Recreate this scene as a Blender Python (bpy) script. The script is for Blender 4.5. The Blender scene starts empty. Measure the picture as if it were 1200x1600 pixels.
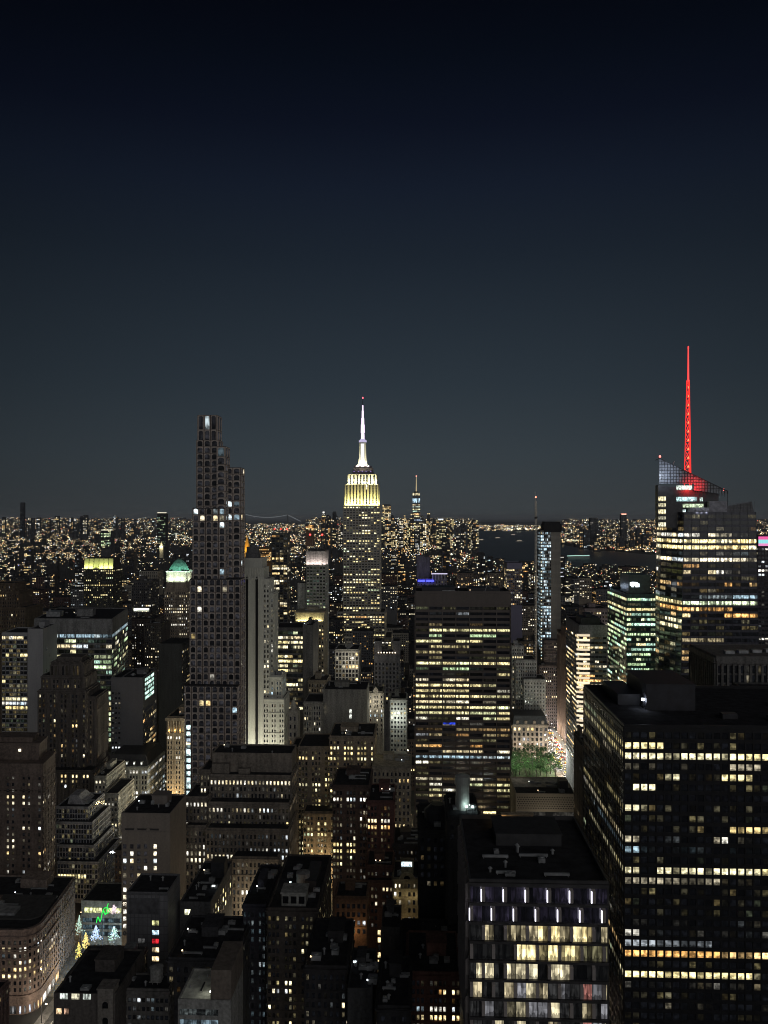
import bpy, bmesh, math, random
from math import radians, sin, cos, pi, sqrt
R = random.Random(7)
# ---------------------------------------------------------------- camera
scene = bpy.context.scene
H = 255.0            # eye height above the streets, metres
F = 1250.0           # focal length in pixels of the 1200 x 1600 photograph
HOR = 808.0          # image row of the horizon
YAW = math.atan(50.0 / F)
cam_data = bpy.data.cameras.new('camera')
cam_data.sensor_width = 36.0
cam_data.lens = F / 1600.0 * 36.0
cam_data.shift_y = (HOR - 800.0) / 1600.0
cam_data.clip_start = 1.0
cam_data.clip_end = 120000.0
cam = bpy.data.objects.new('camera', cam_data)
cam.location = (0, 0, H)
cam.rotation_euler = (pi / 2, 0, YAW)
scene.collection.objects.link(cam)
scene.camera = cam
scene.render.resolution_x = 768
scene.render.resolution_y = 1024
# ---------------------------------------------------------------- night sky
world = bpy.data.worlds.new('World')
scene.world = world
world.use_nodes = True
nt = world.node_tree
for n in list(nt.nodes):
    nt.nodes.remove(n)
out = nt.nodes.new('ShaderNodeOutputWorld')
bg = nt.nodes.new('ShaderNodeBackground')
bg.inputs['Strength'].default_value = 1.0
tc = nt.nodes.new('ShaderNodeTexCoord')
sep = nt.nodes.new('ShaderNodeSeparateXYZ')
ramp = nt.nodes.new('ShaderNodeValToRGB')
nt.links.new(tc.outputs['Generated'], sep.inputs[0])
nt.links.new(sep.outputs['Z'], ramp.inputs['Fac'])
def lin(c):
    return tuple(((x / 255.0) / 12.92 if x / 255.0 <= 0.04045 else ((x / 255.0 + 0.055) / 1.055) ** 2.4) for x in c)
stops = [(0.0, (56, 61, 64)), (0.075, (50, 58, 64)), (0.163, (40, 49, 57)), (0.31, (25, 33, 43)), (0.38, (18, 25, 38)), (0.44, (10, 15, 28)), (0.50, (5, 9, 19)), (0.545, (3, 5, 13)), (0.8, (2, 3, 8))]
el = ramp.color_ramp.elements
while len(el) < len(stops):
    el.new(0.5)
for e, (p, c) in zip(el, stops):
    e.position = p
    e.color = (*lin(c), 1)
sky = nt.nodes.new('ShaderNodeTexSky')
sky.sky_type = 'NISHITA'
sky.sun_disc = False
sky.sun_elevation = radians(8)
sky.sun_rotation = radians(205)
mixs = nt.nodes.new('ShaderNodeMix')
mixs.data_type = 'RGBA'
mixs.blend_type = 'ADD'
mixs.inputs[0].default_value = 0.0003
nt.links.new(ramp.outputs['Color'], mixs.inputs[6])
nt.links.new(sky.outputs['Color'], mixs.inputs[7])
# the glow is strongest straight over the densest part of the city and falls off to the sides
fall = nt.nodes.new('ShaderNodeMapRange')
fall.inputs['From Min'].default_value = 0.84; fall.inputs['From Max'].default_value = 1.0
fall.inputs['To Min'].default_value = 0.62; fall.inputs['To Max'].default_value = 1.06
vn = nt.nodes.new('ShaderNodeVectorMath'); vn.operation = 'MULTIPLY'; vn.inputs[1].default_value = (1, 1, 0)
vm = nt.nodes.new('ShaderNodeVectorMath'); vm.operation = 'NORMALIZE'
sy_ = nt.nodes.new('ShaderNodeSeparateXYZ')
nt.links.new(tc.outputs['Generated'], vn.inputs[0]); nt.links.new(vn.outputs[0], vm.inputs[0]); nt.links.new(vm.outputs[0], sy_.inputs[0]); nt.links.new(sy_.outputs['Y'], fall.inputs['Value'])
mulg = nt.nodes.new('ShaderNodeMix'); mulg.data_type = 'RGBA'; mulg.blend_type = 'MULTIPLY'; mulg.inputs[0].default_value = 1.0
nt.links.new(mixs.outputs[2], mulg.inputs[6]); nt.links.new(fall.outputs[0], mulg.inputs[7])
nt.links.new(mulg.outputs[2], bg.inputs['Color'])
nt.links.new(bg.outputs[0], out.inputs[0])
# the glow of the lit city behind and beside the camera (a very weak, very soft lamp)
sun_d = bpy.data.lights.new('city_glow', 'SUN')
sun_d.energy = 0.64
sun_d.angle = radians(70)
sun_d.color = (1.0, 0.98, 0.97)
sun = bpy.data.objects.new('city_glow', sun_d)
sun.rotation_euler = (radians(80), 0, radians(28))
sun.location = (200, -300, 400)
scene.collection.objects.link(sun)
scene.view_settings.view_transform = 'Standard'
scene.view_settings.look = 'None'
scene.view_settings.exposure = 0.0
scene.view_settings.gamma = 1.0
scene.view_settings.use_curve_mapping = False
try:
    scene.cycles.filter_width = 1.05
    scene.cycles.max_bounces = 4
    scene.cycles.diffuse_bounces = 2
    scene.cycles.glossy_bounces = 2
    scene.cycles.transmission_bounces = 2
    scene.cycles.sample_clamp_indirect = 2.0
    scene.cycles.use_denoising = True
    scene.cycles.adaptive_threshold = 0.01
except Exception:
    pass

# ---------------------------------------------------------------- pixel -> world at a given distance along the avenues
def WX(px, Y):
    a = (px - 600.0) / F
    dx = -sin(YAW) + cos(YAW) * a
    dy = cos(YAW) + sin(YAW) * a
    return Y * dx / dy
def WT(px, Y):
    a = (px - 600.0) / F
    return Y / (cos(YAW) + sin(YAW) * a)
def WZ(py, Y, px=600.0):
    return H + (HOR - py) / F * WT(px, Y)
def to_px(x, y, z):
    u = x * cos(YAW) + y * sin(YAW)
    t = -x * sin(YAW) + y * cos(YAW)
    if t < 1:
        return None
    return 600 + u / t * F, HOR - (z - H) / t * F

# ---------------------------------------------------------------- materials
MATS = {}
def new_mat(name):
    m = bpy.data.materials.new(name)
    m.use_nodes = True
    m.node_tree.nodes.clear()
    return m, m.node_tree.nodes, m.node_tree.links
def wall_mat(col, rough=0.85, var=0.5, spec=0.25, grid=None):
    key = ('wall', tuple(round(c, 3) for c in col), rough, var, grid)
    if key in MATS:
        return MATS[key]
    m, N, L = new_mat('masonry')
    o = N.new('ShaderNodeOutputMaterial'); b = N.new('ShaderNodeBsdfPrincipled')
    L.new(b.outputs[0], o.inputs[0])
    t = N.new('ShaderNodeTexCoord')
    oi = N.new('ShaderNodeObjectInfo')
    mp = N.new('ShaderNodeMapping'); mp.inputs['Scale'].default_value = (0.35, 0.35, 0.05)
    L.new(t.outputs['Object'], mp.inputs['Vector'])
    n1 = N.new('ShaderNodeTexNoise'); n1.inputs['Scale'].default_value = 1.0; n1.inputs['Detail'].default_value = 5
    L.new(mp.outputs[0], n1.inputs['Vector'])
    n2 = N.new('ShaderNodeTexNoise'); n2.inputs['Scale'].default_value = 0.9; n2.inputs['Detail'].default_value = 6
    L.new(t.outputs['Object'], n2.inputs['Vector'])
    a = N.new('ShaderNodeMath'); a.operation = 'ADD'
    L.new(n1.outputs['Fac'], a.inputs[0]); L.new(n2.outputs['Fac'], a.inputs[1])
    mr = N.new('ShaderNodeMapRange'); mr.inputs['From Min'].default_value = 0.7; mr.inputs['From Max'].default_value = 1.3
    mr.inputs['To Min'].default_value = 1 - var; mr.inputs['To Max'].default_value = 1 + var
    L.new(a.outputs[0], mr.inputs['Value'])
    mx = N.new('ShaderNodeMix'); mx.data_type = 'RGBA'; mx.blend_type = 'MULTIPLY'; mx.inputs[0].default_value = 1
    mx.inputs[6].default_value = (*col, 1)
    L.new(mr.outputs[0], mx.inputs[7])
    last = mx.outputs[2]
    if grid:
        br = N.new('ShaderNodeTexBrick')
        br.offset = 0; br.inputs['Scale'].default_value = 1.0
        br.inputs['Mortar Size'].default_value = grid[2]
        br.inputs['Brick Width'].default_value = grid[0]; br.inputs['Row Height'].default_value = grid[1]
        br.inputs['Color1'].default_value = (1, 1, 1, 1); br.inputs['Color2'].default_value = (0.8, 0.8, 0.8, 1)
        br.inputs['Mortar'].default_value = (grid[3],) * 3 + (1,)
        sx = N.new('ShaderNodeSeparateXYZ'); L.new(t.outputs['Object'], sx.inputs[0])
        ad = N.new('ShaderNodeMath'); ad.operation = 'ADD'; L.new(sx.outputs[0], ad.inputs[0]); L.new(sx.outputs[1], ad.inputs[1])
        cx = N.new('ShaderNodeCombineXYZ'); L.new(ad.outputs[0], cx.inputs[0]); L.new(sx.outputs[2], cx.inputs[1])
        L.new(cx.outputs[0], br.inputs['Vector'])
        mg = N.new('ShaderNodeMix'); mg.data_type = 'RGBA'; mg.blend_type = 'MULTIPLY'; mg.inputs[0].default_value = 1
        L.new(last, mg.inputs[6]); L.new(br.outputs['Color'], mg.inputs[7])
        last = mg.outputs[2]
    L.new(last, b.inputs['Base Color'])
    b.inputs['Roughness'].default_value = rough
    b.inputs['Specular IOR Level'].default_value = spec
    MATS[key] = m
    return m
def plain_mat(name, col, rough=0.6, metal=0.0, spec=0.5):
    key = ('plain', name, tuple(col), rough, metal)
    if key in MATS:
        return MATS[key]
    m, N, L = new_mat(name)
    o = N.new('ShaderNodeOutputMaterial'); b = N.new('ShaderNodeBsdfPrincipled')
    L.new(b.outputs[0], o.inputs[0])
    t = N.new('ShaderNodeTexCoord'); n1 = N.new('ShaderNodeTexNoise'); n1.inputs['Scale'].default_value = 0.4; n1.inputs['Detail'].default_value = 6
    L.new(t.outputs['Object'], n1.inputs['Vector'])
    mr = N.new('ShaderNodeMapRange'); mr.inputs['From Min'].default_value = 0.3; mr.inputs['From Max'].default_value = 0.7
    mr.inputs['To Min'].default_value = 0.6; mr.inputs['To Max'].default_value = 1.4
    L.new(n1.outputs['Fac'], mr.inputs['Value'])
    mx = N.new('ShaderNodeMix'); mx.data_type = 'RGBA'; mx.blend_type = 'MULTIPLY'; mx.inputs[0].default_value = 1
    mx.inputs[6].default_value = (*col, 1); L.new(mr.outputs[0], mx.inputs[7])
    L.new(mx.outputs[2], b.inputs['Base Color'])
    b.inputs['Roughness'].default_value = rough; b.inputs['Metallic'].default_value = metal
    b.inputs['Specular IOR Level'].default_value = spec
    MATS[key] = m
    return m
def lamp_mat(col, strength, sampled=False):
    key = ('lamp', tuple(col), strength, sampled)
    if key in MATS:
        return MATS[key]
    m, N, L = new_mat('lit_lamp')
    o = N.new('ShaderNodeOutputMaterial'); e = N.new('ShaderNodeEmission')
    e.inputs['Color'].default_value = (*col, 1); e.inputs['Strength'].default_value = strength
    L.new(e.outputs[0], o.inputs[0])
    if not sampled:
        try:
            m.cycles.emission_sampling = 'NONE'
        except Exception:
            pass
    MATS[key] = m
    return m
def make_window_mat():
    # dark glossy glass; the lit room behind it gives off the light stored with each window
    m, N, L = new_mat('window_glass')
    o = N.new('ShaderNodeOutputMaterial'); b = N.new('ShaderNodeBsdfPrincipled')
    L.new(b.outputs[0], o.inputs[0])
    b.inputs['Base Color'].default_value = (0.012, 0.013, 0.016, 1)
    b.inputs['Roughness'].default_value = 0.12
    b.inputs['Specular IOR Level'].default_value = 0.5
    at = N.new('ShaderNodeAttribute'); at.attribute_name = 'glow'
    uv = N.new('ShaderNodeUVMap'); uv.uv_map = 'uv'
    s = N.new('ShaderNodeSeparateXYZ'); L.new(uv.outputs[0], s.inputs[0])
    def M(op, a, b_=None, c=None):
        n = N.new('ShaderNodeMath'); n.operation = op
        for i, x in enumerate((a, b_, c)):
            if x is None: continue
            if isinstance(x, (int, float)): n.inputs[i].default_value = x
            else: L.new(x, n.inputs[i])
        return n.outputs[0]
    rid = M('FLOOR', M('MULTIPLY', at.outputs['Alpha'], 1024.0))
    rnd = M('MULTIPLY', rid, 1.0 / 1024.0)
    pid = M('ADD', M('FLOOR', M('ADD', s.outputs[0], 0.0001)), M('MULTIPLY', rid, 64.0))
    fl = M('FLOOR', s.outputs[0])
    fr = M('FRACT', s.outputs[0])
    # furniture, blinds and ceilings seen through the glass
    cv = N.new('ShaderNodeCombineXYZ')
    L.new(M('MULTIPLY', s.outputs[0], 1.3), cv.inputs[0]); L.new(M('MULTIPLY', s.outputs[1], 1.1), cv.inputs[1]); L.new(M('MULTIPLY', rnd, 97.0), cv.inputs[2])
    n1 = N.new('ShaderNodeTexNoise'); n1.inputs['Scale'].default_value = 1.0; n1.inputs['Detail'].default_value = 1.5
    L.new(cv.outputs[0], n1.inputs['Vector'])
    mr = N.new('ShaderNodeMapRange'); mr.inputs['From Min'].default_value = 0.36; mr.inputs['From Max'].default_value = 0.6
    mr.inputs['To Min'].default_value = 0.25; mr.inputs['To Max'].default_value = 1.2
    L.new(n1.outputs['Fac'], mr.inputs['Value'])
    # each pane of a wide window a little different
    wn = N.new('ShaderNodeTexWhiteNoise'); wn.noise_dimensions = '2D'
    cw = N.new('ShaderNodeCombineXYZ'); L.new(pid, cw.inputs[0])
    L.new(cw.outputs[0], wn.inputs['Vector'])
    pane = M('MULTIPLY', M('MULTIPLY_ADD', wn.outputs['Value'], 0.55, 0.65), M('MULTIPLY_ADD', M('GREATER_THAN', wn.outputs['Value'], 0.2), 0.75, 0.25))
    # a blind drawn part of the way
    blind_to = M('SUBTRACT', 1.0, M('MULTIPLY', M('FRACT', M('MULTIPLY', M('ADD', wn.outputs['Value'], rnd), 7.31)), 0.7))
    isb = M('GREATER_THAN', s.outputs[1], blind_to)
    blind = M('SUBTRACT', 1.0, M('MULTIPLY', isb, 0.35))
    bar = M('MULTIPLY', M('GREATER_THAN', fr, 0.05), M('LESS_THAN', fr, 0.95))
    # desks, plants and people standing dark against the lower part of the window
    cf = N.new('ShaderNodeCombineXYZ'); L.new(M('MULTIPLY', s.outputs[0], 1.7), cf.inputs[0]); L.new(M('MULTIPLY', rnd, 311.0), cf.inputs[1])
    n2 = N.new('ShaderNodeTexNoise'); n2.inputs['Scale'].default_value = 1.0; n2.inputs['Detail'].default_value = 2
    L.new(cf.outputs[0], n2.inputs['Vector'])
    skyl = M('MULTIPLY_ADD', n2.outputs['Fac'], 1.0, -0.26)
    furn = M('SUBTRACT', 1.0, M('MULTIPLY', M('LESS_THAN', s.outputs[1], skyl), 0.62))
    tot = M('MULTIPLY', M('MULTIPLY', M('MULTIPLY', M('MULTIPLY', mr.outputs[0], furn), pane), blind), M('MULTIPLY_ADD', bar, 0.85, 0.15))
    mx = N.new('ShaderNodeMix'); mx.data_type = 'RGBA'; mx.blend_type = 'MULTIPLY'; mx.inputs[0].default_value = 1
    L.new(at.outputs['Color'], mx.inputs[6]); L.new(tot, mx.inputs[7])
    L.new(mx.outputs[2], b.inputs['Emission Color'])
    b.inputs['Emission Strength'].default_value = 2.5
    try:
        m.cycles.emission_sampling = 'NONE'
    except Exception:
        pass
    return m
WIN = make_window_mat()
ROOF = plain_mat('roofing', (0.034, 0.034, 0.038), 0.95, 0, 0.05)
METAL = plain_mat('galvanised_metal', (0.3, 0.31, 0.32), 0.5, 0.3)
DARKMETAL = plain_mat('dark_metal', (0.03, 0.03, 0.035), 0.5, 0.3)
WOOD = plain_mat('tank_wood', (0.06, 0.045, 0.035), 0.9)
STEEL = plain_mat('steel', (0.25, 0.25, 0.26), 0.45, 0.5)

# ---------------------------------------------------------------- meshes
class MB:
    def __init__(s):
        s.v = []; s.f = []; s.m = []
    def poly(s, pts, mi=0):
        k = len(s.v)
        s.v += [tuple(p) for p in pts]
        s.f.append(tuple(range(k, k + len(pts)))); s.m.append(mi)
    def hexa(s, c, mi=0, bottom=True):
        # c: 4 bottom corners ccw from above, then the 4 top ones
        k = len(s.v)
        s.v += [tuple(p) for p in c]
        fs = [(4, 5, 6, 7), (0, 1, 5, 4), (1, 2, 6, 5), (2, 3, 7, 6), (3, 0, 4, 7)]
        if bottom: fs.append((3, 2, 1, 0))
        for f in fs:
            s.f.append(tuple(k + i for i in f)); s.m.append(mi)
    def box(s, x0, x1, y0, y1, z0, z1, mi=0):
        s.hexa([(x0, y0, z0), (x1, y0, z0), (x1, y1, z0), (x0, y1, z0), (x0, y0, z1), (x1, y0, z1), (x1, y1, z1), (x0, y1, z1)], mi)
    def obox(s, o, u, n, u0, u1, n0, n1, z0, z1, mi=0):
        def p(a, b, z): return (o[0] + u[0] * a + n[0] * b, o[1] + u[1] * a + n[1] * b, z)
        c = [p(u0, n1, z0), p(u1, n1, z0), p(u1, n0, z0), p(u0, n0, z0)]
        s.hexa(c + [(q[0], q[1], z1) for q in c], mi)
    def prism(s, pts, z0, z1, mi=0, top=None, cap=True):
        n = len(pts); k = len(s.v)
        tp = top or pts
        zf = z1 if callable(z1) else (lambda x, y: z1)
        s.v += [(p[0], p[1], z0) for p in pts] + [(p[0], p[1], zf(p[0], p[1])) for p in tp]
        for i in range(n):
            j = (i + 1) % n
            s.f.append((k + i, k + j, k + n + j, k + n + i)); s.m.append(mi)
        if cap:
            s.f.append(tuple(k + n + i for i in range(n))); s.m.append(mi)
            s.f.append(tuple(k + n - 1 - i for i in range(n))); s.m.append(mi)
    def cyl(s, x, y, z0, z1, r0, r1=None, n=14, mi=0):
        r1 = r0 if r1 is None else r1
        a = [(x + r0 * cos(2 * pi * i / n), y + r0 * sin(2 * pi * i / n)) for i in range(n)]
        b = [(x + r1 * cos(2 * pi * i / n), y + r1 * sin(2 * pi * i / n)) for i in range(n)]
        s.prism(a, z0, z1, mi, top=b)
    def bar(s, p, q, r, mi=0, n=4):
        d = [q[i] - p[i] for i in range(3)]
        l = sqrt(sum(x * x for x in d)) or 1e-6
        d = [x / l for x in d]
        a = (0, 0, 1) if abs(d[2]) < 0.9 else (1, 0, 0)
        e = (d[1] * a[2] - d[2] * a[1], d[2] * a[0] - d[0] * a[2], d[0] * a[1] - d[1] * a[0])
        le = sqrt(sum(x * x for x in e)); e = [x / le for x in e]
        g = (d[1] * e[2] - d[2] * e[1], d[2] * e[0] - d[0] * e[2], d[0] * e[1] - d[1] * e[0])
        k = len(s.v)
        for c in (p, q):
            for i in range(n):
                w = 2 * pi * (i + 0.5) / n
                s.v.append(tuple(c[j] + r * (cos(w) * e[j] + sin(w) * g[j]) for j in range(3)))
        for i in range(n):
            j = (i + 1) % n
            s.f.append((k + i, k + j, k + n + j, k + n + i)); s.m.append(mi)
        s.f.append(tuple(k + n - 1 - i for i in range(n))); s.m.append(mi)
        s.f.append(tuple(k + n + i for i in range(n))); s.m.append(mi)
    def build(s, name, mats, parent=None, warp=None, smooth=False):
        me = bpy.data.meshes.new(name)
        v = [warp(p) for p in s.v] if warp else s.v
        me.from_pydata(v, [], s.f)
        for m in (mats if isinstance(mats, (list, tuple)) else [mats]):
            me.materials.append(m)
        if any(s.m):
            me.polygons.foreach_set('material_index', s.m)
        if smooth:
            me.polygons.foreach_set('use_smooth', [True] * len(s.f))
        o = bpy.data.objects.new(name, me)
        scene.collection.objects.link(o)
        if parent: o.parent = parent
        return o
def win_mesh(name, quads, warp=None, extra=None, mats=None):
    # quads: (4 corners, rgb, random, panes)
    v = []; f = []; uv = []; col = []
    if extra:
        v += extra.v; f += extra.f
        col += [0.0, 0.0, 0.0, 0.0] * len(extra.v)
        for q in extra.f: uv += [0.0, 0.0] * len(q)
    nex = len(f)
    for c, g, r, pn in quads:
        k = len(v)
        v += [warp(p) for p in c] if warp else list(c)
        f.append((k, k + 1, k + 2, k + 3))
        uv += [0.0, 0.0, float(pn), 0.0, float(pn), 1.0, 0.0, 1.0]
        col += [g[0], g[1], g[2], (int(r * 1023) + .5) / 1024] * 4
    me = bpy.data.meshes.new(name)
    me.from_pydata(v, [], f)
    ul = me.uv_layers.new(name='uv')
    ul.data.foreach_set('uv', uv)
    at = me.attributes.new('glow', 'FLOAT_COLOR', 'POINT')
    at.data.foreach_set('color', col)
    for m in (mats or [WIN]): me.materials.append(m)
    if extra:
        me.polygons.foreach_set('material_index', [0 if m == 0 else m for m in extra.m] + [1] * len(quads))
    return me
def tag(o, label=None, cat=None, group=None, kind=None):
    if label: o['label'] = label
    if cat: o['category'] = cat
    if group: o['group'] = group
    if kind: o['kind'] = kind
    return o
def empty(name, loc):
    o = bpy.data.objects.new(name, None)
    o.location = loc
    o.empty_display_size = 2
    scene.collection.objects.link(o)
    return o
def add_light(name, kind, loc, energy, col, parent=None, radius=0.5, size=None, size_y=None, direction=None, spot=None, blend=0.6):
    d = bpy.data.lights.new(name, kind)
    d.energy = energy; d.color = col
    if kind in ('POINT', 'SPOT'): d.shadow_soft_size = radius
    if kind == 'AREA':
        d.shape = 'RECTANGLE'; d.size = size; d.size_y = size_y or size
    if kind == 'SPOT':
        d.spot_size = radians(spot); d.spot_blend = blend
    o = bpy.data.objects.new(name, d)
    o.location = loc
    if direction:
        import mathutils
        o.rotation_euler = mathutils.Vector(direction).to_track_quat('-Z', 'Y').to_euler()
    scene.collection.objects.link(o)
    if parent: o.parent = parent
    return o

def flood(b, loc, energy, col, direction=(0, .3, 1), radius=.5, spot=150):
    return add_light('floodlight_beam', 'SPOT', loc, energy, col, b.root, radius, None, None, direction, spot, .5)
# ---------------------------------------------------------------- lit windows
PAL = {
    'warm': [((1, .70, .30), 4), ((1, .80, .42), 4), ((1, .88, .60), 3), ((1, .55, .2), 1), ((.9, .95, 1), .6)],
    'yellow': [((1, .84, .40), 5), ((1, .90, .55), 4), ((1, .75, .32), 2), ((.8, .95, .6), .6)],
    'lemon': [((1, .92, .48), 4), ((.95, 1, .55), 2), ((1, .84, .42), 3), ((1, .95, .75), 1)],
    'cream': [((1, .88, .62), 5), ((1, .82, .48), 3), ((1, .95, .82), 3), ((.85, .95, 1), 1)],
    'white': [((.88, .95, 1), 4), ((1, .95, .82), 3), ((.7, .9, 1), 1), ((1, .85, .55), 1)],
    'green': [((.72, 1, .55), 4), ((.9, 1, .6), 4), ((.6, .95, .75), 2), ((1, .9, .5), 1.5)],
    'orange': [((1, .52, .16), 4), ((1, .65, .28), 3), ((1, .78, .4), 2)],
    'blue': [((.08, .12, 1), 1)],
    'cool': [((.6, .85, 1), 3), ((.8, .95, 1), 3)],
    'grey': [((.5, .55, .6), 1)],
}
def pick(pal, rng):
    p = PAL[pal]
    t = rng.random() * sum(w for _, w in p)
    for c, w in p:
        t -= w
        if t <= 0: return c
    return p[-1][0]
def glow_row(nx, lp, pal, br, rng, run=0.62, dim=0.25):
    res = []
    on = rng.random() < lp; c = pick(pal, rng); lv = 1.0
    for i in range(nx):
        if rng.random() > run:
            on = rng.random() < lp; c = pick(pal, rng); lv = rng.choice((.4, .7, .9, 1.0, 1.1, 1.3))
        if on:
            k = br * lv * rng.uniform(.75, 1.2)
            res.append((c[0] * k, c[1] * k, c[2] * k, 1))
        elif rng.random() < dim:
            k = br * rng.uniform(.01, .16) * (rng.random() ** 1.5); c2 = pick(pal, rng)
            res.append((c2[0] * k, c2[1] * k, c2[2] * k, 0))
        else:
            k = rng.uniform(.0005, .003)
            res.append((k * .8, k * .9, k * 1.2, 0))
    return res
def ST(**k):
    d = dict(fh=3.8, bay=3.2, wf=.5, hf=.55, pd=.35, sd=.22, lp=.12, pal='warm', br=1.0, rv=.8, rows={}, panes=1, top=1.5, run=.5, dim=.3, grp=0, sides=True)
    d.update(k)
    return d
THINGS = []          # (short name, px, py, Y) of what is placed by hand, for the labels of the blocks between
FOOT = []            # their footprints
class Building:
    def __init__(s, name, label, cat, Y, px, yvis=1600, sk=0.0, short=None, group=None, col=(.2, .18, .16), seed=None, mat=None, roof=None):
        s.cx = WX(px, Y); s.Y = Y; s.yvis = yvis; s.sk = sk
        s.root = tag(empty(name, (s.cx, Y, 0)), label, cat, group)
        s.rng = random.Random(seed if seed is not None else int(px * 31 + Y))
        s.wall = MB(); s.wins = []; s.roofmb = MB()
        s.mat = mat or wall_mat(col); s.roofmat = roof or ROOF
        s.px = px; s.short = short; s.first = True
        s.warp = (lambda p: (p[0] + s.sk * p[1], p[1], p[2])) if sk else None
    def facade(s, P0, P1, z0, z1, st, only_wall=False):
        # P0 -> P1 runs left to right seen from outside; local coordinates
        dx, dy = P1[0] - P0[0], P1[1] - P0[1]
        W = sqrt(dx * dx + dy * dy)
        if W < 1: return
        u = (dx / W, dy / W); n = (u[1], -u[0])
        nx = max(1, int(round(W / st['bay']))); bw = W / nx
        zt = z1 - st['top']
        nz = int((zt - z0) / st['fh'])
        if nz < 1: return
        zmin = WZ(s.yvis, s.Y + P0[1]) - 4
        if st['pd'] > 0:
            pw = bw * (1 - st['wf'])
            for i in range(nx + 1):
                a = max(0, i * bw - pw / 2); b = min(W, i * bw + pw / 2)
                s.wall.obox(P0, u, n, a, b, -.05, st['pd'], z0, zt + .02, st.get('pmi', 0))
        if st['sd'] > 0:
            sp = st['fh'] * (1 - st['hf'])
            for r in range(nz + 1):
                zc = zt - r * st['fh']
                if zc < zmin - 8: break
                s.wall.obox(P0, u, n, 0, W, -.05, st['sd'], max(z0, zc - sp * .75), zc + sp * .25, st.get('smi', 0))
        s.wall.obox(P0, u, n, 0, W, -.05, max(st['pd'], st['sd']) + .05, zt + st['fh'] * .11, z1 - .02, 0)
        # string courses and a cornice
        if st['sd'] > 0 and st['fh'] < 4.5 and W > 8 and st['wf'] < .7:
            e = max(st['pd'], st['sd'])
            s.wall.obox(P0, u, n, -.3, W + .3, -.05, e + .5, z1 - .9, z1 - .25, 0)
            for fz in (s.rng.choice((2, 3)), s.rng.choice((5, 6, 8)), 12):
                zc = zt - fz * st['fh'] - .1
                if zc > max(z0, zmin) + 4: s.wall.obox(P0, u, n, -.15, W + .15, -.05, e + .25, zc - .25, zc + .2, 0)
        if only_wall: return
        for r in range(nz):
            zc = zt - r * st['fh']; sp = st['fh'] * (1 - st['hf'])
            za = zc - st['fh'] + sp * .25; zb = zc - sp * .75
            if zb < zmin: break
            lp, pal, br = st['lp'], st['pal'], st['br']
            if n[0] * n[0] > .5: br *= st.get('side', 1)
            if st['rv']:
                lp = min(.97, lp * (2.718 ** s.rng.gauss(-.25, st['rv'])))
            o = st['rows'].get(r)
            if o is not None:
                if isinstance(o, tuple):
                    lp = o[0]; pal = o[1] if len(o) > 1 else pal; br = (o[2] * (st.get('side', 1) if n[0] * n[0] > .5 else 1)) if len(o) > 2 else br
                else: lp = o
            gl = glow_row(nx, lp, pal, br, s.rng, st['run'], st['dim'])
            if o is not None and isinstance(o, tuple) and len(o) > 3:
                for i in range(nx):
                    if not (o[3][0] <= (i + .5) / nx <= o[3][1]): gl[i] = (.001, .001, .0014, 0)
            for i in range(nx):
                a = i * bw + bw * (1 - st['wf']) / 2; b = (i + 1) * bw - bw * (1 - st['wf']) / 2
                if st['grp'] and (i % st['grp'] == st['grp'] - 1) : continue
                def p(t, z): return (P0[0] + u[0] * t + n[0] * .07, P0[1] + u[1] * t + n[1] * .07, z)
                g = gl[i]
                s.wins.append(([p(a, za), p(b, za), p(b, zb), p(a, zb)], g[:3], s.rng.random(), st['panes'], g[3], n))
    def tier(s, px0, px1, ytop, Y, dep, st=None, z0=0.0, parapet=1.0, z1=None, blank=(), back=True):
        x0 = WX(px0, Y) - s.cx; x1 = WX(px1, Y) - s.cx; y0 = Y - s.Y; y1 = y0 + dep
        z1 = WZ(ytop, Y, (px0 + px1) / 2) if z1 is None else z1
        s.wall.box(x0, x1, y0, y1, z0 - (0.5 if z0 == 0 else 0), z1)
        if parapet:
            t = .5
            s.wall.box(x0, x1, y0 - .02, y0 + t, z1 - .01, z1 + parapet); s.wall.box(x0, x1, y1 - t, y1 + .02, z1 - .01, z1 + parapet)
            s.wall.box(x0 - .02, x0 + t, y0 + t, y1 - t, z1 - .01, z1 + parapet); s.wall.box(x1 - t, x1 + .02, y0 + t, y1 - t, z1 - .01, z1 + parapet)
        s.roofmb.box(x0 + .5, x1 - .5, y0 + .5, y1 - .5, z1 - .2, z1 + .12)
        if st:
            blank = tuple(blank) + tuple(st.get('blank', ()))
            if 'front' not in blank: s.facade((x0, y0), (x1, y0), z0, z1, st)
            if 'right' not in blank: s.facade((x1, y0), (x1, y1), z0, z1, st)
            if 'left' not in blank: s.facade((x0, y1), (x0, y0), z0, z1, st)
        FOOT.append((s.cx + x0 + min(0, s.sk * y1), s.cx + x1 + max(0, s.sk * y1), Y, Y + dep, z1))
        if s.first and s.short:
            THINGS.append((s.short, (px0 + px1) / 2, ytop, Y))
        s.first = False
        s.last = (x0, x1, y0, y1, z1)
        return s.last
    def part(s, name, mb, mat, smooth=False):
        return mb.build(name, mat, s.root, s.warp, smooth)
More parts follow.
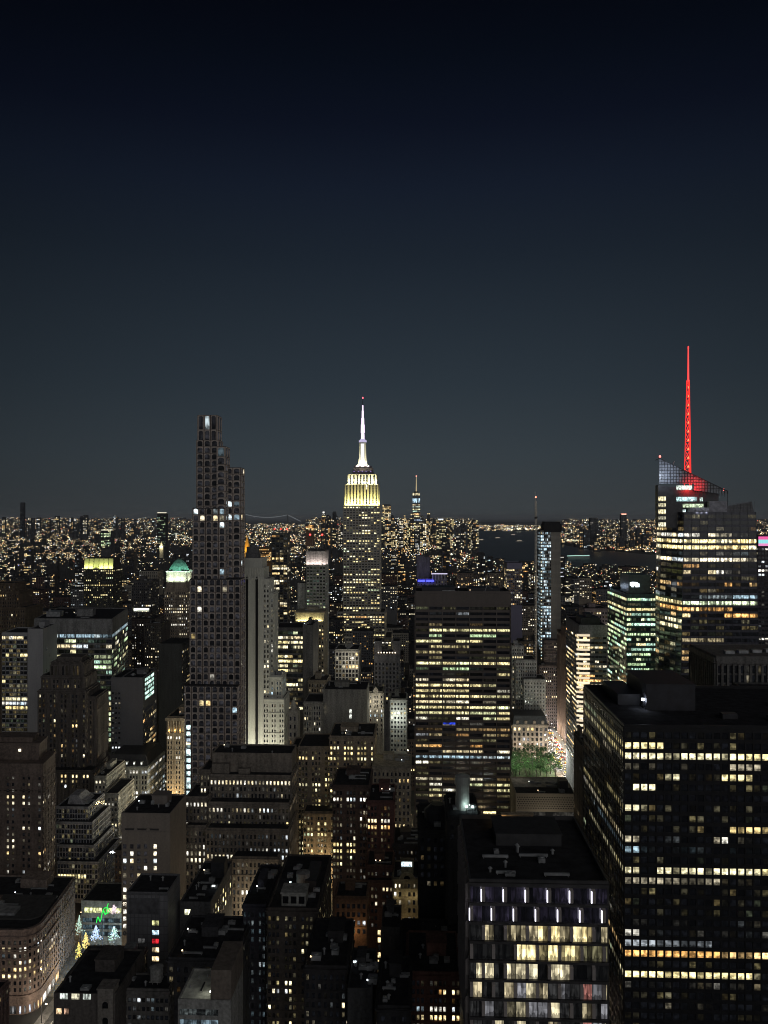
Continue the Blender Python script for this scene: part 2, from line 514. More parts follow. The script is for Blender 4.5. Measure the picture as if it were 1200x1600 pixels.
    def clutter(s, n, box=None, tank=0, big=True):
        x0, x1, y0, y1, z = box or s.last
        w, d = x1 - x0, y1 - y0
        if big:
            m = MB(); bx = x0 + w * s.rng.uniform(.2, .45); by = y0 + d * s.rng.uniform(.35, .6)
            bw, bd, bh = w * s.rng.uniform(.25, .4), d * s.rng.uniform(.25, .35), s.rng.uniform(3, 5)
            m.box(bx, bx + bw, by, by + bd, z, z + bh); m.box(bx - .3, bx + bw + .3, by - .3, by + bd + .3, z + bh, z + bh + .4)
            m.box(bx + bw * .4, bx + bw * .55, by - .06, by, z + .1, z + 2.2, 0)
            s.part('bulkhead', m, [s.mat])
        for i in range(n):
            m = MB(); a = x0 + w * s.rng.uniform(.08, .82); b = y0 + d * s.rng.uniform(.08, .82)
            k = s.rng.random()
            if k < .45:
                q, e, h = s.rng.uniform(1.5, 4), s.rng.uniform(1.5, 3), s.rng.uniform(1, 2.2)
                m.box(a, a + q, b, b + e, z + .3, z + h); m.box(a + .2, a + .5, b + .2, b + e - .2, z, z + .3); m.box(a + q - .5, a + q - .2, b + .2, b + e - .2, z, z + .3)
                m.cyl(a + q / 2, b + e / 2, z + h, z + h + .3, min(q, e) * .35)
                s.part('air_conditioner', m, METAL)
            elif k < .75:
                q = s.rng.uniform(4, min(12, max(5, w * .5)))
                if a + q > x1 - 1: a = max(x0 + .6, x1 - 1 - q)
                m.box(a, min(a + q, x1 - .6), b, b + .7, z + .5, z + 1.2)
                m.box(a + .3, a + .5, b + .1, b + .6, z, z + .5); m.box(min(a + q, x1 - .6) - .5, min(a + q, x1 - .6) - .3, b + .1, b + .6, z, z + .5)
                s.part('duct', m, METAL)
            else:
                h = s.rng.uniform(1.2, 2.4)
                m.cyl(a, b, z, z + h, .35); m.cyl(a, b, z + h, z + h + .5, .7, .2)
                s.part('vent', m, METAL)
            if s.rng.random() < .16:
                m = MB(); m.bar((a, b, z), (a, b, z + 1.7), .07); m.box(a - .22, a + .22, b - .22, b + .22, z + 1.7, z + 2.1, 1)
                s.part('roof_lamp', m, [DARKMETAL, lamp_mat(s.rng.choice(((1, .95, .85), (.85, .95, 1), (1, .7, .4), (1, .85, .6))), 3.5)])
        for i in range(tank):
            s.tank(x0 + w * s.rng.uniform(.25, .75), y0 + d * s.rng.uniform(.3, .7), z)
    def tank(s, x, y, z, r=2.0, h=3.6, leg=2.6, mat=None):
        m = MB()
        for a in range(6):
            m.bar((x + r * .8 * cos(a * pi / 3), y + r * .8 * sin(a * pi / 3), z), (x + r * .8 * cos(a * pi / 3), y + r * .8 * sin(a * pi / 3), z + leg), .12)
        m.box(x - r * .9, x + r * .9, y - r * .9, y + r * .9, z + leg - .2, z + leg)
        m.cyl(x, y, z + leg, z + leg + h, r); m.cyl(x, y, z + leg + h, z + leg + h + 1.1, r * 1.08, .1)
        return s.part('water_tank', m, mat or WOOD)
    def finish(s, extra_mats=()):
        s.wall.build('wall', [s.mat, *extra_mats], s.root, s.warp)
        if s.roofmb.f: s.roofmb.build('roof', s.roofmat, s.root, s.warp)
        scored = []
        for w in s.wins:
            c = w[0]; m = [sum(q[i] for q in c) / 4 for i in range(3)]
            wx, wy = m[0] + s.cx, m[1] + s.Y
            toward = -(w[5][0] * wx + w[5][1] * wy) / sqrt(wx * wx + wy * wy)
            pp = to_px(wx, wy, m[2])
            seen = toward > .02 and pp and -10 < pp[0] < 1210 and pp[1] < min(1605, s.yvis + 4)
            wd = sqrt((c[1][0] - c[0][0]) ** 2 + (c[1][1] - c[0][1]) ** 2); hh = c[2][2] - c[1][2]
            sc = wd * hh * max(toward, 0) / (wy * wy) * (1e6 if seen else 1) * (1.0 if w[4] else .55)
            scored.append((sc, seen, w))
        scored.sort(key=lambda t: -t[0])
        own = [w for sc, seen, w in scored[:100] if seen]
        ids = set(id(w) for w in own)
        rest = [w for w in s.wins if id(w) not in ids]
        for w in own:
            me = win_mesh('window', [w[:4]], s.warp)
            o = bpy.data.objects.new('window', me); scene.collection.objects.link(o); o.parent = s.root
        if rest:
            me = win_mesh('window', [w[:4] for w in rest], s.warp)
            o = bpy.data.objects.new('window', me); scene.collection.objects.link(o); o.parent = s.root
            o['kind'] = 'stuff'
        return s.root
# ================================================================ ground, streets, water
gm, N_, L_ = new_mat('city_ground')
o_ = N_.new('ShaderNodeOutputMaterial'); b_ = N_.new('ShaderNodeBsdfPrincipled'); L_.new(b_.outputs[0], o_.inputs[0])
t_ = N_.new('ShaderNodeTexCoord'); n_ = N_.new('ShaderNodeTexNoise'); n_.inputs['Scale'].default_value = .02; n_.inputs['Detail'].default_value = 8
L_.new(t_.outputs['Object'], n_.inputs['Vector'])
r_ = N_.new('ShaderNodeValToRGB'); r_.color_ramp.elements[0].color = (.02, .02, .022, 1); r_.color_ramp.elements[1].color = (.07, .066, .06, 1)
L_.new(n_.outputs['Fac'], r_.inputs[0]); L_.new(r_.outputs[0], b_.inputs['Base Color']); b_.inputs['Roughness'].default_value = .9
m = MB(); m.poly([(-90000, -3000, 0), (90000, -3000, 0), (90000, 100000, 0), (-90000, 100000, 0)])
tag(m.build('ground', gm), kind='structure')
wm, N_, L_ = new_mat('harbour_water')
o_ = N_.new('ShaderNodeOutputMaterial'); b_ = N_.new('ShaderNodeBsdfPrincipled'); L_.new(b_.outputs[0], o_.inputs[0])
b_.inputs['Base Color'].default_value = (.012, .018, .024, 1); b_.inputs['Roughness'].default_value = .3; b_.inputs['Specular IOR Level'].default_value = .25
t_ = N_.new('ShaderNodeTexCoord'); n_ = N_.new('ShaderNodeTexNoise'); n_.inputs['Scale'].default_value = .03; n_.inputs['Detail'].default_value = 5
L_.new(t_.outputs['Object'], n_.inputs['Vector'])
bp_ = N_.new('ShaderNodeBump'); bp_.inputs['Strength'].default_value = .8; bp_.inputs['Distance'].default_value = 12
L_.new(n_.outputs['Fac'], bp_.inputs['Height']); L_.new(bp_.outputs[0], b_.inputs['Normal'])
def G(px, py):
    Y = H * F / (py - HOR)
    return (WX(px, Y), Y, .4)
m = MB()
m.poly([G(735, 880), G(905, 889), G(1200, 900), G(1300, 905), G(1300, 866), G(1100, 862), G(1015, 866), G(960, 861), G(928, 860), G(884, 852), G(868, 838), G(845, 829), G(785, 829.5), G(700, 829), G(715, 850)])
tag(m.build('water', wm), kind='structure')
# avenues and cross streets
ASPH = plain_mat('asphalt', (.05, .05, .052), .55, 0, .4)
PAVE = plain_mat('pavement', (.16, .155, .15), .8)
MARK = plain_mat('road_paint', (.7, .7, .66), .6)
AV5, AV6 = -180.0, 153.0       # centre lines of the two avenues
def avenue(name, xc, y0, y1, w):
    m = MB(); m.poly([(xc - w, y0, .05), (xc + w, y0, .05), (xc + w, y1, .05), (xc - w, y1, .05)])
    tag(m.build('avenue', ASPH), kind='structure')
    for s_ in (-1, 1):
        m = MB(); a, b = sorted((xc + s_ * w, xc + s_ * (w + 5)))
        m.box(a, b, y0, y1, .02, .17)
        tag(m.build('sidewalk', PAVE), kind='structure')
    m = MB()
    y = y0
    while y < min(y1, 1500):
        for k in (-.5, 0, .5):
            m.poly([(xc + w * k - .1, y, .056), (xc + w * k + .1, y, .056), (xc + w * k + .1, y + 4, .056), (xc + w * k - .1, y + 4, .056)])
        y += 12
    tag(m.build('road_markings', MARK), kind='structure')
avenue('avenue', AV5, 250, 418, 7)
avenue('avenue', AV6, 300, 978, 9)
m = MB(); m.poly([(-215, 418, .06), (-150, 418, .06), (-150, 520, .06), (-215, 520, .06)])
tag(m.build('plaza', PAVE), kind='structure')
m = MB()
for k in range(40):
    y = 300 + 80 * k
    m.poly([(-2000, y - 6, .046), (2000, y - 6, .046), (2000, y + 6, .046), (-2000, y + 6, .046)])
tag(m.build('cross_streets', ASPH), kind='structure')
# low hills on the far shore
hm = plain_mat('far_hill', (.02, .022, .024), 1)
m = MB()
rh = random.Random(3); xs = [-30000 + 1500 * i for i in range(44)]
hs = [20 + 50 * rh.random() + (30 if -2000 < x < 9000 else 0) for x in xs]
for i in range(len(xs) - 1):
    m.hexa([(xs[i], 27000, -1), (xs[i + 1], 27000, -1), (xs[i + 1], 30000, -1), (xs[i], 30000, -1), (xs[i], 28000, hs[i]), (xs[i + 1], 28000, hs[i + 1]), (xs[i + 1], 29000, hs[i + 1]), (xs[i], 29000, hs[i])])
tag(m.build('hills', hm), kind='structure')

# ================================================================ the buildings one can tell apart, nearest first
BR = 1.0
# --- black office tower
b = Building('office_tower', 'black glass office tower with rows of small square yellow windows, below the red spired tower', 'building', 262, 1000, col=(.016, .016, .018), short='black office tower', mat=plain_mat('black_metal_panel', (.012, .012, .014), .45, 0, .25))
rw = {r: 0.03 for r in range(0, 40)}
rw.update({0: (0, 'yellow'), 1: (.72, 'yellow', .8), 2: (.95, 'yellow', .9), 3: (.25, 'cream', .25), 4: (.5, 'yellow', .7, (0, .45)), 5: .12, 6: (.4, 'orange', .45, (.4, 1)), 7: (.5, 'yellow', .5), 8: .06, 9: (.35, 'yellow', .8), 10: (.55, 'cream', .75), 11: (.35, 'cool', .35), 12: (.02,), 13: (.7, 'yellow', .65), 14: (.5, 'cream', .2), 15: .03, 16: .03, 18: (.2, 'cream', .5), 19: (.3, 'cream', .5), 20: (.8, 'grey', .5, (0, .3)), 21: (.97, 'orange', .95), 22: .01, 23: (.97, 'yellow', 1.05), 24: (.35, 'cream', .8), 25: .02, 26: (.12, 'cream', .9), 27: .1})
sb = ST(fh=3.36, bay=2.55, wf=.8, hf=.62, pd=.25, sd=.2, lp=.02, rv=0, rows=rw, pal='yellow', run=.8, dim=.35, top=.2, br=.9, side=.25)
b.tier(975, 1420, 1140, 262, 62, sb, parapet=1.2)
top = b.last
m = MB(); m.box(top[0] + 14, top[0] + 31, top[2] + 24, top[2] + 50, top[4], top[4] + 9); m.box(top[0] + 13.8, top[0] + 31.2, top[2] + 23.8, top[2] + 50.2, top[4] + 9, top[4] + 9.4)
b.part('penthouse', m, plain_mat('dark_blue_panel', (.018, .018, .025), .6))
m = MB(); m.box(top[0] + 6, top[0] + 14, top[2] + 32, top[2] + 56, top[4], top[4] + 4)
b.part('bulkhead', m, DARKMETAL)
for (ax, ay) in ((.3, .2), (.5, .5), (.42, .15), (.2, .6)):
    m = MB(); a = top[0] + 120 * ax; y_ = top[2] + 60 * ay
    m.box(a, a + 5, y_, y_ + 3, top[4] + .3, top[4] + 2); m.box(a + .3, a + .7, y_ + .3, y_ + .7, top[4], top[4] + .3); m.box(a + 4, a + 4.4, y_ + 2, y_ + 2.4, top[4], top[4] + .3)
    b.part('air_conditioner', m, DARKMETAL)
m = MB(); lx, ly = top[0] + 13.4, top[2] + 26
m.box(lx - .1, lx + .1, ly - .1, ly + .1, top[4], top[4] + 3.2, 0); m.box(lx - .55, lx + .35, ly - .45, ly + .25, top[4] + 3.2, top[4] + 3.9, 1)
b.part('floodlight', m, [DARKMETAL, lamp_mat((.8, .88, 1), 14)])
add_light('floodlight_beam', 'POINT', (lx - .2, ly - 1.4, top[4] + 3.2), 260, (.8, .88, 1), b.root, .3)
b.finish()

# --- office tower with staggered fins, white lamps on the two top storeys
b = Building('office_tower', 'glass office tower with staggered vertical fins, white lamp strips along its top two storeys', 'building', 222, 842, col=(.05, .05, .055), short='finned glass tower', mat=plain_mat('bronze_panel', (.05, .048, .05), .45, .2))
x0, x1, y0, y1, zt = b.tier(733, 951, 1383, 222, 48, None, parapet=1.4)
W = x1 - x0; nfl = 9; fh = 5.25; pit = W / 6.35
FIN = wall_mat((.30, .27, .26), .5, .15); LAMPW = lamp_mat((.88, .84, 1), 3.2)
row_lit = {0: [(.22, 'cool', .16)], 1: [(.3, 'cool', .12)]}
for k in range(nfl):
    za = zt - (k + 1) * fh + .3; zb = za + fh - .7
    off = (.64 if k % 2 == 0 else .1) * pit
    m = MB(); m.box(x0, x1, -.7, 0.02, zb, zb + .7 if k else zt + .6); b.part('floor_band', m, b.mat)
    a = x0 + off
    edges = [x0]
    while a < x1 - .2:
        edges.append(a)
        m = MB()
        pts = [(0, 0), (-1.35, .8), (-1.35, fh - 1.3), (0, fh - .5)]
        k0 = [(a - .45, p[0], za + p[1]) for p in pts]; k1 = [(a + .45, p[0], za + p[1]) for p in pts]
        m.poly(k0); m.poly(k1[::-1])
        for i in range(4):
            j = (i + 1) % 4; m.poly([k0[j], k0[i], k1[i], k1[j]])
        fin = b.part('fin', m, FIN)
        if k < 2:
            m = MB(); m.box(a - .7, a - .46, -1.3, -.75, za + .75, za + fh - 1.35)
            b.part('lamp_strip', m, LAMPW)
        a += pit
    edges.append(x1)
    for i in range(len(edges) - 1):
        e0, e1 = edges[i] + .3, edges[i + 1] - .3
        if e1 - e0 < .5: continue
        for hlf in range(2):
            f0 = e0 + (e1 - e0) * hlf / 2 + .05; f1 = e0 + (e1 - e0) * (hlf + 1) / 2 - .05
            u = ((f0 + f1) / 2 - x0) / W
            rr = b.rng.random()
            if k < 2: g = (.012 * rr, .010 * rr, .018 * rr)
            elif k == 2: g = [(.005,) * 3, (.9, .72, .34), (.8, .68, .36), (.5, .42, .25)][b.rng.choice((0, 1, 2, 3, 1) if .25 < u < .85 else (0, 0, 3))]
            elif k == 3: g = (1.0, .82, .40) if .3 < u < .82 and rr < .9 else ((.12, .11, .06) if u > .8 else (.004,) * 3)
            elif k == 4: g = [(.5, .45, .3), (.012,) * 3, (.8, .7, .45)][b.rng.randrange(3)] if u < .75 else (.004,) * 3
            else: g = [(.5, .42, .26), (.004,) * 3, (.012,) * 3, (.5, .44, .28), (.12, .12, .13), (.015,) * 3, (.3, .12, .1)][min(6, int(rr * 6.15))]
            kk = b.rng.uniform(.45, 1.0)
            b.wins.append(([(f0, -.05, za + .05), (f1, -.05, za + .05), (f1, -.05, zb - .05), (f0, -.05, zb - .05)], tuple(c * kk for c in g), b.rng.random(), 2, 1 if max(g) > .1 else 0, (0, -1)))
# wavy left side
for k in range(nfl):
    for i in range(10):
        yy = 1.5 + i * 4.6 + (2.3 if k % 2 else 0)
        if yy > 46: continue
        m = MB(); za = zt - (k + 1) * fh + .3
        m.hexa([(x0 - .9, yy, za), (x0 + .02, yy - .3, za), (x0 + .02, yy + .3, za), (x0 - .9, yy + .12, za), (x0 - .9, yy, za + 4.2), (x0 + .02, yy - .3, za + 4.9), (x0 + .02, yy + .3, za + 4.9), (x0 - .9, yy + .12, za + 4.2)])
        b.part('side_fin', m, FIN)
z = zt
m = MB(); m.box(x0 + 10, x0 + 30, 26, 40, z, z + 3.6); m.box(x0 + 9.7, x0 + 30.3, 25.7, 40.3, z + 3.6, z + 3.9); b.part('penthouse', m, plain_mat('dark_panel', (.03, .03, .032), .7))
m = MB(); m.box(x0 + 13.6, x0 + 24, 44.2, 45.2, z, z + 3.0); m.box(x0 + 13.4, x0 + 24.2, 43.6, 45.6, z + 3.0, z + 3.3); b.part('bulkhead', m, wall_mat((.32, .26, .18)))
add_light('roof_lamp', 'POINT', (x0 + 13.9, 43.6, z + 1.6), 230, (1, .66, .3), b.root, .25)
m = MB(); m.box(x0 + 13.6, x0 + 14.2, 43.9, 44.25, z + 1.9, z + 2.4); b.part('roof_lamp', m, lamp_mat((1, .6, .3), 8))
b.last = (x0 + 2, x1 - 2, 2, 26, zt); b.clutter(12, big=False)
b.finish()

# --- curved corner block at the lower left, street lit
b = Building('stone_building', 'twelve storey stone block with a rounded corner and lit shop fronts at the street', 'building', 402, 40, sk=-.08, col=(.24, .18, .155), short='rounded corner block', group=None)
zt = WZ(1466, 402); x0 = -200; x1 = WX(55, 402) - b.cx; rr = 9.0; dep = 33
arc = [(x1 - rr + rr * sin(a * pi / 12), rr - rr * cos(a * pi / 12)) for a in range(7)]
foot = [(x0, 0)] + arc + [(x1, dep), (x0, dep)]
b.wall.prism(foot, -.5, zt)
co = [(x0, -.9)] + [(x1 - rr + (rr + .9) * sin(a * pi / 12), rr - (rr + .9) * cos(a * pi / 12)) for a in range(7)] + [(x1 + .9, dep), (x0, dep)]
for zc, hh in ((zt - .4, 1.0), (zt - 3.6, .5), (zt - 10, .4), (9.5, .6)):
    m = MB(); m.prism(co, zc, zc + hh); b.part('cornice', m, b.mat)
m = MB(); m.prism([(p[0] * .995 - .5, p[1] * .98 + .5) for p in foot], zt + .3, zt + .75); b.part('roof', m, ROOF)
sc = ST(fh=3.45, bay=3.0, wf=.48, hf=.58, lp=.1, pal='cream', pd=.28, sd=.2, top=4.2, rv=.5, rows={1: (.65, 'cream', .9), 3: (.2, 'cream'), 4: (.5, 'warm', .9), 5: (.85, 'warm', 1.0), 2: (.3, 'white', .4)}, dim=.5)
b.facade((x0 + 130, 0), arc[0], 9, zt, sc)
for i in range(6): b.facade(arc[i], arc[i + 1], 9, zt, ST(**{**sc, 'bay': 2.9}))
b.facade(arc[6], (x1, dep), 9, zt, ST(**{**sc, 'rows': {1: (.5, 'yellow', .5), 4: .15, 6: (.3, 'yellow', .5)}, 'lp': .07}))
for P0, P1 in [((x0 + 130, 0), arc[0])] + [(arc[i], arc[i + 1]) for i in range(6)] + [(arc[6], (x1, dep))]:
    d = sqrt((P1[0] - P0[0]) ** 2 + (P1[1] - P0[1]) ** 2); u = ((P1[0] - P0[0]) / d, (P1[1] - P0[1]) / d); n = (u[1], -u[0])
    k = max(1, int(d / 5))
    for i in range(k):
        a0, a1 = d * i / k + .8, d * (i + 1) / k - .8
        def p(t, z): return (P0[0] + u[0] * t + n[0] * .2, P0[1] + u[1] * t + n[1] * .2, z)
        me = win_mesh('shop_window', [([p(a0, .6), p(a1, .6), p(a1, 4.4), p(a0, 4.4)], b.rng.choice([(1.0, .9, .62), (1.0, .95, .85), (.9, .62, .3), (.6, .66, .8), (.1, .1, .1)]), b.rng.random(), 3)], b.warp)
        o = bpy.data.objects.new('shop_window', me); scene.collection.objects.link(o); o.parent = b.root
m = MB()
for i in range(3): m.box(x1 - 75 + i * 22, x1 - 60 + i * 22, 12, 14 + i * 3, zt + .7, zt + 2.9)
b.part('bulkhead', m, METAL)
b.last = (x1 - 80, x1 - 10, 9, 30, zt + .7); b.clutter(22, big=True)
m = MB(); m.prism([(p[0] * .9 - 1 if p[0] > 0 else p[0], 9 + p[1] * .8) for p in foot], zt + .7, zt + 1.5); b.part('raised_roof', m, plain_mat('roof_gravel', (.06, .058, .056), .95))
FOOT.append((-420, -190, 402, 436, 42)); THINGS.append(('rounded corner block', 40, 1466, 402))
b.finish()

# a generic one-line builder for the rest ------------------------------------------------
def simple(name, label, short, col, Y, tiers, st, yvis=1600, sk=0.0, clutter=4, tank=0, mat=None, extra=None, blank=(), big=True, seed=None, cat='building', parapet=.9):
    b = Building(name, label, cat, Y, (tiers[0][0] + tiers[0][1]) / 2, yvis, sk, short, None, col, seed, mat)
    for t in tiers:
        px0, px1, yt, Yt, dep = t[:5]
        s_ = t[5] if len(t) > 5 and t[5] is not None else st
        if s_ == 'blank': s_ = None
        b.tier(px0, px1, yt, Yt, dep, s_, blank=blank, parapet=parapet, z0=t[6] if len(t) > 6 else 0)
    if extra: extra(b)
    if clutter: b.clutter(clutter, tank=tank, big=big)
    b.finish()
    return b
BRICK = (.15, .085, .065); BROWN = (.13, .10, .085); STONE = (.30, .27, .225); PALE = (.36, .345, .31); GREY = (.17, .17, .175); DARK = (.05, .05, .055); TAN = (.25, .21, .165)

# ---------------- left side, front to back
def corner_left(b):
    pass
simple('brick_building', 'red brown brick block cut off by the lower left corner of the photo', 'brick block in the lower left corner', (.15, .10, .09), 330, [(-120, -15, 1565, 330, 15)], ST(fh=3.5, bay=2.8, lp=.06, dim=.4), clutter=2)
simple('stone_building', 'narrow stone block with a light well, joined behind the rounded corner block', 'stone block behind the rounded corner', (.22, .175, .15), 436, [(-40, 87, 1411, 436, 32)], ST(fh=3.5, bay=3, wf=.42, lp=.06, pal='cream', dim=.4), sk=-.1, clutter=9)
def btop(b):
    x0, x1, y0, y1, z = b.last
    for zc, e, hh in ((z - .6, 1.0, 1.4), (z - 9.5, .5, .5), (z - 16, .35, .4)):
        m = MB(); m.box(x0 - e, x1 + e, y0 - e, y1, zc, zc + hh); b.part('cornice', m, b.mat)
    m = MB(); m.box(x0, x1 - 4, y0 + 7, y1 - 3, z, z + 10); m.box(x0 - .3, x1 - 3.7, y0 + 6.7, y1 - 2.7, z + 10, z + 11); m.box(x0 + 30, x1 - 9, y0 + 9, y1 - 5, z + 11, z + 14)
    b.part('penthouse', m, b.mat)
    m = MB(); m.box(x1 - 17, x1 - 15.6, y0 + 6.5, y0 + 6.99, z + 6, z + 7.4); b.part('wall_lamp', m, lamp_mat((1, .92, .7), 2.2))
simple('brick_tower', 'brown brick tower with a heavy stone cornice and lit windows in pairs', 'brown brick tower with the cornice', BROWN, 478, [(-90, 66, 1194, 478, 26), (-90, 72, 1345, 474, 34, ST(fh=3.8, bay=3.3, lp=.15, pal='cream', rows={}), 0)][:1],
       ST(fh=3.8, bay=3.25, wf=.42, hf=.5, lp=.12, pal='cream', grp=3, top=6, rv=1.0, dim=.55, rows={4: (.75, 'cream', .9), 0: .0, 1: .05, 8: (.35, 'cream'), 12: (.4, 'warm'), 15: (.85, 'white', .8), 16: (.6, 'yellow', .9), 20: (.5, 'white', .9)}), yvis=1420, sk=-.16, clutter=0, extra=btop)
# stepped grid building
def slope(b):
    x0, x1, y0, y1, z = b.last
gridst = ST(fh=3.3, bay=1.9, wf=.8, hf=.8, pd=.25, sd=.2, lp=.012, pal='yellow', rv=.9, top=.6, dim=.35, run=.8)
b = Building('office_building', 'grey office block stepping back in four terraces, covered in a fine window grid', 'building', 520, 120, 1402, 0, 'terraced grid block', None, (.30, .30, .31))
for (a, c, yt, Y_, d) in ((90, 153, 1348, 520, 40), (89, 147, 1322, 525, 35), (88, 144, 1286, 530, 32), (88, 138, 1262, 535, 28)):
    b.tier(a, c, yt, Y_, d, gridst if yt < 1340 else ST(**{**gridst, 'lp': .05}), parapet=.8)
x0, x1, y0, y1, z = b.last
m = MB(); m.hexa([(x0 + 5, y0 + 6, z), (x1 - 5, y0 + 6, z), (x1 - 5, y1 - 4, z), (x0 + 5, y1 - 4, z), (x0 + 5, y0 + 10, z + 5), (x1 - 11, y0 + 10, z + 5), (x1 - 11, y1 - 6, z + 5), (x0 + 5, y1 - 6, z + 5)])
b.part('penthouse', m, b.mat); b.clutter(5, big=False); b.finish()
simple('stone_building', 'pale stone block with a lit side wall stepping down behind the terraced grid block', 'pale stepped block', (.32, .31, .27), 592, [(163, 184, 1241, 585, 34), (148, 165, 1214, 592, 40)], ST(fh=3.8, bay=2.4, wf=.5, lp=.1, pal='cream', dim=.5), yvis=1320, clutter=2)
# art deco dark tower
def deco(b):
    x0, x1, y0, y1, z = b.last
    for i in range(4):
        m = MB(); w = (x1 - x0) / 4; a = x0 + i * w
        m.prism([(a + .3, y0 - .5), (a + w - .3, y0 - .5), (a + w - .3, y0 + 1), (a + .3, y0 + 1)], z, z + 1.0)
        m.cyl(a + w / 2, y0 + .2, z + 1.0, z + 2.4, w * .35, w * .12, 8)
        b.part('crown_scallop', m, b.mat)
    m = MB(); m.box(x0 + 3, x1 - 3, y0 + 5, y1 - 4, z, z + 4); b.part('penthouse', m, b.mat)
dst = ST(fh=3.9, bay=2.9, wf=.5, hf=.6, pd=.7, sd=.15, lp=.06, pal='warm', grp=3, rv=1.1, dim=.6, rows={})
simple('art_deco_tower', 'dark brown art deco tower with a scalloped crown and a row of orange windows', 'dark art deco tower', (.10, .088, .08), 618,
       [(134, 151, 1090, 622, 30), (58, 144, 1205, 608, 40, ST(**{**dst, 'lp': .3})), (60, 134, 1080, 618, 34, ST(**{**dst, 'rows': {8: (.5, 'orange', 1), 5: (.35, 'yellow', 1), 1: (.1, 'yellow'), 12: (.3, 'cream')}})), (66, 132, 1057, 621, 30), (80, 131, 1036, 624, 24, ST(**{**dst, 'fh': 12, 'hf': .9, 'lp': 0}))], dst, yvis=1232, sk=-.08, clutter=0, extra=deco)
# glass and smooth concrete tower at the left edge
b = Building('office_tower', 'grey glass office tower with a smooth blank concrete side at the left edge', 'building', 700, 40, 1150, -.1, 'glass and concrete tower', None, (.30, .30, .31), mat=wall_mat((.3, .3, .31), .7, .12))
b.tier(3, 43, 990, 700, 34, ST(fh=3.9, bay=3.4, wf=.9, hf=.72, pd=.12, sd=.12, lp=.05, pal='yellow', panes=2, rows={14: (.95, 'yellow', 1), 15: (.9, 'white', .6), 19: (.5, 'green', .5), 22: .3, 24: .4, 0: (.3, 'cream', .6)}, dim=.7), blank=('right',))
b.tier(43, 67, 984, 699, 36, None)
x0, x1, y0, y1, z = b.last
for k in range(9):
    b.wins.append(([(x1 + .05, y0 + 8 + 8 * (k % 3), z - 20 - 6.5 * k), (x1 + .05, y0 + 9.5 + 8 * (k % 3), z - 20 - 6.5 * k), (x1 + .05, y0 + 9.5 + 8 * (k % 3), z - 17 - 6.5 * k), (x1 + .05, y0 + 8 + 8 * (k % 3), z - 17 - 6.5 * k)], (.001,) * 3, .3, 1, 0, (1, 0)))
b.clutter(3); b.finish()
# broad slab
def slabtop(b):
    x0, x1, y0, y1, z = b.last
    m = MB(); m.box(x0 + 6, x0 + 20, y0 + 20, y0 + 34, z, z + 5); m.box(x0 + 8, x0 + 10, y0 + 22, y0 + 24, z + 5, z + 7); b.part('penthouse', m, METAL)
    m = MB(); m.box(x0 + 36, x0 + 52, y0 + 24, y0 + 40, z, z + 7); m.box(x0 + 35.7, x0 + 52.3, y0 + 23.7, y0 + 40.3, z + 7, z + 7.5); b.part('bulkhead', m, b.mat)
simple('office_building', 'broad grey office slab with a dark banded top and long rows of glass, partly lit', 'broad office slab', (.20, .20, .20), 760, [(54, 175, 968, 760, 92)],
       ST(fh=5.0, bay=6.0, wf=.94, hf=.7, pd=.2, sd=.45, lp=.3, pal='green', br=.6, panes=4, top=13, rows={0: (.97, 'cool', .28), 1: .3, 2: (.6, 'cream', .6), 3: .5, 4: .6, 5: .55, 6: .5, 7: .45, 12: .6, 13: (.95, 'yellow', .9), 14: (.9, 'yellow', .8), 15: .8, 16: .9, 17: .8, 18: .9, 19: .8, 20: .9}, rv=.5, dim=.8), yvis=1170, sk=-.2, clutter=4, extra=slabtop, big=False)
def blk(b):
    x0, x1, y0, y1, z = b.last
    for k in range(5):
        b.wins.append(([(x1 + .4, y0 + 5, z - 4 - 3.9 * k), (x1 + .4, y0 + 33, z - 4 - 3.9 * k), (x1 + .4, y0 + 33, z - 1.2 - 3.9 * k), (x1 + .4, y0 + 5, z - 1.2 - 3.9 * k)], (.55, .85, .72), b.rng.random(), 9, 1, (1, 0)))
simple('office_building', 'grey office block with a blank front wall and pale green upper corner windows', 'blank grey office block', (.17, .17, .18), 672, [(174, 189, 1060, 672, 40, ST(fh=4.2, bay=3, wf=.6, hf=.4, lp=.2, pal='white', top=10)), (189, 223, 1060, 671.5, 41, ST(fh=4.2, bay=3.2, wf=.8, hf=.6, lp=.3, pal='warm', top=26, blank=('front',)))], None, yvis=1180, sk=-.05, clutter=3, extra=blk, mat=wall_mat((.17, .17, .18), .7, .1))
simple('office_building', 'windowless near black block right beside the tall stepped arch window tower', 'near black block', (.035, .036, .04), 800, [(249, 284, 1007, 800, 40, ST(fh=4, bay=3, wf=.5, lp=.2, pal='warm', sides=True))], None, yvis=1120, clutter=0, blank=('front',))
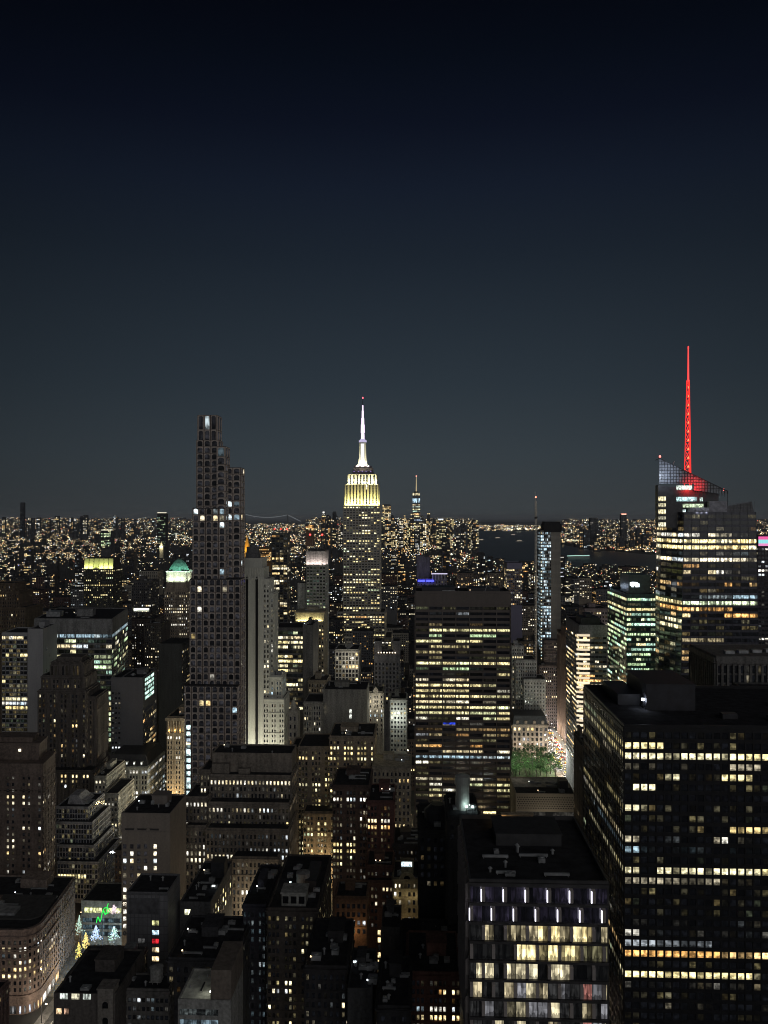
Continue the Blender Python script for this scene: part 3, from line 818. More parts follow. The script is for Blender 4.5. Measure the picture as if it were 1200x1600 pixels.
# green pyramid roof tower
def pyr(b):
    x0, x1, y0, y1, z = b.last
    m = MB(); cx_, cy_ = (x0 + x1) / 2, (y0 + y1) / 2; r = (x1 - x0) / 2
    for i in range(8):
        a = x0 + (x1 - x0) * (i + .5) / 8
        m.cyl(a, y0 + .6, z - 11, z - .4, .55)
    m.box(x0 - .8, x1 + .8, y0 - .8, y1 + .8, z - .5, z + .4)
    b.part('colonnade', m, wall_mat((.45, .44, .38), .7, .15))
    m = MB()
    prev = None
    for (q, zz) in ((1.0, .4), (.78, 6), (.55, 10.5), (.3, 14), (.12, 15.5)):
        ring = [(cx_ + r * q * cos(2 * pi * i / 8 + pi / 8) * 1.05, cy_ + r * q * sin(2 * pi * i / 8 + pi / 8) * 1.05, z + zz) for i in range(8)]
        if prev:
            for i in range(8):
                j = (i + 1) % 8; m.poly([prev[i], prev[j], ring[j], ring[i]])
        prev = ring
    m.poly(prev)
    b.part('roof', m, plain_mat('copper_roof', (.16, .38, .30), .6))
    for xx in (-.6, .0, .6): flood(b, (cx_ + r * xx, y0 - 7, z - 13), 16000, (.75, 1, .82), (0, .45, 1))
    flood(b, (x1 + 7, cy_, z - 13), 14000, (.8, 1, .8), (-.45, 0, 1))
    for w in (-2.4, -1.57, -.74, .1): flood(b, (cx_ + r * 1.9 * cos(w), cy_ + r * 1.9 * sin(w), z - 1), 9000, (.6, 1, .82), (-.7 * cos(w), -.7 * sin(w), .8))
simple('stone_tower', 'stone tower with a floodlit green copper roof above a lit colonnade', 'green roofed tower', (.24, .2, .16), 1000, [(257, 293, 920, 1000, 27, ST(fh=4, bay=2.6, wf=.45, lp=.3, pal='cream', top=3, dim=.4)), (260, 291, 893, 1001, 25, None)], None, yvis=1010, clutter=0, extra=pyr)
def ycrown(b):
    x0, x1, y0, y1, z = b.last
    for i in range(6):
        w = (x1 - x0) / 6
        m = MB(); a = x0 + i * w
        m.hexa([(a + .4, y0 - .4, z), (a + w - .4, y0 - .4, z), (a + w - .4, y0 + .6, z), (a + .4, y0 + .6, z), (a + .7, y0 + 2, z + 17), (a + w - .7, y0 + 2, z + 17), (a + w - .7, y0 + 3, z + 17), (a + .7, y0 + 3, z + 17)])
        b.part('crown_fin', m, wall_mat((.5, .5, .3), .6, .1))
        if i not in (2, ): flood(b, (a + w / 2, y0 - 5, z + .5), 9000, (.9, 1, .38), (0, .5, 1))
    m = MB(); m.hexa([(x0 + 1, y0 + 1, z), (x1 - 1, y0 + 1, z), (x1 - 1, y1 - 1, z), (x0 + 1, y1 - 1, z), (x0 + 3, y0 + 3.2, z + 18), (x1 - 3, y0 + 3.2, z + 18), (x1 - 3, y1 - 3, z + 18), (x0 + 3, y1 - 3, z + 18)])
    b.part('crown', m, b.mat)
simple('office_tower', 'dark tower with a crown of fins lit yellow green', 'yellow crowned tower', (.06, .058, .05), 1300, [(131, 177, 889, 1300, 40)], ST(fh=4, bay=3, wf=.5, lp=.1, pal='yellow', rv=1.2, rows={0: (.7, 'yellow', 1)}, top=.5), yvis=945, clutter=0, extra=ycrown)
simple('stone_tower', 'dark brown stepped tower at the left edge, behind the glass and concrete tower', 'brown stepped tower', (.10, .075, .055), 850, [(-30, 39, 950, 850, 40), (-30, 30, 925, 856, 30), (-30, 24, 912, 860, 24)], ST(fh=4, bay=2.6, pd=.6, lp=.04, pal='warm', wf=.4), yvis=1005, clutter=0)
simple('office_building', 'dark mid rise block with a bright white ring of light at its foot', 'mid rise with the white ring', (.09, .085, .085), 1100, [(206, 236, 908, 1100, 34, ST(fh=3.8, bay=2.6, wf=.6, lp=.05, rows={8: (.8, 'cream', .9)}, pal='cream'))], None, yvis=965, clutter=2,
       extra=lambda b: b.wins.append(([(b.last[0] + 2, -.6, WZ(957, 1100)), (b.last[1] - 2, -.6, WZ(957, 1100)), (b.last[1] - 2, -.6, WZ(952, 1100)), (b.last[0] + 2, -.6, WZ(952, 1100))], (1.5, 1.6, 1.3), .4, 1, 1, (0, -1))))
simple('apartment_building', 'dark brick apartment slab beside the broad office slab, few windows lit', 'brick apartment slab', (.07, .055, .05), 950, [(206, 240, 968, 950, 40)], ST(fh=3.1, bay=3, wf=.4, lp=.16, pal='cream', rv=.6), yvis=1050, clutter=3)
simple('apartment_building', 'dark apartment tower with stacked balconies left of the green roofed tower', 'balcony apartment tower', (.075, .065, .06), 900, [(226, 252, 975, 900, 30)], ST(fh=3.1, bay=2.4, wf=.5, pd=.9, lp=.12, pal='cream'), yvis=1050, clutter=2)
# mansard block
def mans(b):
    x0, x1, y0, y1, z = b.last
    m = MB(); m.hexa([(x0, y0, z), (x1, y0, z), (x1, y1, z), (x0, y1, z), (x0 + 3, y0 + 5, z + 9), (x1 - 3, y0 + 5, z + 9), (x1 - 3, y1 - 4, z + 9), (x0 + 3, y1 - 4, z + 9)])
    b.part('mansard_roof', m, plain_mat('slate', (.03, .03, .034), .6))
    for i in range(5):
        a = x0 + 5 + i * (x1 - x0 - 10) / 4
        m = MB(); m.box(a - .9, a + .9, y0 + .8, y0 + 4, z + 1.6, z + 4.6); d = b.part('dormer', m, b.mat)
        me = win_mesh('pane', [([(a - .6, y0 + .74, z + 2), (a + .6, y0 + .74, z + 2), (a + .6, y0 + .74, z + 4.2), (a - .6, y0 + .74, z + 4.2)], (1.0, 1.05, .95), .3, 1)])
        o = bpy.data.objects.new('pane', me); scene.collection.objects.link(o); o.parent = d
    m = MB(); m.box(x0 - .8, x1 + .8, y0 - .8, y1, z - 1, z + .3); b.part('cornice', m, b.mat)
simple('stone_building', 'pale stone block with a dark mansard roof, dormers and bright white windows', 'mansard roofed block', (.27, .28, .26), 640, [(165, 230, 1199, 640, 44)], ST(fh=4.2, bay=2.5, wf=.62, hf=.6, lp=.5, pal='white', grp=4, top=1.2, rows={0: (.97, 'white', 1.0), 1: .05, 2: (.7, 'white', .7), 3: .05, 4: (.9, 'white', .9), 5: .8, 6: .9}), yvis=1275, clutter=0, extra=mans)
def colon(b):
    x0, x1, y0, y1, z = b.last
    for i in range(6):
        m = MB(); a = x0 + 1.2 + i * (x1 - x0 - 2.4) / 5; m.cyl(a, y0 - 1.4, z - 11.5, z - 2.2, .55, .5); m.box(a - .75, a + .75, y0 - 2.1, y0 - .7, z - 12, z - 11.5)
        b.part('column', m, b.mat)
    m = MB(); m.box(x0 - .8, x1 + .8, y0 - 2.3, y1, z - 2.2, z); m.box(x0 - .4, x1 + .4, y0 - 2.2, y0, z - 13, z - 12); b.part('cornice', m, b.mat)
    for i in range(3): add_light('column_lamp', 'POINT', (x0 + 2.2 + i * 4.6, y0 - 1.1, z - 10.4), 260, (1, .66, .26), b.root, .3)
    for i in range(3): add_light('column_lamp', 'POINT', (x0 + 2.2 + i * 4.6, y0 - 9, 26 + 0 * i), 5200, (1, .72, .36), b.root, .3)
simple('stone_building', 'cream stone block with a lamp lit colonnade along its top, beside the arch window tower', 'colonnaded cream block', (.36, .3, .22), 640, [(261, 287, 1121, 640, 34)], ST(fh=4.0, bay=2.2, wf=.5, lp=.06, pal='cream', top=14, grp=3, dim=.5), yvis=1245, clutter=2, extra=colon)
# grey brown blank topped tower
def slots(b):
    x0, x1, y0, y1, z = b.last
    for i in range(3):
        m = MB(); a = x0 + 2 + i * 7; m.box(a, a + 5, y0 - .18, y0 + .02, z - 8.6, z - 7.9); m.box(a - .2, a + 5.2, y0 - .3, y0 + .02, z - 7.9, z - 7.7); b.part('louvre', m, DARKMETAL)
    m = MB(); m.box(x0, x1, y0 - .25, y0, z - 9.6, z - 9.2); m.box(x0, x1, y0 - .2, y0, z - .6, z + .4); b.part('ledge', m, b.mat)
    for c in range(5):
        for r in range(13):
            u = (195, 206, 217, 227.5, 242.5)[c]; a = WX(u - 2.6, b.Y) - b.cx; e = WX(u + 2.6, b.Y) - b.cx
            zz = WZ(1320 + 11.3 * r, b.Y, u) - 1.0
            lit = (c == 4) or (b.rng.random() < .42 and r > 0)
            g = pick('cream', b.rng) if lit else (.01, .01, .012); k = b.rng.uniform(.5, 1.1) if lit else 1
            b.wins.append(([(a, -.06, zz - 1.1), (e, -.06, zz - 1.1), (e, -.06, zz + 1.3), (a, -.06, zz + 1.3)], tuple(q * k for q in g), b.rng.random(), 1, lit, (0, -1)))
simple('office_building', 'plain grey brown tower with a blank top and five columns of small windows', 'plain grey brown tower', (.21, .185, .165), 440, [(190, 266, 1273, 440, 31, 'blank')], None, yvis=1400, clutter=7, extra=slots, mat=wall_mat((.21, .185, .165), .9, .18))
def tile(b):
    x0, x1, y0, y1, z = b.last
    for px_, py_, g in ((243, 1442, (.45, .45, .2)), (243, 1457, (.4, .55, .65)), (243, 1470.5, (.3, .01, .015)), (243, 1484, (1, .75, .42)), (243, 1498, (1, .74, .4)), (214, 1497, (.002,) * 3), (214, 1511, (.002,) * 3), (214, 1525, (.002,) * 3), (243, 1511, (.01,) * 3), (243, 1526, (.01,) * 3), (221, 1470, (.03, .03, .03))):
        a = WX(px_ - 5.5, b.Y) - b.cx; e = WX(px_ + 5.5, b.Y) - b.cx; zz = WZ(py_, b.Y, px_)
        m = MB(); m.box(a - .15, e + .15, -.12, .02, zz - 1.35, zz - 1.15); m.box(a - .15, e + .15, -.12, .02, zz + 1.15, zz + 1.35); f = b.part('window', m, DARKMETAL)
        me = win_mesh('pane', [([(a, -.06, zz - 1.15), (e, -.06, zz - 1.15), (e, -.06, zz + 1.15), (a, -.06, zz + 1.15)], g, b.rng.random(), 2)])
        o = bpy.data.objects.new('pane', me); scene.collection.objects.link(o); o.parent = f
    m = MB(); a = WX(201, b.Y) - b.cx; e = WX(248, b.Y) - b.cx; m.box(a, e, -.1, .02, z - 9.5, z - 1.9); m.box(x0, x1, -.16, 0, z - .5, z + .3); b.part('louvre', m, plain_mat('grey_panel', (.10, .10, .11), .7))
simple('office_building', 'slim grey tower clad in square tiles, with a single column of lit windows', 'tile clad tower', GREY, 372, [(198, 262, 1397, 372, 20, 'blank')], None, yvis=1560, clutter=3, extra=tile, big=False, mat=wall_mat((.20, .20, .215), .6, .15, .4, (2.0, 3.9, .14, .5)))
# low pavilion and plaza
def pav(b):
    x0, x1, y0, y1, z = b.last
    b.wins.append(([(x0 + 2, -.2, z - 6.3), (x0 + 7, -.2, z - 6.3), (x0 + 7, -.2, z - 3.2), (x0 + 2, -.2, z - 3.2)], (.75, .78, .36), .2, 3, 1, (0, -1)))
    b.wins.append(([(x0 + 7.4, -.2, z - 6.3), (x1 - 1, -.2, z - 6.3), (x1 - 1, -.2, z - 3.2), (x0 + 7.4, -.2, z - 3.2)], (.6, .62, .3), .7, 12, 1, (0, -1)))
    for k in range(3):
        b.wins.append(([(x0 + 1, -.2, z - 12 - 4 * k), (x1 - 1, -.2, z - 12 - 4 * k), (x1 - 1, -.2, z - 9.4 - 4 * k), (x0 + 1, -.2, z - 9.4 - 4 * k)], (.03, .05, .06), .7, 14, 0, (0, -1)))
simple('pavilion', 'low glass fronted building with a pale yellow lit band facing the sparkling plaza', 'plaza pavilion', (.22, .22, .2), 470, [(127, 200, 1410, 470, 24, 'blank')], None, yvis=1520, clutter=0, extra=pav)
# dark roofs at the bottom left
def shed(b):
    x0, x1, y0, y1, z = b.last
    m = MB(); a = WX(121, b.Y) - b.cx; e = WX(163, b.Y) - b.cx
    m.box(a, e, -1.2, 6, z - .2, z + 4.2); m.box(a - .4, e + .4, -1.6, 6.4, z + 4.2, z + 5.0); b.part('penthouse', m, wall_mat((.33, .33, .31), .7, .1, .3, (2.2, 8, .1, .6)))
    m = MB(); m.box((a + e) / 2 - .5, (a + e) / 2 + .1, 8, 22, z + .1, z + .7); m.box((a + e) / 2 + 6, (a + e) / 2 + 9, 10, 13, z, z + 1); b.part('duct', m, STEEL)
    m = MB(); m.box(x1 - 9, x1 - 4, 6, 24, z, z + 3); m.box(x1 - 9.5, x1 - 3.5, 5, 7, z + .6, z + 2.6, 1); b.part('air_conditioner', m, [METAL, wall_mat((.5, .48, .4))])
simple('low_building', 'low building with a wide black roof and a pale boxy penthouse on its edge', 'black roofed low building', (.06, .06, .06), 345, [(104, 200, 1527, 345, 24)], ST(fh=3.6, bay=3, lp=.1, wf=.6), clutter=3, extra=shed, big=False)
def arch_tower(b):
    x0, x1, y0, y1, z = b.last
    m = MB(); a = WX(154, b.Y) - b.cx; e = WX(178, b.Y) - b.cx; c = (a + e) / 2
    m.box(a, e, -1.0, 5, z - 30, z + 3.0); m.box(a - .3, e + .3, -1.3, 5.3, z + 3, z + 3.6)
    b.part('tower', m, wall_mat((.17, .155, .14)))
    for zz in (z - 2.5, z - 8.5, z - 14):
        m = MB(); pts = [(c - 1.1, zz - 1.5), (c + 1.1, zz - 1.5)] + [(c + 1.1 * cos(q * pi / 8), zz + 1.1 * sin(q * pi / 8)) for q in range(9)]
        m.poly([(p[0], -1.06, p[1]) for p in pts]); b.part('arched_window', m, plain_mat('black_glass', (.01, .01, .012), .1))
    for px_, w_, py_, g in ((100, 9, 1569, (.5, .55, .5)), (118, 9, 1569, (.45, .42, .3)), (136, 9, 1569, (.3, .33, .3)), (92, 6, 1593, (1, .7, .4)), (104, 5, 1593, (.5, .3, .2))):
        u0 = WX(px_ - w_ * .7, b.Y) - b.cx; u1 = WX(px_ + w_ * .7, b.Y) - b.cx; zz = WZ(py_, b.Y)
        b.wins.append(([(u0, -.1, zz - 1), (u1, -.1, zz - 1), (u1, -.1, zz + 1.2), (u0, -.1, zz + 1.2)], g, b.rng.random(), 3, 1, (0, -1)))
simple('stone_building', 'dark low block with a small stone arch tower and lit ground floor, lower left', 'arch turret block', (.09, .08, .075), 300, [(84, 180, 1556, 300, 32, 'blank')], None, clutter=4, extra=arch_tower)
simple('stone_building', 'low grey block with strips of dark windows and a wooden water tank', 'low block with the water tank', (.12, .115, .11), 312, [(178, 264, 1548, 312, 11)], ST(fh=3.4, bay=1.9, wf=.7, hf=.5, lp=.03, pal='white', dim=.5), clutter=4, tank=0, big=False, extra=lambda b: b.tank(WX(242, 316) - b.cx, 6, b.last[4], 2.6, 5.0, 1.2, wall_mat((.26, .26, .25))))

# ---------------- plaza decorations
rp = random.Random(11)
def bulb_spray(name, label, x, y, z0, w, h, n, cols, cat, group=None, trunk=True):
    root = tag(empty(name, (x, y, 0)), label, cat, group)
    m = MB(); m.cyl(0, 0, z0, z0 + h * .5, .25, .12, 8); m.bar((0, 0, z0 + h * .3), (w * .3, 0, z0 + h * .7), .1); m.bar((0, 0, z0 + h * .3), (-w * .3, .4, z0 + h * .7), .1)
    m.build('trunk', WOOD, root)
    m = MB()
    for i in range(int(n * 1.7)):
        t = rp.random(); a = rp.random() * 2 * pi; r = w * .55 * (1.05 - t) * (.35 + .65 * rp.random()) * (.7 + .3 * sin(3 * a + 9 * t)); s_ = rp.uniform(.07, .2)
        px_, py_, pz_ = r * cos(a), r * sin(a), z0 + h * (.3 + .7 * t)
        m.box(px_ - s_, px_ + s_, py_ - s_, py_ + s_, pz_ - s_, pz_ + s_, rp.randrange(len(cols)))
    m.build('string_lights', [lamp_mat(c, rp.uniform(.9, 1.8)) for c in cols], root)['kind'] = 'stuff'
GP = lambda px_, Y_: WX(px_, Y_)
for px_, Y_, py_, w, h, n, cols, lab in (
    (124, 446, 1448, 6, 14, 90, [(.45, .7, .55), (.6, .8, .7)], 'pale green lit tree on the plaza, nearest the street'),
    (150, 448, 1462, 9, 11, 150, [(.4, .6, 1), (.8, .9, 1)], 'blue white lit tree in the middle of the plaza'),
    (178, 452, 1462, 9, 11, 140, [(.3, .6, .7), (.7, .9, 1), (.5, .8, .6)], 'teal lit tree on the plaza beside the tile clad tower'),
    (178, 466, 1426, 7, 7, 80, [(1, .7, .85), (1, .85, .9)], 'pink white lit tree under the pavilion band'),
    (134, 436, 1474, 6, 12, 110, [(1, .7, .2), (.9, .8, .3)], 'golden lit tree on the plaza near the street corner'),
    (123, 424, 1490, 5, 12, 90, [(.9, .62, .15), (.7, .7, .2)], 'golden lit tree beside the black roofed low building'),
):
    bulb_spray('lit_tree', lab, GP(px_, Y_), Y_, max(0, WZ(py_, Y_) - h * .8), w, h, n, cols, 'tree', 'trees strung with lights on the plaza')
root = tag(empty('light_sculpture', (GP(160, 455), 455, 0)), 'curled bright green light sculpture at the middle of the plaza', 'sculpture')
m = MB(); zc = WZ(1437, 455)
pts = [(-3.5 + 7 * t / 16, 0, zc - 5 + 9 * t / 16 + 2.2 * sin(t * .9)) for t in range(17)]
for i in range(16): m.bar(pts[i], pts[i + 1], .28)
for i in range(9): m.bar((2.2 + 1.8 * cos(i * .7), .1, zc + 2 + 1.8 * sin(i * .7)), (2.2 + 1.8 * cos(i * .7 + .7), .1, zc + 2 + 1.8 * sin(i * .7 + .7)), .28)
m.build('light_tube', lamp_mat((.04, 1, .12), 1.1), root)
m = MB(); m.cyl(0, 0, 0, zc - 4, .4, .25); m.box(-1.5, 1.5, -1.5, 1.5, 0, .5); m.build('stand', DARKMETAL, root)
for px_, Y_, c, e in ((150, 440, (.6, .8, 1), 9000), (180, 444, (.7, .9, 1), 8000), (126, 430, (1, .75, .35), 6000)):
    root = tag(empty('plaza_lamp', (GP(px_, Y_), Y_, 0)), {150: 'plaza lamp post under the blue white lit tree', 180: 'plaza lamp post beside the tile clad tower', 126: 'plaza lamp post by the street with a warm lamp'}[px_], 'lamp')
    m = MB(); m.cyl(0, 0, 0, 6, .12, .08); m.cyl(0, 0, 0, .4, .3, .2); m.build('post', DARKMETAL, root)
    m = MB(); m.cyl(0, 0, 6, 6.7, .35, .2); m.build('lamp_head', lamp_mat(c, 3), root)
    add_light('lamp_light', 'POINT', (0, 0, 7.2), e, c, root, .4)
# ---------------- centre: tall stepped tower of arched windows
def arch_face(b, P0, P1, z0, z1, fh, nx, ztop_tall, lits, frame, seedrows=None, maxrow=999):
    dx, dy = P1[0] - P0[0], P1[1] - P0[1]; W = sqrt(dx * dx + dy * dy)
    u = (dx / W, dy / W); n = (u[1], -u[0]); bw = W / nx
    z = z1; r = 0
    zmin = WZ(b.yvis, b.Y) - 4
    gap = .62
    while z - fh > max(z0, zmin - 3):
        h = (ztop_tall[r] if r < len(ztop_tall) else fh)
        for i in range(nx):
            a, e = i * bw, (i + 1) * bw
            # frame of the cell with an arched head
            fw = bw * .085
            def P(t, q, d=.4): return (P0[0] + u[0] * t + n[0] * d, P0[1] + u[1] * t + n[1] * d, q)
            m = b.wall
            m.obox(P0, u, n, a + gap * .5, a + gap * .5 + fw, -.05, .42, z - h + .25, z - .1, 1)
            m.obox(P0, u, n, e - gap * .5 - fw, e - gap * .5, -.05, .42, z - h + .25, z - .1, 1)
            m.obox(P0, u, n, a + gap * .5 + fw, e - gap * .5 - fw, -.05, .4, z - .1 - fw, z - .1, 1)
            m.obox(P0, u, n, a + gap * .5 + fw, e - gap * .5 - fw, -.05, .4, z - h + .25, z - h + .5, 1)
            rr_ = (bw - gap - 2 * fw) * .36
            for sgn, xx in ((1, a + gap * .5 + fw), (-1, e - gap * .5 - fw)):
                pts = [P(xx, z - .1 - fw, .38)] + [P(xx + sgn * rr_ * (1 - cos(q * pi / 8)), z - .1 - fw - rr_ * (1 - sin(q * pi / 8)), .38) for q in range(0, 5)]
                if sgn < 0: pts = pts[::-1]
                m.poly(pts[::-1], 1)
            lit = b.rng.random() < lits
            if seedrows and (r in seedrows): lit = b.rng.random() < seedrows[r][0]
            if lit:
                c = pick('cream' if b.rng.random() < .7 else 'cool', b.rng) if not (seedrows and r in seedrows) else pick(seedrows[r][1], b.rng)
                k = b.rng.choice((.25, .4, .6, .9)); g = tuple(q * k for q in c)
            else: 
                k = b.rng.uniform(.001, .012); g = (k, k, k * 1.2)
            b.wins.append(([P(a + gap * .5 + fw, z - h + .5, .07), P(e - gap * .5 - fw, z - h + .5, .07), P(e - gap * .5 - fw, z - .1 - fw, .07), P(a + gap * .5 + fw, z - .1 - fw, .07)], g, b.rng.random(), 1, lit, n))
        z -= h; r += 1
FRAME = wall_mat((.46, .40, .36), .7, .2); ARCHW = wall_mat((.08, .058, .05), .8, .25)
b = Building('residential_tower', 'tall slim stepped tower of brown framed arched windows, left of the floodlit skyscraper', 'tower', 560, 332, 1245, 0, 'tall arched window tower', mat=ARCHW)
fh = 4.72
# (front pixels, top row, distance, depth, bays, tall top rows)
for (a, c, yt, Y_, d, nb, tall, sr) in (
    (309, 339, 649, 568, 13, 3, (10.6, 9.0, 7.2, 5.4, 5.0), {0: (.3, 'cool'), 2: (.5, 'cream')}),
    (307, 341, 688, 566, 13, 3, (), None),
    (339, 352, 698, 562, 13, 1, (7.2, 5.6), {0: (.3, 'cool')}),
    (352, 376, 731, 570, 12, 2, (), {5: (1, 'cool'), 7: (1, 'cool')}),
    (301, 352, 794, 560, 15, 5, (), {0: (.5, 'cool'), 1: (.7, 'cream'), 2: (.2, 'cool')}),
    (297, 376, 905, 556, 14, 8, (), {6: (.25, 'cream'), 8: (.3, 'yellow')}),
    (289, 372, 1072, 550, 16, 8, (), {2: (.25, 'warm'), 3: (.2, 'cool')}),
):
    b.tier(a, c, yt, Y_, d, None, parapet=.3)
    x0, x1, y0, y1, z = b.last
    # the block above already covers the lower storeys only where it stands further back
    arch_face(b, (x0, y0), (x1, y0), WZ(1260, Y_), z, fh, nb, tall, .03, FRAME, sr)
    arch_face(b, (x1, y0), (x1, y1), WZ(1260, Y_), z, fh, max(1, int(d / 6)), tall, .04, FRAME)
    arch_face(b, (x0, y1), (x0, y0), WZ(1260, Y_), z, fh, max(1, int(d / 6)), tall, .0, FRAME)
    if yt in (794, 905, 1072):
        m = MB(); m.box(x0 + .3, x1 - .3, y0 - .5, y0 + .1, z - .4, z + .3); b.part('terrace_edge', m, DARKMETAL)
# the lit white column of windows at the lower left edge
for r in range(11):
    z0_ = WZ(1140 + 10.4 * r, 549); a = WX(291, 549) - b.cx; e = WX(297.5, 549) - b.cx; y_ = 549.45 - b.Y
    b.wins.append(([(a, y_, z0_ - 1.6), (e, y_, z0_ - 1.6), (e, y_, z0_ + 1.6), (a, y_, z0_ + 1.6)], (.75, 1.0, 1.0) if r != 2 else (.25, .3, .35), b.rng.random(), 1, 1, (0, -1)))
b.finish([FRAME])

# --- stone tower with two dark vertical slots
b = Building('stone_tower', 'tall pale stone tower with two long dark vertical slots and a setback lantern on top', 'tower', 645, 395, 1172, 0, 'pale slotted stone tower', mat=wall_mat((.50, .50, .45), .85, .12))
b.tier(376, 412, 889, 645, 24, None); x0, x1, y0, y1, z = b.last
W = x1 - x0
for f0 in (.27, .70):
    m = MB(); a = x0 + W * (f0 - .055); e = x0 + W * (f0 + .055)
    m.box(a, e, y0 - .06, y0 + .02, 20, z - 8); m.prism([(a, y0 - .05), (e, y0 - .05), (e, y0), (a, y0)], z - 8, z - 6.4, top=[(a + (e - a) * .4, y0 - .05), (e - (e - a) * .4, y0 - .05), (e - (e - a) * .4, y0), (a + (e - a) * .4, y0)])
    b.part('window_slot', m, plain_mat('slot_glass', (.01, .01, .012), .3))
    m = MB()
    for q in (a - .8, e + .15): m.box(q, q + .65, y0 - .7, y0 + .02, 20, z - 3)
    b.part('pilaster', m, b.mat)
m = MB()
for i in range(15): m.box(x0 + W * i / 14 - .25, x0 + W * i / 14 + .25, y0 - .45, y0 + .05, z - 6, z + 1.2)
m.box(x0 - .3, x1 + .3, y0 - .4, y0 + .1, z - 8.2, z - 7.7); b.part('crown', m, b.mat)
b.tier(378, 410, 874, 646, 20, None)
m = MB(); a = WX(383, 648) - b.cx; e = WX(403, 648) - b.cx; zz = b.last[4]
m.box(a, e, 4, 14, zz, zz + 5); m.box(a + .8, e - .8, 4.8, 13.2, zz + 5, zz + 10); m.box(a - .3, e + .3, 3.7, 14.3, zz + 4.6, zz + 5.2); m.cyl((a + e) / 2, 9, zz + 10, zz + 11.5, 3, 2.2)
b.part('lantern', m, wall_mat((.12, .12, .125)))
lo = ST(fh=4.1, bay=2.15, wf=.5, hf=.55, lp=.1, pal='cream', grp=3, pd=.3, sd=.15, rv=.6, dim=.5, top=3)
b.tier(411.5, 421, 905, 647, 20, ST(**{**lo, 'lp': .1}), parapet=.5)
b.tier(411.5, 427, 928, 650, 22, lo)
b.tier(411.5, 444, 1092, 646, 26, lo)
b.tier(419, 440, 1057, 648, 20, ST(**{**lo, 'lp': .35, 'pd': .7, 'pal': 'cool'}))
m = MB(); zz = b.last[4]
for i in range(6): m.box(b.last[0] + i * 1.9, b.last[0] + i * 1.9 + 1.4, b.last[2] + 3, b.last[2] + 8, zz, zz + 3 + (i % 2))
b.part('penthouse', m, METAL)
for px_ in (383, 404): add_light('facade_lamp', 'POINT', (WX(px_, 645) - b.cx, -26, 40), 85000, (1, .96, .76), b.root, 1.0)
b.finish()

# --- wide stepped stone block
b = Building('stone_building', 'wide brown stone block stepping back in tiers, below the slotted stone tower', 'building', 470, 388, 1425, 0, 'wide stepped stone block', col=(.20, .175, .15))
ws = ST(fh=4.05, bay=2.35, wf=.48, hf=.62, lp=.12, pal='cream', pd=.3, sd=.16, rv=.7, dim=.7, top=1.6)
b.tier(363, 434, 1341, 466, 18, ST(**{**ws, 'lp': .06}))
b.tier(322, 451, 1297, 476, 30, ST(**{**ws, 'rows': {0: (.15, 'white', .5), 1: (.2, 'white', .5), 2: (.3, 'white', .5), 3: (.95, 'cream', .85)}}))
b.tier(290, 322, 1292, 480, 26, ST(**{**ws, 'rows': {3: (.9, 'cream', .8), 0: (.2, 'cream', .6)}}))
b.tier(325, 452, 1256, 486, 30, ST(**{**ws, 'rows': {0: (.65, 'cream', .7), 1: .1, 2: (.25, 'yellow', .7), 3: (.3, 'white', .4)}}))
b.tier(290, 324, 1247, 487, 24, ST(**{**ws, 'rows': {0: (.7, 'cream', .7), 2: (.4, 'cream'), 3: (.4, 'cream')}}))
b.tier(328, 455, 1213, 496, 28, ST(**{**ws, 'rows': {0: (.93, 'cream', .9), 2: (.2, 'white', .5)}}))
b.tier(313, 328, 1205, 497, 22, ST(**{**ws, 'lp': .15}))
b.tier(331, 456, 1179, 504, 20, None)
m = MB(); x0, x1, y0, y1, z = b.last; m.box(x0 + 1, x0 + 12, y0 - 4, y0 + .5, z - 11, z - 5); m.box(x0 + 18, x0 + 25, y0 - 4, y0 + .5, z - 11, z - 8); b.part('roof_shed', m, b.mat)
b.clutter(4, big=False)
add_light('street_glow', 'POINT', (WX(400, 452) - b.cx, -16, 26), 12000, (1, .82, .55), b.root, 1.0)
b.finish()

lt = dict(fh=3.75, bay=2.35, wf=.55, hf=.55, pd=.25, sd=.16, pal='yellow', dim=.7)
simple('stone_building', 'stone block with many bright yellow windows, right of the wide stepped block', 'yellow windowed stone block', TAN, 556,
       [(474, 527, 1270, 548, 30, ST(**lt, lp=.25, grp=4)), (453, 470, 1172, 566, 30, ST(**lt, lp=.3)), (466, 522, 1168, 562, 34, ST(**lt, lp=.3, grp=4, rows={1: (.8, 'yellow', 1), 0: .1, 2: .1})), (515, 584, 1152, 556, 36, ST(**lt, lp=.25, grp=4, rows={0: .1, 1: (.95, 'yellow', 1.15), 2: (.7, 'yellow', 1), 3: (.6, 'yellow', 1), 4: .15, 6: (.6, 'yellow'), 7: (.3, 'yellow')}))], None, yvis=1340, clutter=6,
       extra=lambda b: (add_light('street_glow', 'POINT', (WX(500, 530) - b.cx, -20, 14), 16000, (1, .72, .36), b.root, 1.0)))
simple('brick_building', 'dark brown brick block with one bright white row of windows under its flat top', 'brown block with the white row', (.085, .06, .055), 482, [(520, 577, 1229, 482, 34)], ST(fh=3.9, bay=2.0, wf=.6, hf=.55, lp=.04, pal='cream', grp=4, pd=.2, dim=.75, rows={0: 0, 1: (1, 'white', 1.25), 4: .1, 8: (.75, 'yellow', 1, (0, .66)), 9: (.8, 'yellow', 1.1, (0, .7)), 10: (.6, 'yellow', .9, (0, .5)), 11: (.6, 'yellow', .9, (0, .5))}), yvis=1360, clutter=6)
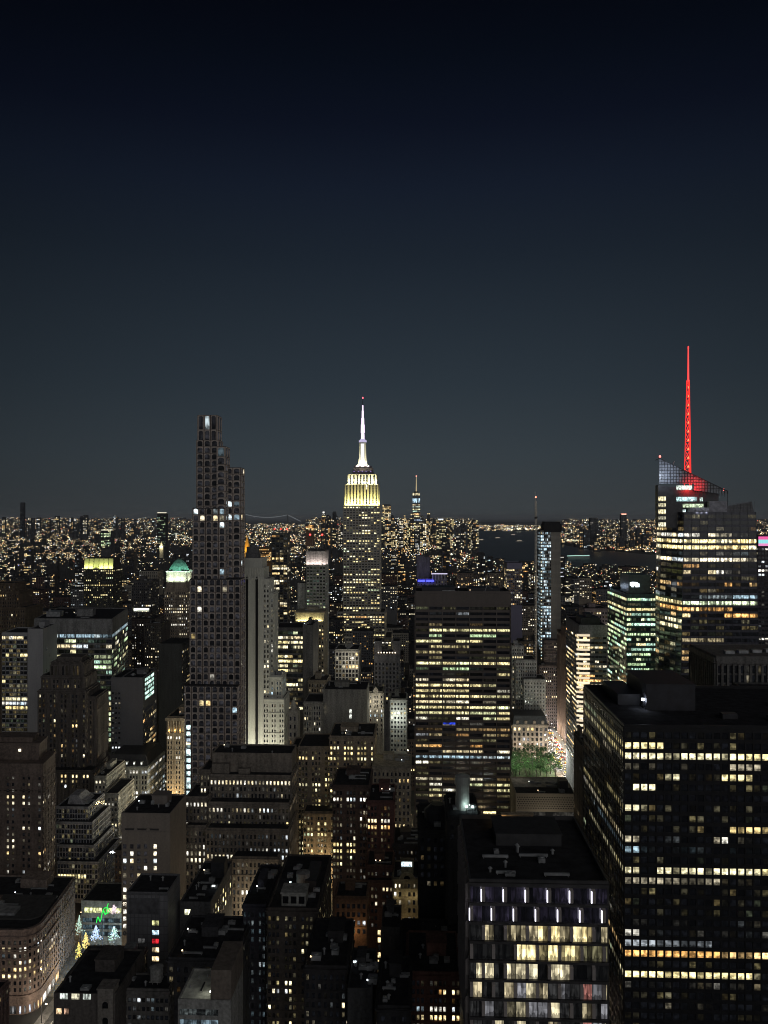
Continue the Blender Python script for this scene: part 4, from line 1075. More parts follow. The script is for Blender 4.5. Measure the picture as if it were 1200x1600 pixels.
simple('brick_building', 'dark red brick block with two short rows of bright windows near its top', 'red brick block with two bright rows', (.12, .06, .055), 474, [(574, 615, 1253, 474, 30)], ST(fh=3.75, bay=1.9, wf=.62, hf=.6, lp=.03, pal='warm', grp=4, pd=.2, dim=.75, rows={0: 0, 1: .03, 2: (.95, 'cream', 1.25), 3: (.95, 'orange', 1.1)}), yvis=1400, clutter=7)
def corn(b):
    x0, x1, y0, y1, z = b.last
    for zc, e, hh in ((z - .8, .9, 1.2), (z - 6.5, .4, .5)):
        m = MB(); m.box(x0 - e, x1 + e, y0 - e, y1, zc, zc + hh); b.part('cornice', m, b.mat)
simple('stone_building', 'pale stone block with a heavy cornice, left of the broad brown office tower', 'pale corniced block', (.27, .25, .21), 545, [(583, 641, 1200, 545, 30)], ST(fh=4.4, bay=2.7, wf=.45, hf=.55, lp=.03, dim=.3, top=1.5), yvis=1300, clutter=4, extra=corn)
# --- broad brown office tower
b = Building('office_tower', 'broad brown office tower with seven wide bays and a blank top band', 'building', 600, 724, 1290, 0, 'broad brown office tower', mat=wall_mat((.125, .108, .10), .7, .12))
rw = {r: .05 for r in range(45)}
rw.update({0: (.0,), 1: (.25, 'grey', .25, (.1, .6)), 2: (.2, 'grey', .2, (.1, .6)), 3: (.5, 'orange', .08), 4: (.75, 'lemon', .8), 5: (.25, 'green', .4), 6: (.6, 'lemon', .7, (0, .72)), 7: (.2, 'lemon', .5), 8: (.35, 'lemon', .8), 9: .05, 10: (.9, 'lemon', .95), 11: (.5, 'green', .5), 12: (.4, 'lemon', .5), 13: (.5, 'cream', .6), 14: (.8, 'lemon', .85), 15: (.7, 'lemon', .7), 16: (.92, 'lemon', 1), 17: (.7, 'cream', .9), 18: (.9, 'lemon', 1), 19: (.8, 'lemon', .7), 20: (.8, 'lemon', .75), 21: (.5, 'cream', .7), 22: (.8, 'orange', .2), 23: (.9, 'warm', .25), 24: .02, 25: (.5, 'orange', .5), 26: (.35, 'cream', .7), 27: (1, 'cool', .5), 28: .12, 29: .08, 30: .03, 31: (.2, 'warm', .5), 32: (.6, 'lemon', .6), 33: (.35, 'lemon', .9), 34: (.3, 'lemon', .8), 35: .15, 36: .2})
rw = {k: ((v[0], v[1], v[2] * .78, *v[3:]) if isinstance(v, tuple) and len(v) > 2 else v) for k, v in rw.items()}
b.tier(649, 797, 927, 600, 42, ST(fh=4.12, bay=10.1, wf=.93, hf=.52, pd=.75, sd=.5, lp=.1, pal='lemon', panes=7, top=8.6, rows=rw, rv=0, run=.3, dim=.55), parapet=1.6)
x0, x1, y0, y1, z = b.last
me = win_mesh('blue_screen', [([(x0 + 20.6, y0 - .2, z - 8.6 - 4.12 * 21 - 3.2), (x0 + 30.0, y0 - .2, z - 8.6 - 4.12 * 21 - 3.2), (x0 + 30.0, y0 - .2, z - 8.6 - 4.12 * 21 - 1), (x0 + 20.6, y0 - .2, z - 8.6 - 4.12 * 21 - 1)], (.03, .08, 1.0), .1, 2)])
o = bpy.data.objects.new('blue_screen', me); scene.collection.objects.link(o); o.parent = b.root
m = MB(); m.box(x0 + 5, x0 + 30, 12, 30, z, z + 3.4); b.part('penthouse', m, DARKMETAL)
m = MB(); m.box(x0 + 40, x0 + 64, 10, 32, z, z + 2.8); b.part('bulkhead', m, DARKMETAL)
m = MB(); m.bar((x0 + 52, 6, z), (x0 + 54, 6, z + 5.5), .25); m.bar((x0 + 54, 6, z + 5.5), (x0 + 58, 6, z + 3), .2); m.box(x0 + 51, x0 + 53, 5, 7, z, z + 1.2); b.part('window_cleaning_crane', m, STEEL)
m = MB(); m.bar((x0 + 32.5, 3, z), (x0 + 32.5, 3, z + 4), .12); m.box(x0 + 32.1, x0 + 32.9, 2.6, 3.4, z + 4, z + 4.8, 1); b.part('roof_lamp', m, [DARKMETAL, lamp_mat((1, .95, .85), 3)])
b.clutter(6, big=False); b.finish()

# ---------------- small buildings at the bottom centre
simple('brick_building', 'orange brick block with arched windows lit warmly from below', 'orange brick block', (.20, .125, .085), 402, [(524, 573, 1403, 402, 18)], ST(fh=4.2, bay=2.5, wf=.55, hf=.55, lp=.05, pd=.3, dim=.3, top=1.5), yvis=1450, clutter=3,
       extra=lambda b: add_light('alley_lamp', 'POINT', (2, -5, b.last[4] - 16), 620, (1, .6, .25), b.root, .4))
simple('brick_building', 'red brick block with pale sills and a stepped top, left of the arched ornate front', 'red brick block with sills', (.155, .085, .07), 436, [(573, 614, 1378, 432, 16), (573, 614, 1354, 437, 20)], ST(fh=3.9, bay=2.1, wf=.55, hf=.5, lp=.06, pal='cream', grp=4, pd=.2, dim=.8), yvis=1440, clutter=3)
def ornate(b):
    x0, x1, y0, y1, z = b.last; c = (x0 + x1) / 2
    m = MB(); pts = [(c + 4.0 * cos(q * pi / 10), z + 3.8 * sin(q * pi / 10)) for q in range(11)]
    m.poly([(p[0], y0 - .6, p[1]) for p in pts][::-1])
    for q in range(10):
        p, r_ = pts[q], pts[q + 1]; m.bar((p[0], y0 - .7, p[1]), (r_[0], y0 - .7, r_[1]), .45)
    m.poly([(p[0], y0 + 1, p[1]) for p in pts])
    m.poly([(pts[0][0], y0 - .6, z), (pts[-1][0], y0 - .6, z), (pts[-1][0], y0 + 1, z), (pts[0][0], y0 + 1, z)])
    b.part('arched_pediment', m, b.mat)
    m = MB(); pts = [(c - 1.7, z + .3), (c + 1.7, z + .3)] + [(c + 1.7 * cos(q * pi / 8), z + .5 + 1.7 * sin(q * pi / 8)) for q in range(9)]
    m.poly([(p[0], y0 - .68, p[1]) for p in pts]); b.part('arched_window', m, plain_mat('black_glass', (.01, .01, .012), .1))
    for zc, e, hh in ((z - .5, .9, .9), (z - 5.2, .6, .6), (z - 9.6, .5, .5), (z - 20, .4, .5)):
        m = MB(); m.box(x0 - .1, x1 + .1, y0 - e, y0 + .1, zc, zc + hh); b.part('cornice', m, b.mat)
    for i in range(9):
        m = MB(); a = x0 + (x1 - x0) * (i + .5) / 9; m.cyl(a, y0 - .45, z - 4.5, z - .5, .28, .22, 8); m.box(a - .4, a + .4, y0 - .85, y0, z - 4.8, z - 4.5); b.part('column', m, b.mat)
    for xx in (-5, 0, 5): add_light('facade_lamp', 'POINT', (c + xx, y0 - 2.6, z - 8.5), 110, (1, .8, .45), b.root, .25)
    add_light('facade_lamp', 'POINT', (c, y0 - 6, z - 24), 420, (1, .72, .36), b.root, .25)
    m = MB(); m.box(c - 3.6, c + 3.6, y0 + 6, y0 + 10, z + 7, z + 7.4); m.box(c - 3.4, c + 3.4, y0 + 6.2, y0 + 9.8, z + .2, z + 7); b.part('roof_room', m, b.mat)
    me = win_mesh('skylight', [([(c - 3.2, y0 + 5.94, z + 4.2), (c + 2.6, y0 + 5.94, z + 4.2), (c + 2.6, y0 + 5.94, z + 6.8), (c - 3.2, y0 + 5.94, z + 6.8)], (.95, 1.2, 1.3), .3, 6)])
    o = bpy.data.objects.new('skylight', me); scene.collection.objects.link(o); o.parent = b.root
simple('theatre_building', 'narrow cream stone front with an arched pediment and small columns, lit by lamps', 'arched ornate front', (.33, .29, .20), 428, [(614, 658, 1374, 428, 22)], ST(fh=4.3, bay=2.4, wf=.5, hf=.55, lp=.08, pal='cream', grp=3, pd=.3, dim=.6, top=1), yvis=1445, clutter=2, extra=ornate, big=False)
simple('stone_building', 'narrow block with tan vertical piers and lit lower windows beside the ornate front', 'tan piered narrow block', (.19, .165, .135), 426, [(659, 688, 1364, 426, 22)], ST(fh=3.6, bay=1.9, wf=.62, hf=.6, pd=.6, lp=.08, pal='cream', rows={9: .6, 10: .6, 13: .5, 14: .6}, dim=.7, grp=0), yvis=1450, clutter=3)
def baroque(b):
    x0, x1, y0, y1, z = b.last; c = (x0 + x1) / 2
    m = MB(); pr = [(-5.5, 0), (5.5, 0), (5.5, 2.2), (3.6, 3.2), (3.4, 5.2), (1.4, 6.4), (-1.4, 6.4), (-3.4, 5.2), (-3.6, 3.2), (-5.5, 2.2)]
    m.poly([(c + p[0], y0 - .3, z + p[1]) for p in pr]); m.poly([(c + p[0], y0 + 1.2, z + p[1]) for p in pr][::-1])
    for i in range(len(pr)):
        p, q = pr[i], pr[(i + 1) % len(pr)]
        m.poly([(c + q[0], y0 - .3, z + q[1]), (c + p[0], y0 - .3, z + p[1]), (c + p[0], y0 + 1.2, z + p[1]), (c + q[0], y0 + 1.2, z + q[1])])
    b.part('gable', m, b.mat)
    m = MB(); m.cyl(c, y0 - .32, z + 2.2, z + 2.2, 0, 0, 3); m = MB()
    m.poly([(c + 1.3 * cos(q * pi / 6), y0 - .36, z + 3 + 1.3 * sin(q * pi / 6)) for q in range(12)]); b.part('round_window', m, plain_mat('black_glass', (.01, .01, .012), .1))
simple('stone_building', 'stone block with a scrolled gable and a round dark window, behind the tan piered block', 'scroll gabled block', (.16, .145, .125), 452, [(662, 691, 1336, 452, 22)], ST(fh=4, bay=2.4, lp=.05, dim=.4), yvis=1380, clutter=2, extra=baroque, big=False)
simple('brick_building', 'dark block with an empty flat roof behind the arched ornate front', 'dark block behind the ornate front', (.06, .055, .055), 470, [(615, 659, 1322, 470, 26)], ST(fh=3.8, bay=2.5, lp=.02, wf=.4), yvis=1375, clutter=8)
simple('apartment_building', 'grey block with a column of warm windows beside the finned glass tower', 'grey block beside the finned tower', (.12, .115, .11), 392, [(690, 720, 1316, 392, 40, ST(fh=4.1, bay=4.2, wf=.3, hf=.5, lp=.38, pal='cream', dim=.4))], None, yvis=1480, clutter=4)
simple('office_building', 'black building with a domed dark roof in front of the broad brown office tower', 'black domed building', (.025, .025, .028), 372, [(655, 716, 1300, 372, 36)], ST(fh=4, bay=3, lp=.02, wf=.5), yvis=1370, clutter=7,
       extra=lambda b: (lambda m: (m.cyl(b.last[0] + 9, 16, b.last[4], b.last[4] + 4.5, 6.5, 6.5, 20), m.cyl(b.last[0] + 9, 16, b.last[4] + 4.5, b.last[4] + 7.5, 6.5, 3.2, 20), b.part('dome', m, DARKMETAL)))(MB()))
def bigtank(b):
    x = WX(725, 345) - b.cx; z = b.last[4]
    m = MB(); m.cyl(x, 12, z, z + 11, 3.2, 2.9, 24); m.cyl(x, 12, z + 11, z + 14.5, 3.5, 3.3, 24); m.cyl(x, 12, z + 14.5, z + 15.6, 3.3, .4, 24)
    b.part('water_tank', m, [wall_mat((.42, .44, .42), .6, .15)])
    for dx in (1.5, 4.2):
        m = MB(); m.box(x + dx - .1, x + dx + .1, 6.9, 7.1, z, z + 2.2); m.box(x + dx - .4, x + dx + .4, 6.7, 7.3, z + 2.2, z + 2.9, 1); b.part('floodlight', m, [DARKMETAL, lamp_mat((.8, 1, .95), 9)])
        add_light('tank_floodlight', 'POINT', (x + dx, 7.4, z + 2.6), 190, (.75, 1, .92), b.root, .2)
simple('office_building', 'dark building carrying a large round water tank lit white from below', 'dark building with the lit tank', (.03, .03, .032), 345, [(700, 748, 1279, 345, 30)], ST(fh=4, bay=3, lp=.02, wf=.5), yvis=1300, clutter=6, extra=bigtank, big=False)
# black block with long roof
def long_roof(b):
    x0, x1, y0, y1, z = b.last
    m = MB(); a = WX(438, b.Y) - b.cx; e = WX(476, b.Y) - b.cx
    m.box(a, e, 3, 11, z, z + 5.2); m.box(a - .4, e + .4, 2.6, 11.4, z + 5.2, z + 5.9); p = b.part('penthouse', m, wall_mat((.30, .30, .28), .8))
    for i in range(3):
        c = a + (e - a) * (i + .5) / 3; m = MB(); m.box(c - 1.2, c + 1.2, 2.94, 3.02, z + 1.2, z + 4.2); f = b.part('window', m, plain_mat('black_glass', (.01, .01, .012), .1))
    m = MB(); m.cyl(a + 6, 24, z, z + 5, 3, 3, 14); m.cyl(a + 6, 24, z + 5, z + 6, 3.1, .3, 14); b.part('water_tank', m, wall_mat((.2, .2, .2)))
    for xx, yy, c, e_ in ((a + 3, 16, (1, .55, .25), 26), (a + 7, 15.5, (1, .6, .3), 20), (a + 1, 20, (.8, 1, .95), 34)):
        m = MB(); m.bar((xx, yy, z), (xx, yy, z + 2), .08); m.box(xx - .3, xx + .3, yy - .3, yy + .3, z + 2, z + 2.5, 1); b.part('roof_lamp', m, [DARKMETAL, lamp_mat(c, 4)])
        add_light('roof_lamp_light', 'POINT', (xx, yy, z + 2.9), e_, c, b.root, .2)
    m = MB(); m.box(x1 - 8, x1 - 3, 20, 40, z, z + 3); b.part('bulkhead', m, DARKMETAL)
simple('office_building', 'long black roofed block with a pale penthouse of three dark windows', 'long black roofed block', (.07, .06, .055), 326, [(418, 496, 1422, 326, 52)], ST(fh=3.3, bay=1.75, wf=.6, hf=.55, lp=.04, pal='yellow', grp=4, pd=.15, dim=.7, rv=1, rows={4: .1, 6: (.35, 'yellow', .9, (0, .5)), 8: (.45, 'yellow', .9, (0, .5)), 9: (.6, 'warm', 1, (.1, .5)), 11: .05, 13: (.85, 'yellow', 1, (0, .5)), 12: .05}), clutter=9, extra=long_roof, big=False)
simple('office_building', 'narrow blue black tower with faint bluish windows, left of the long black roofed block', 'narrow blue black tower', (.045, .045, .06), 346, [(380, 415, 1416, 346, 40)], ST(fh=3.6, bay=1.6, wf=.6, hf=.6, lp=.03, pal='cool', br=.5, grp=4, pd=.2, dim=.9, rows={5: (.4, 'cool', .4), 6: (.3, 'white', .3)}), clutter=8)
def roundwin(b):
    x0, x1, y0, y1, z = b.last; a = WX(293, b.Y) - b.cx; zz = WZ(1431, b.Y)
    me = win_mesh('lunette', [([(a - 1.4, -.1, zz - 1.4), (a + .6, -.1, zz - 1.4), (a + 1.6, -.1, zz + 1.3), (a - 1.4, -.1, zz + 1.3)], (1.3, 1.3, .85), .4, 2)])
    o = bpy.data.objects.new('lunette', me); scene.collection.objects.link(o); o.parent = b.root
    m = MB(); q0 = [(a - 2.2 + (4.4) * i / 8, zz + 1.6 + .9 * sin(pi * i / 8)) for i in range(9)]
    for i in range(8): m.bar((q0[i][0], -.2, q0[i][1]), (q0[i + 1][0], -.2, q0[i + 1][1]), .3)
    b.part('arch', m, b.mat)
    for k in range(8):
        for j in range(3):
            b.wins.append(([(x1 + .05, 4 + 5.2 * k, z - 7 - 4.2 * j), (x1 + .05, 5.8 + 5.2 * k, z - 7 - 4.2 * j), (x1 + .05, 5.8 + 5.2 * k, z - 4.6 - 4.2 * j), (x1 + .05, 4 + 5.2 * k, z - 4.6 - 4.2 * j)], (1.0, .85, .4) if b.rng.random() < .5 else (.01,) * 3, b.rng.random(), 1, 1, (1, 0)))
    m = MB(); m.box(x0 + 8, x0 + 15, 28, 36, z, z + 8); b.part('bulkhead', m, DARKMETAL)
    m = MB(); m.bar((x0 + 13, 14, z), (x0 + 13, 14, z + 2), .1); m.box(x0 + 12.2, x0 + 13.8, 13.6, 14.4, z + 2, z + 2.6, 1); b.part('roof_lamp', m, [DARKMETAL, lamp_mat((.9, 1, 1), 1.6)])
simple('office_building', 'dark block with a half round lit window in a blank grey wall', 'half round window block', (.11, .11, .115), 386, [(281, 329, 1412, 386, 46, 'blank')], None, clutter=14, extra=roundwin, big=False)
# bright roof
def broof(b):
    x0, x1, y0, y1, z = b.last
    m = MB(); a = WX(329, b.Y) - b.cx
    m.box(a, x1, .4, y1, z, z + 11); b.part('stair_tower', m, wall_mat((.16, .135, .115), .9, .3))
    m = MB(); m.box(x0 + .3, a - .1, .3, y1 - .3, z + .1, z + .2); b.part('pale_roof', m, plain_mat('white_membrane', (.55, .56, .5), .7))
    m = MB(); m.box(x0 + 6.2, x0 + 6.6, 6, 11, z + .2, z + .6); b.part('roof_curb', m, DARKMETAL)
    for xx, yy in ((x0 + 3.4, 14), (x0 + 6.5, 15), (x0 + 2, 8)):
        m = MB(); m.cyl(xx, yy, z + .2, z + 1.1, .25); b.part('vent', m, METAL)
    m = MB(); m.bar((a - .5, 1.6, z + .2), (a - .5, 1.6, z + 2.6), .08); m.box(a - .7, a - .2, 1.3, 1.9, z + 2.6, z + 3, 1); b.part('roof_lamp', m, [DARKMETAL, lamp_mat((1, 1, .85), 3)])
    add_light('roof_lamp_light', 'POINT', (a - 2.2, 4, z + 3.4), 120, (1, 1, .84), b.root, .2)
    for k in range(6):
        b.wins.append(([(x0 + .6, -.08, z - 4.5 - 3.6 * k), (x1 - 4.4, -.08, z - 4.5 - 3.6 * k), (x1 - 4.4, -.08, z - 2.4 - 3.6 * k), (x0 + .6, -.08, z - 2.4 - 3.6 * k)], (.03, .035, .035) if k != 1 else (.07, .1, .12), b.rng.random(), 9, 0, (0, -1)))
simple('low_building', 'grey building with a brightly lit bare pale roof and a brick stair tower', 'bright roofed building', (.25, .25, .24), 272, [(278, 361, 1566, 272, 19, 'blank')], None, clutter=0, extra=broof)
simple('office_building', 'dark building crowded with roof machinery above the bright roofed building', 'dark machinery roof', (.05, .05, .055), 318, [(262, 366, 1500, 318, 34)], ST(fh=4, bay=3, lp=.03), yvis=1540, clutter=16)
simple('office_building', 'black block with two pairs of lit windows, lower centre of the photo', 'black block with paired windows', (.035, .033, .035), 288, [(476, 541, 1512, 288, 34)], ST(fh=3.3, bay=2.1, wf=.45, hf=.6, lp=.03, pal='cream', pd=.1, dim=.25, rows={1: (.0,), 2: (.35, 'cream', 1.1), 3: (.35, 'cream', 1.1), 4: .02, 7: .25, 8: .2}), clutter=10)
simple('office_building', 'black block with a tall blank grey shaft, right of the paired windows', 'grey shafted black block', (.05, .05, .052), 276, [(543, 582, 1548, 276, 26, 'blank')], None, clutter=10)
simple('office_building', 'dark narrow tower with a strip of small lights down its left edge', 'dark narrow boxy tower', (.075, .075, .08), 344, [(596, 626, 1452, 344, 20, 'blank')], None, clutter=3,
       extra=lambda b: [b.wins.append(([(b.last[0] - 1.6, -.1, b.last[4] - 3.2 * k - 2.6), (b.last[0] - .3, -.1, b.last[4] - 3.2 * k - 2.6), (b.last[0] - .3, -.1, b.last[4] - 3.2 * k - .4), (b.last[0] - 1.6, -.1, b.last[4] - 3.2 * k - .4)], (.9, .7, .35) if b.rng.random() < .7 else (.02,) * 3, b.rng.random(), 1, 1, (0, -1))) for k in range(10)])
simple('office_building', 'black low block with two small orange roof lamps, left of the finned glass tower', 'black block with orange lamps', (.025, .025, .027), 318, [(626, 722, 1498, 318, 30)], ST(fh=3.5, bay=3, lp=.03, pal='warm', wf=.4), clutter=12,
       extra=lambda b: [(lambda m: (m.bar((xx, 6, b.last[4]), (xx, 6, b.last[4] + 1.8), .08), m.box(xx - .3, xx + .3, 5.7, 6.3, b.last[4] + 1.8, b.last[4] + 2.3, 1), b.part('roof_lamp', m, [DARKMETAL, lamp_mat((1, .65, .3), 4)]), add_light('roof_lamp_light', 'POINT', (xx, 5.2, b.last[4] + 2.4), 36, (1, .6, .28), b.root, .2)))(MB()) for xx in (b.last[0] + 4.5, b.last[0] + 11)])
simple('brick_building', 'red brick block with bright lower rows of windows, below the black block with orange lamps', 'red brick block with bright rows', (.14, .07, .055), 300, [(636, 719, 1522, 300, 30)], ST(fh=3.2, bay=1.72, wf=.62, hf=.6, lp=.05, pal='cream', grp=5, pd=.2, dim=.9, rv=0, rows={0: (.0,), 1: (.6, 'orange', 1, (.6, 1)), 2: (.35, 'orange', .6, (.6, 1)), 3: (.6, 'white', .55, (.2, .9)), 4: (.97, 'warm', 1.15, (.2, 1)), 5: .05, 6: .05}), clutter=8)
simple('office_building', 'black flat roofed block left of the red brick block with bright rows', 'black flat roofed block', (.03, .03, .032), 262, [(590, 640, 1575, 262, 30)], ST(fh=3.5, bay=3, lp=.03, pal='cool', wf=.4), clutter=10)

# ---------------- middle distance, centre
simple('stone_building', 'white terracotta block with arched top windows, lit bright along one ledge', 'white terracotta block', (.42, .43, .40), 700, [(610, 635, 1093, 700, 26)], ST(fh=4.0, bay=3.0, wf=.55, hf=.5, lp=.06, pal='cream', pd=.5, rows={2: (1, 'yellow', 1)}, dim=.3), yvis=1165, clutter=2, tank=1,
       extra=lambda b: add_light('ledge_lamp', 'POINT', (0, -9, b.last[4] - 14), 6000, (.95, 1, .9), b.root, .6))
def gab(b):
    x0, x1, y0, y1, z = b.last; c = x0 + (x1 - x0) * .55
    m = MB(); m.prism([(c - 3.4, y0 - .6), (c + 3.4, y0 - .6), (c + 3.4, y0 + 12), (c - 3.4, y0 + 12)], z, z + 8, top=[(c - .1, y0 + 2), (c + .1, y0 + 2), (c + .1, y0 + 9), (c - .1, y0 + 9)]); b.part('steep_roof', m, plain_mat('slate', (.03, .03, .034), .6))
    m = MB(); m.poly([(c - 2.2, y0 - .7, z), (c + 2.2, y0 - .7, z), (c + 2.2, y0 - .7, z + 2), (c, y0 - .7, z + 5.5), (c - 2.2, y0 - .7, z + 2)]); m.poly([(c + 2.2, y0 - .65, z), (c - 2.2, y0 - .65, z), (c - 2.2, y0 - .65, z + 2), (c, y0 - .65, z + 5.5), (c + 2.2, y0 - .65, z + 2)]); b.part('gable', m, b.mat)
    add_light('facade_lamp', 'POINT', (c, y0 - 10, z - 8), 4200, (1, .92, .75), b.root, .6)
simple('stone_building', 'slender pale stone block with a steep gabled top', 'gabled pale stone block', (.38, .36, .31), 690, [(574, 598, 1082, 690, 24)], ST(fh=4.0, bay=1.9, wf=.5, hf=.55, lp=.2, pal='cream', pd=.35, dim=.4, grp=3, rows={4: (.8, 'cool', .7)}), yvis=1140, clutter=0, extra=gab)
simple('stone_building', 'grey stone block with a large blank wall and two bright white lamps', 'blank walled grey block', (.21, .205, .19), 632, [(475, 505, 1098, 628, 30, ST(fh=4.2, bay=2.0, wf=.55, lp=.08, pal='cream', grp=4, dim=.5)), (505, 573, 1079, 632, 34, 'blank')], None, yvis=1165, clutter=6,
       extra=lambda b: [b.wins.append(([(WX(546, 632) - b.cx, -.2, WZ(y_, 632) - 1.6), (WX(549.5, 632) - b.cx, -.2, WZ(y_, 632) - 1.6), (WX(549.5, 632) - b.cx, -.2, WZ(y_, 632) + 1.6), (WX(546, 632) - b.cx, -.2, WZ(y_, 632) + 1.6)], (1.5, 1.55, 1.4), .5, 1, 1, (0, -1))) for y_ in (1112, 1120)])
simple('office_building', 'pale block with a strong white window grid and warm lights, below the floodlit skyscraper', 'white gridded block', (.34, .335, .31), 775, [(524, 560, 1016, 775, 34)], ST(fh=4.1, bay=3.1, wf=.68, hf=.72, lp=.22, pal='warm', pd=.4, sd=.15, dim=.5, rows={0: .3}), yvis=1095, clutter=4,
       extra=lambda b: add_light('street_glow', 'POINT', (4, -14, b.last[4] - 10), 8000, (1, .92, .75), b.root, 1.0))
simple('office_building', 'glass office block filled with bands of bright yellow light', 'bright glass banded block', (.16, .16, .155), 735, [(427, 473, 982, 735, 36, ST(fh=4.35, bay=4.4, wf=.96, hf=.62, pd=.15, sd=.35, lp=.6, pal='yellow', panes=3, rows={0: (.4, 'green', .5), 1: (.9, 'cream', 1), 2: (.95, 'yellow', 1), 3: (.6, 'yellow', 1), 5: (.7, 'yellow', .8), 9: (.4, 'cool', .4), 12: (.7, 'warm', .8), 15: (.5, 'warm', .9)}, rv=.3, dim=.9)), (473, 489, 978, 732, 40, 'blank')], None, yvis=1105, clutter=4, mat=wall_mat((.12, .12, .12), .7))
def ledge(b):
    x0, x1, y0, y1, z = b.last
    for i in range(9):
        m = MB(); a = x0 + (x1 - x0) * (i + .5) / 9; m.box(a - .5, a + .5, y0 - 1, y0, z - 7, z - .6); m.box(a - .8, a + .8, y0 - 1.2, y0, z - 8, z - 7); b.part('pilaster', m, b.mat)
    for i in range(8): flood(b, (x0 + (x1 - x0) * (i + 1) / 9, y0 - 2.6, z - 9.5), 1900, (1, .9, .45), (0, .4, 1), .3)
    m = MB(); m.box(x0 - 1, x1 + 1, y0 - 2, y1, z - .6, z + .8); b.part('cornice', m, b.mat)
simple('stone_building', 'stone block whose top storey is washed in cream light between pilasters', 'cream lit top storey block', (.36, .32, .24), 850, [(462, 506, 957, 850, 30)], ST(fh=4.3, bay=2.8, wf=.55, hf=.5, lp=.25, pal='warm', pd=.8, top=12, dim=.4, grp=3), yvis=1055, clutter=2, extra=ledge)
def pinkcrown(b):
    x0, x1, y0, y1, z = b.last; n = 5
    for i in range(n + 1):
        m = MB(); a = x0 + (x1 - x0) * i / n; m.box(a - .7, a + .7, y0 - .8, y0 + .8, z - 16, z + .8); b.part('crown_pier', m, b.mat)
    for i in range(n): flood(b, (x0 + (x1 - x0) * (i + .5) / n, y0 - 4.5, z - 16), 2600, (1, .80, .78), (0, .35, 1), .3)
    for yy in (6, 14): flood(b, (x1 + 4.5, yy, z - 16), 2200, (1, .8, .78), (-.35, 0, 1), .3)
    m = MB(); m.box(x0 + 3, x1 - 3, y0 + 4, y1 - 4, z, z + 3.5); b.part('penthouse', m, DARKMETAL)
    for i, px_ in enumerate((484, 488, 492, 496, 500, 503)):
        a = WX(px_, 955) - b.cx; h = (16, 11, 9, 9, 11, 16)[i]
        m = MB(); m.bar((a, 8, z + 3.4), (a, 8, z + 3.4 + h), .25); m.box(a - .5, a + .5, 7.5, 8.5, z + 3.4, z + 4.4)
        if i in (0, 5): m.box(a - .9, a + .9, 7.1, 8.9, z + 3.4 + h, z + 5.0 + h, 1)
        b.part('antenna', m, [STEEL, lamp_mat((1, .06, .05), 5)])
simple('office_tower', 'pale gridded office tower with a pink white lit crown and red lamps on its masts', 'pink crowned tower', (.34, .34, .31), 950, [(465, 479, 912, 955, 26, 'blank'), (479, 509, 862, 950, 30)], ST(fh=3.9, bay=3.9, wf=.72, hf=.5, lp=.2, pal='green', br=.35, top=17, pd=.35, dim=1.0, rv=.3), yvis=958, clutter=0, extra=pinkcrown)
simple('residential_tower', 'slim dark glass tower between the slotted stone tower and the pink crowned tower', 'slim dark glass tower', (.05, .05, .055), 1150, [(425, 449, 834, 1150, 24)], ST(fh=3.6, bay=5.6, wf=.9, hf=.8, lp=.14, pal='warm', pd=.6, sd=.1, panes=2, dim=.6), yvis=965, clutter=0, mat=wall_mat((.09, .09, .085), .4, .1),
       extra=lambda b: [(lambda m: (m.bar((b.last[0] + 3 + 9 * k, 4, b.last[4]), (b.last[0] + 3 + 9 * k, 4, b.last[4] + 6), .3), m.box(b.last[0] + 2.2 + 9 * k, b.last[0] + 3.8 + 9 * k, 3.2, 4.8, b.last[4] + 6, b.last[4] + 7.4, 1), b.part('warning_lamp', m, [STEEL, lamp_mat((1, .06, .04), 4)])))(MB()) for k in range(3)])
def ulights(b):
    x0, x1, y0, y1, z = b.last
    for i in range(7):
        m = MB(); a = x0 + 4 + (x1 - x0 - 8) * i / 6; m.bar((a, -.8, WZ(1021, 780)), (a, -.2, WZ(1021, 780) - .6), .1); m.box(a - .55, a + .55, -1.3, -.6, WZ(1019.5, 780) - .5, WZ(1019.5, 780) + .6, 1); b.part('lamp', m, [DARKMETAL, lamp_mat((1, .82, .6), 2.4)])
simple('office_tower', 'grey framed tower with a row of white lamps across its terrace', 'grey framed terrace lamp tower', (.15, .15, .16), 780, [(585, 596, 1003, 782, 22, 'blank'), (614, 625, 1003, 782, 22, 'blank'), (585, 624, 1024, 780, 26, ST(fh=4.2, bay=3.4, wf=.5, lp=.1, pal='yellow', pd=.5, top=6))], None, yvis=1090, clutter=0, extra=ulights)
simple('stone_building', 'small tan stone block with a set back top storey and arched windows', 'small tan arched block', (.24, .21, .165), 715, [(482, 511, 1064, 715, 26)], ST(fh=4.4, bay=2.4, wf=.5, hf=.55, lp=.06, pal='cream', dim=.3), yvis=1100, clutter=3)
simple('church_tower', 'thin ornate white stone tower front at the foot of the slotted stone tower', 'thin ornate white tower', (.36, .34, .29), 600, [(451, 464, 1112, 600, 12)], ST(fh=6, bay=3, wf=.4, hf=.5, pd=.6, lp=.02, dim=.2), yvis=1165, clutter=0,
       extra=lambda b: (lambda m: (m.cyl((b.last[0] + b.last[1]) / 2, 3, b.last[4], b.last[4] + 5, 2.6, 2.2, 8), m.cyl((b.last[0] + b.last[1]) / 2, 3, b.last[4] + 5, b.last[4] + 9, 2.4, .2, 8), b.part('spire', m, b.mat)))(MB()))
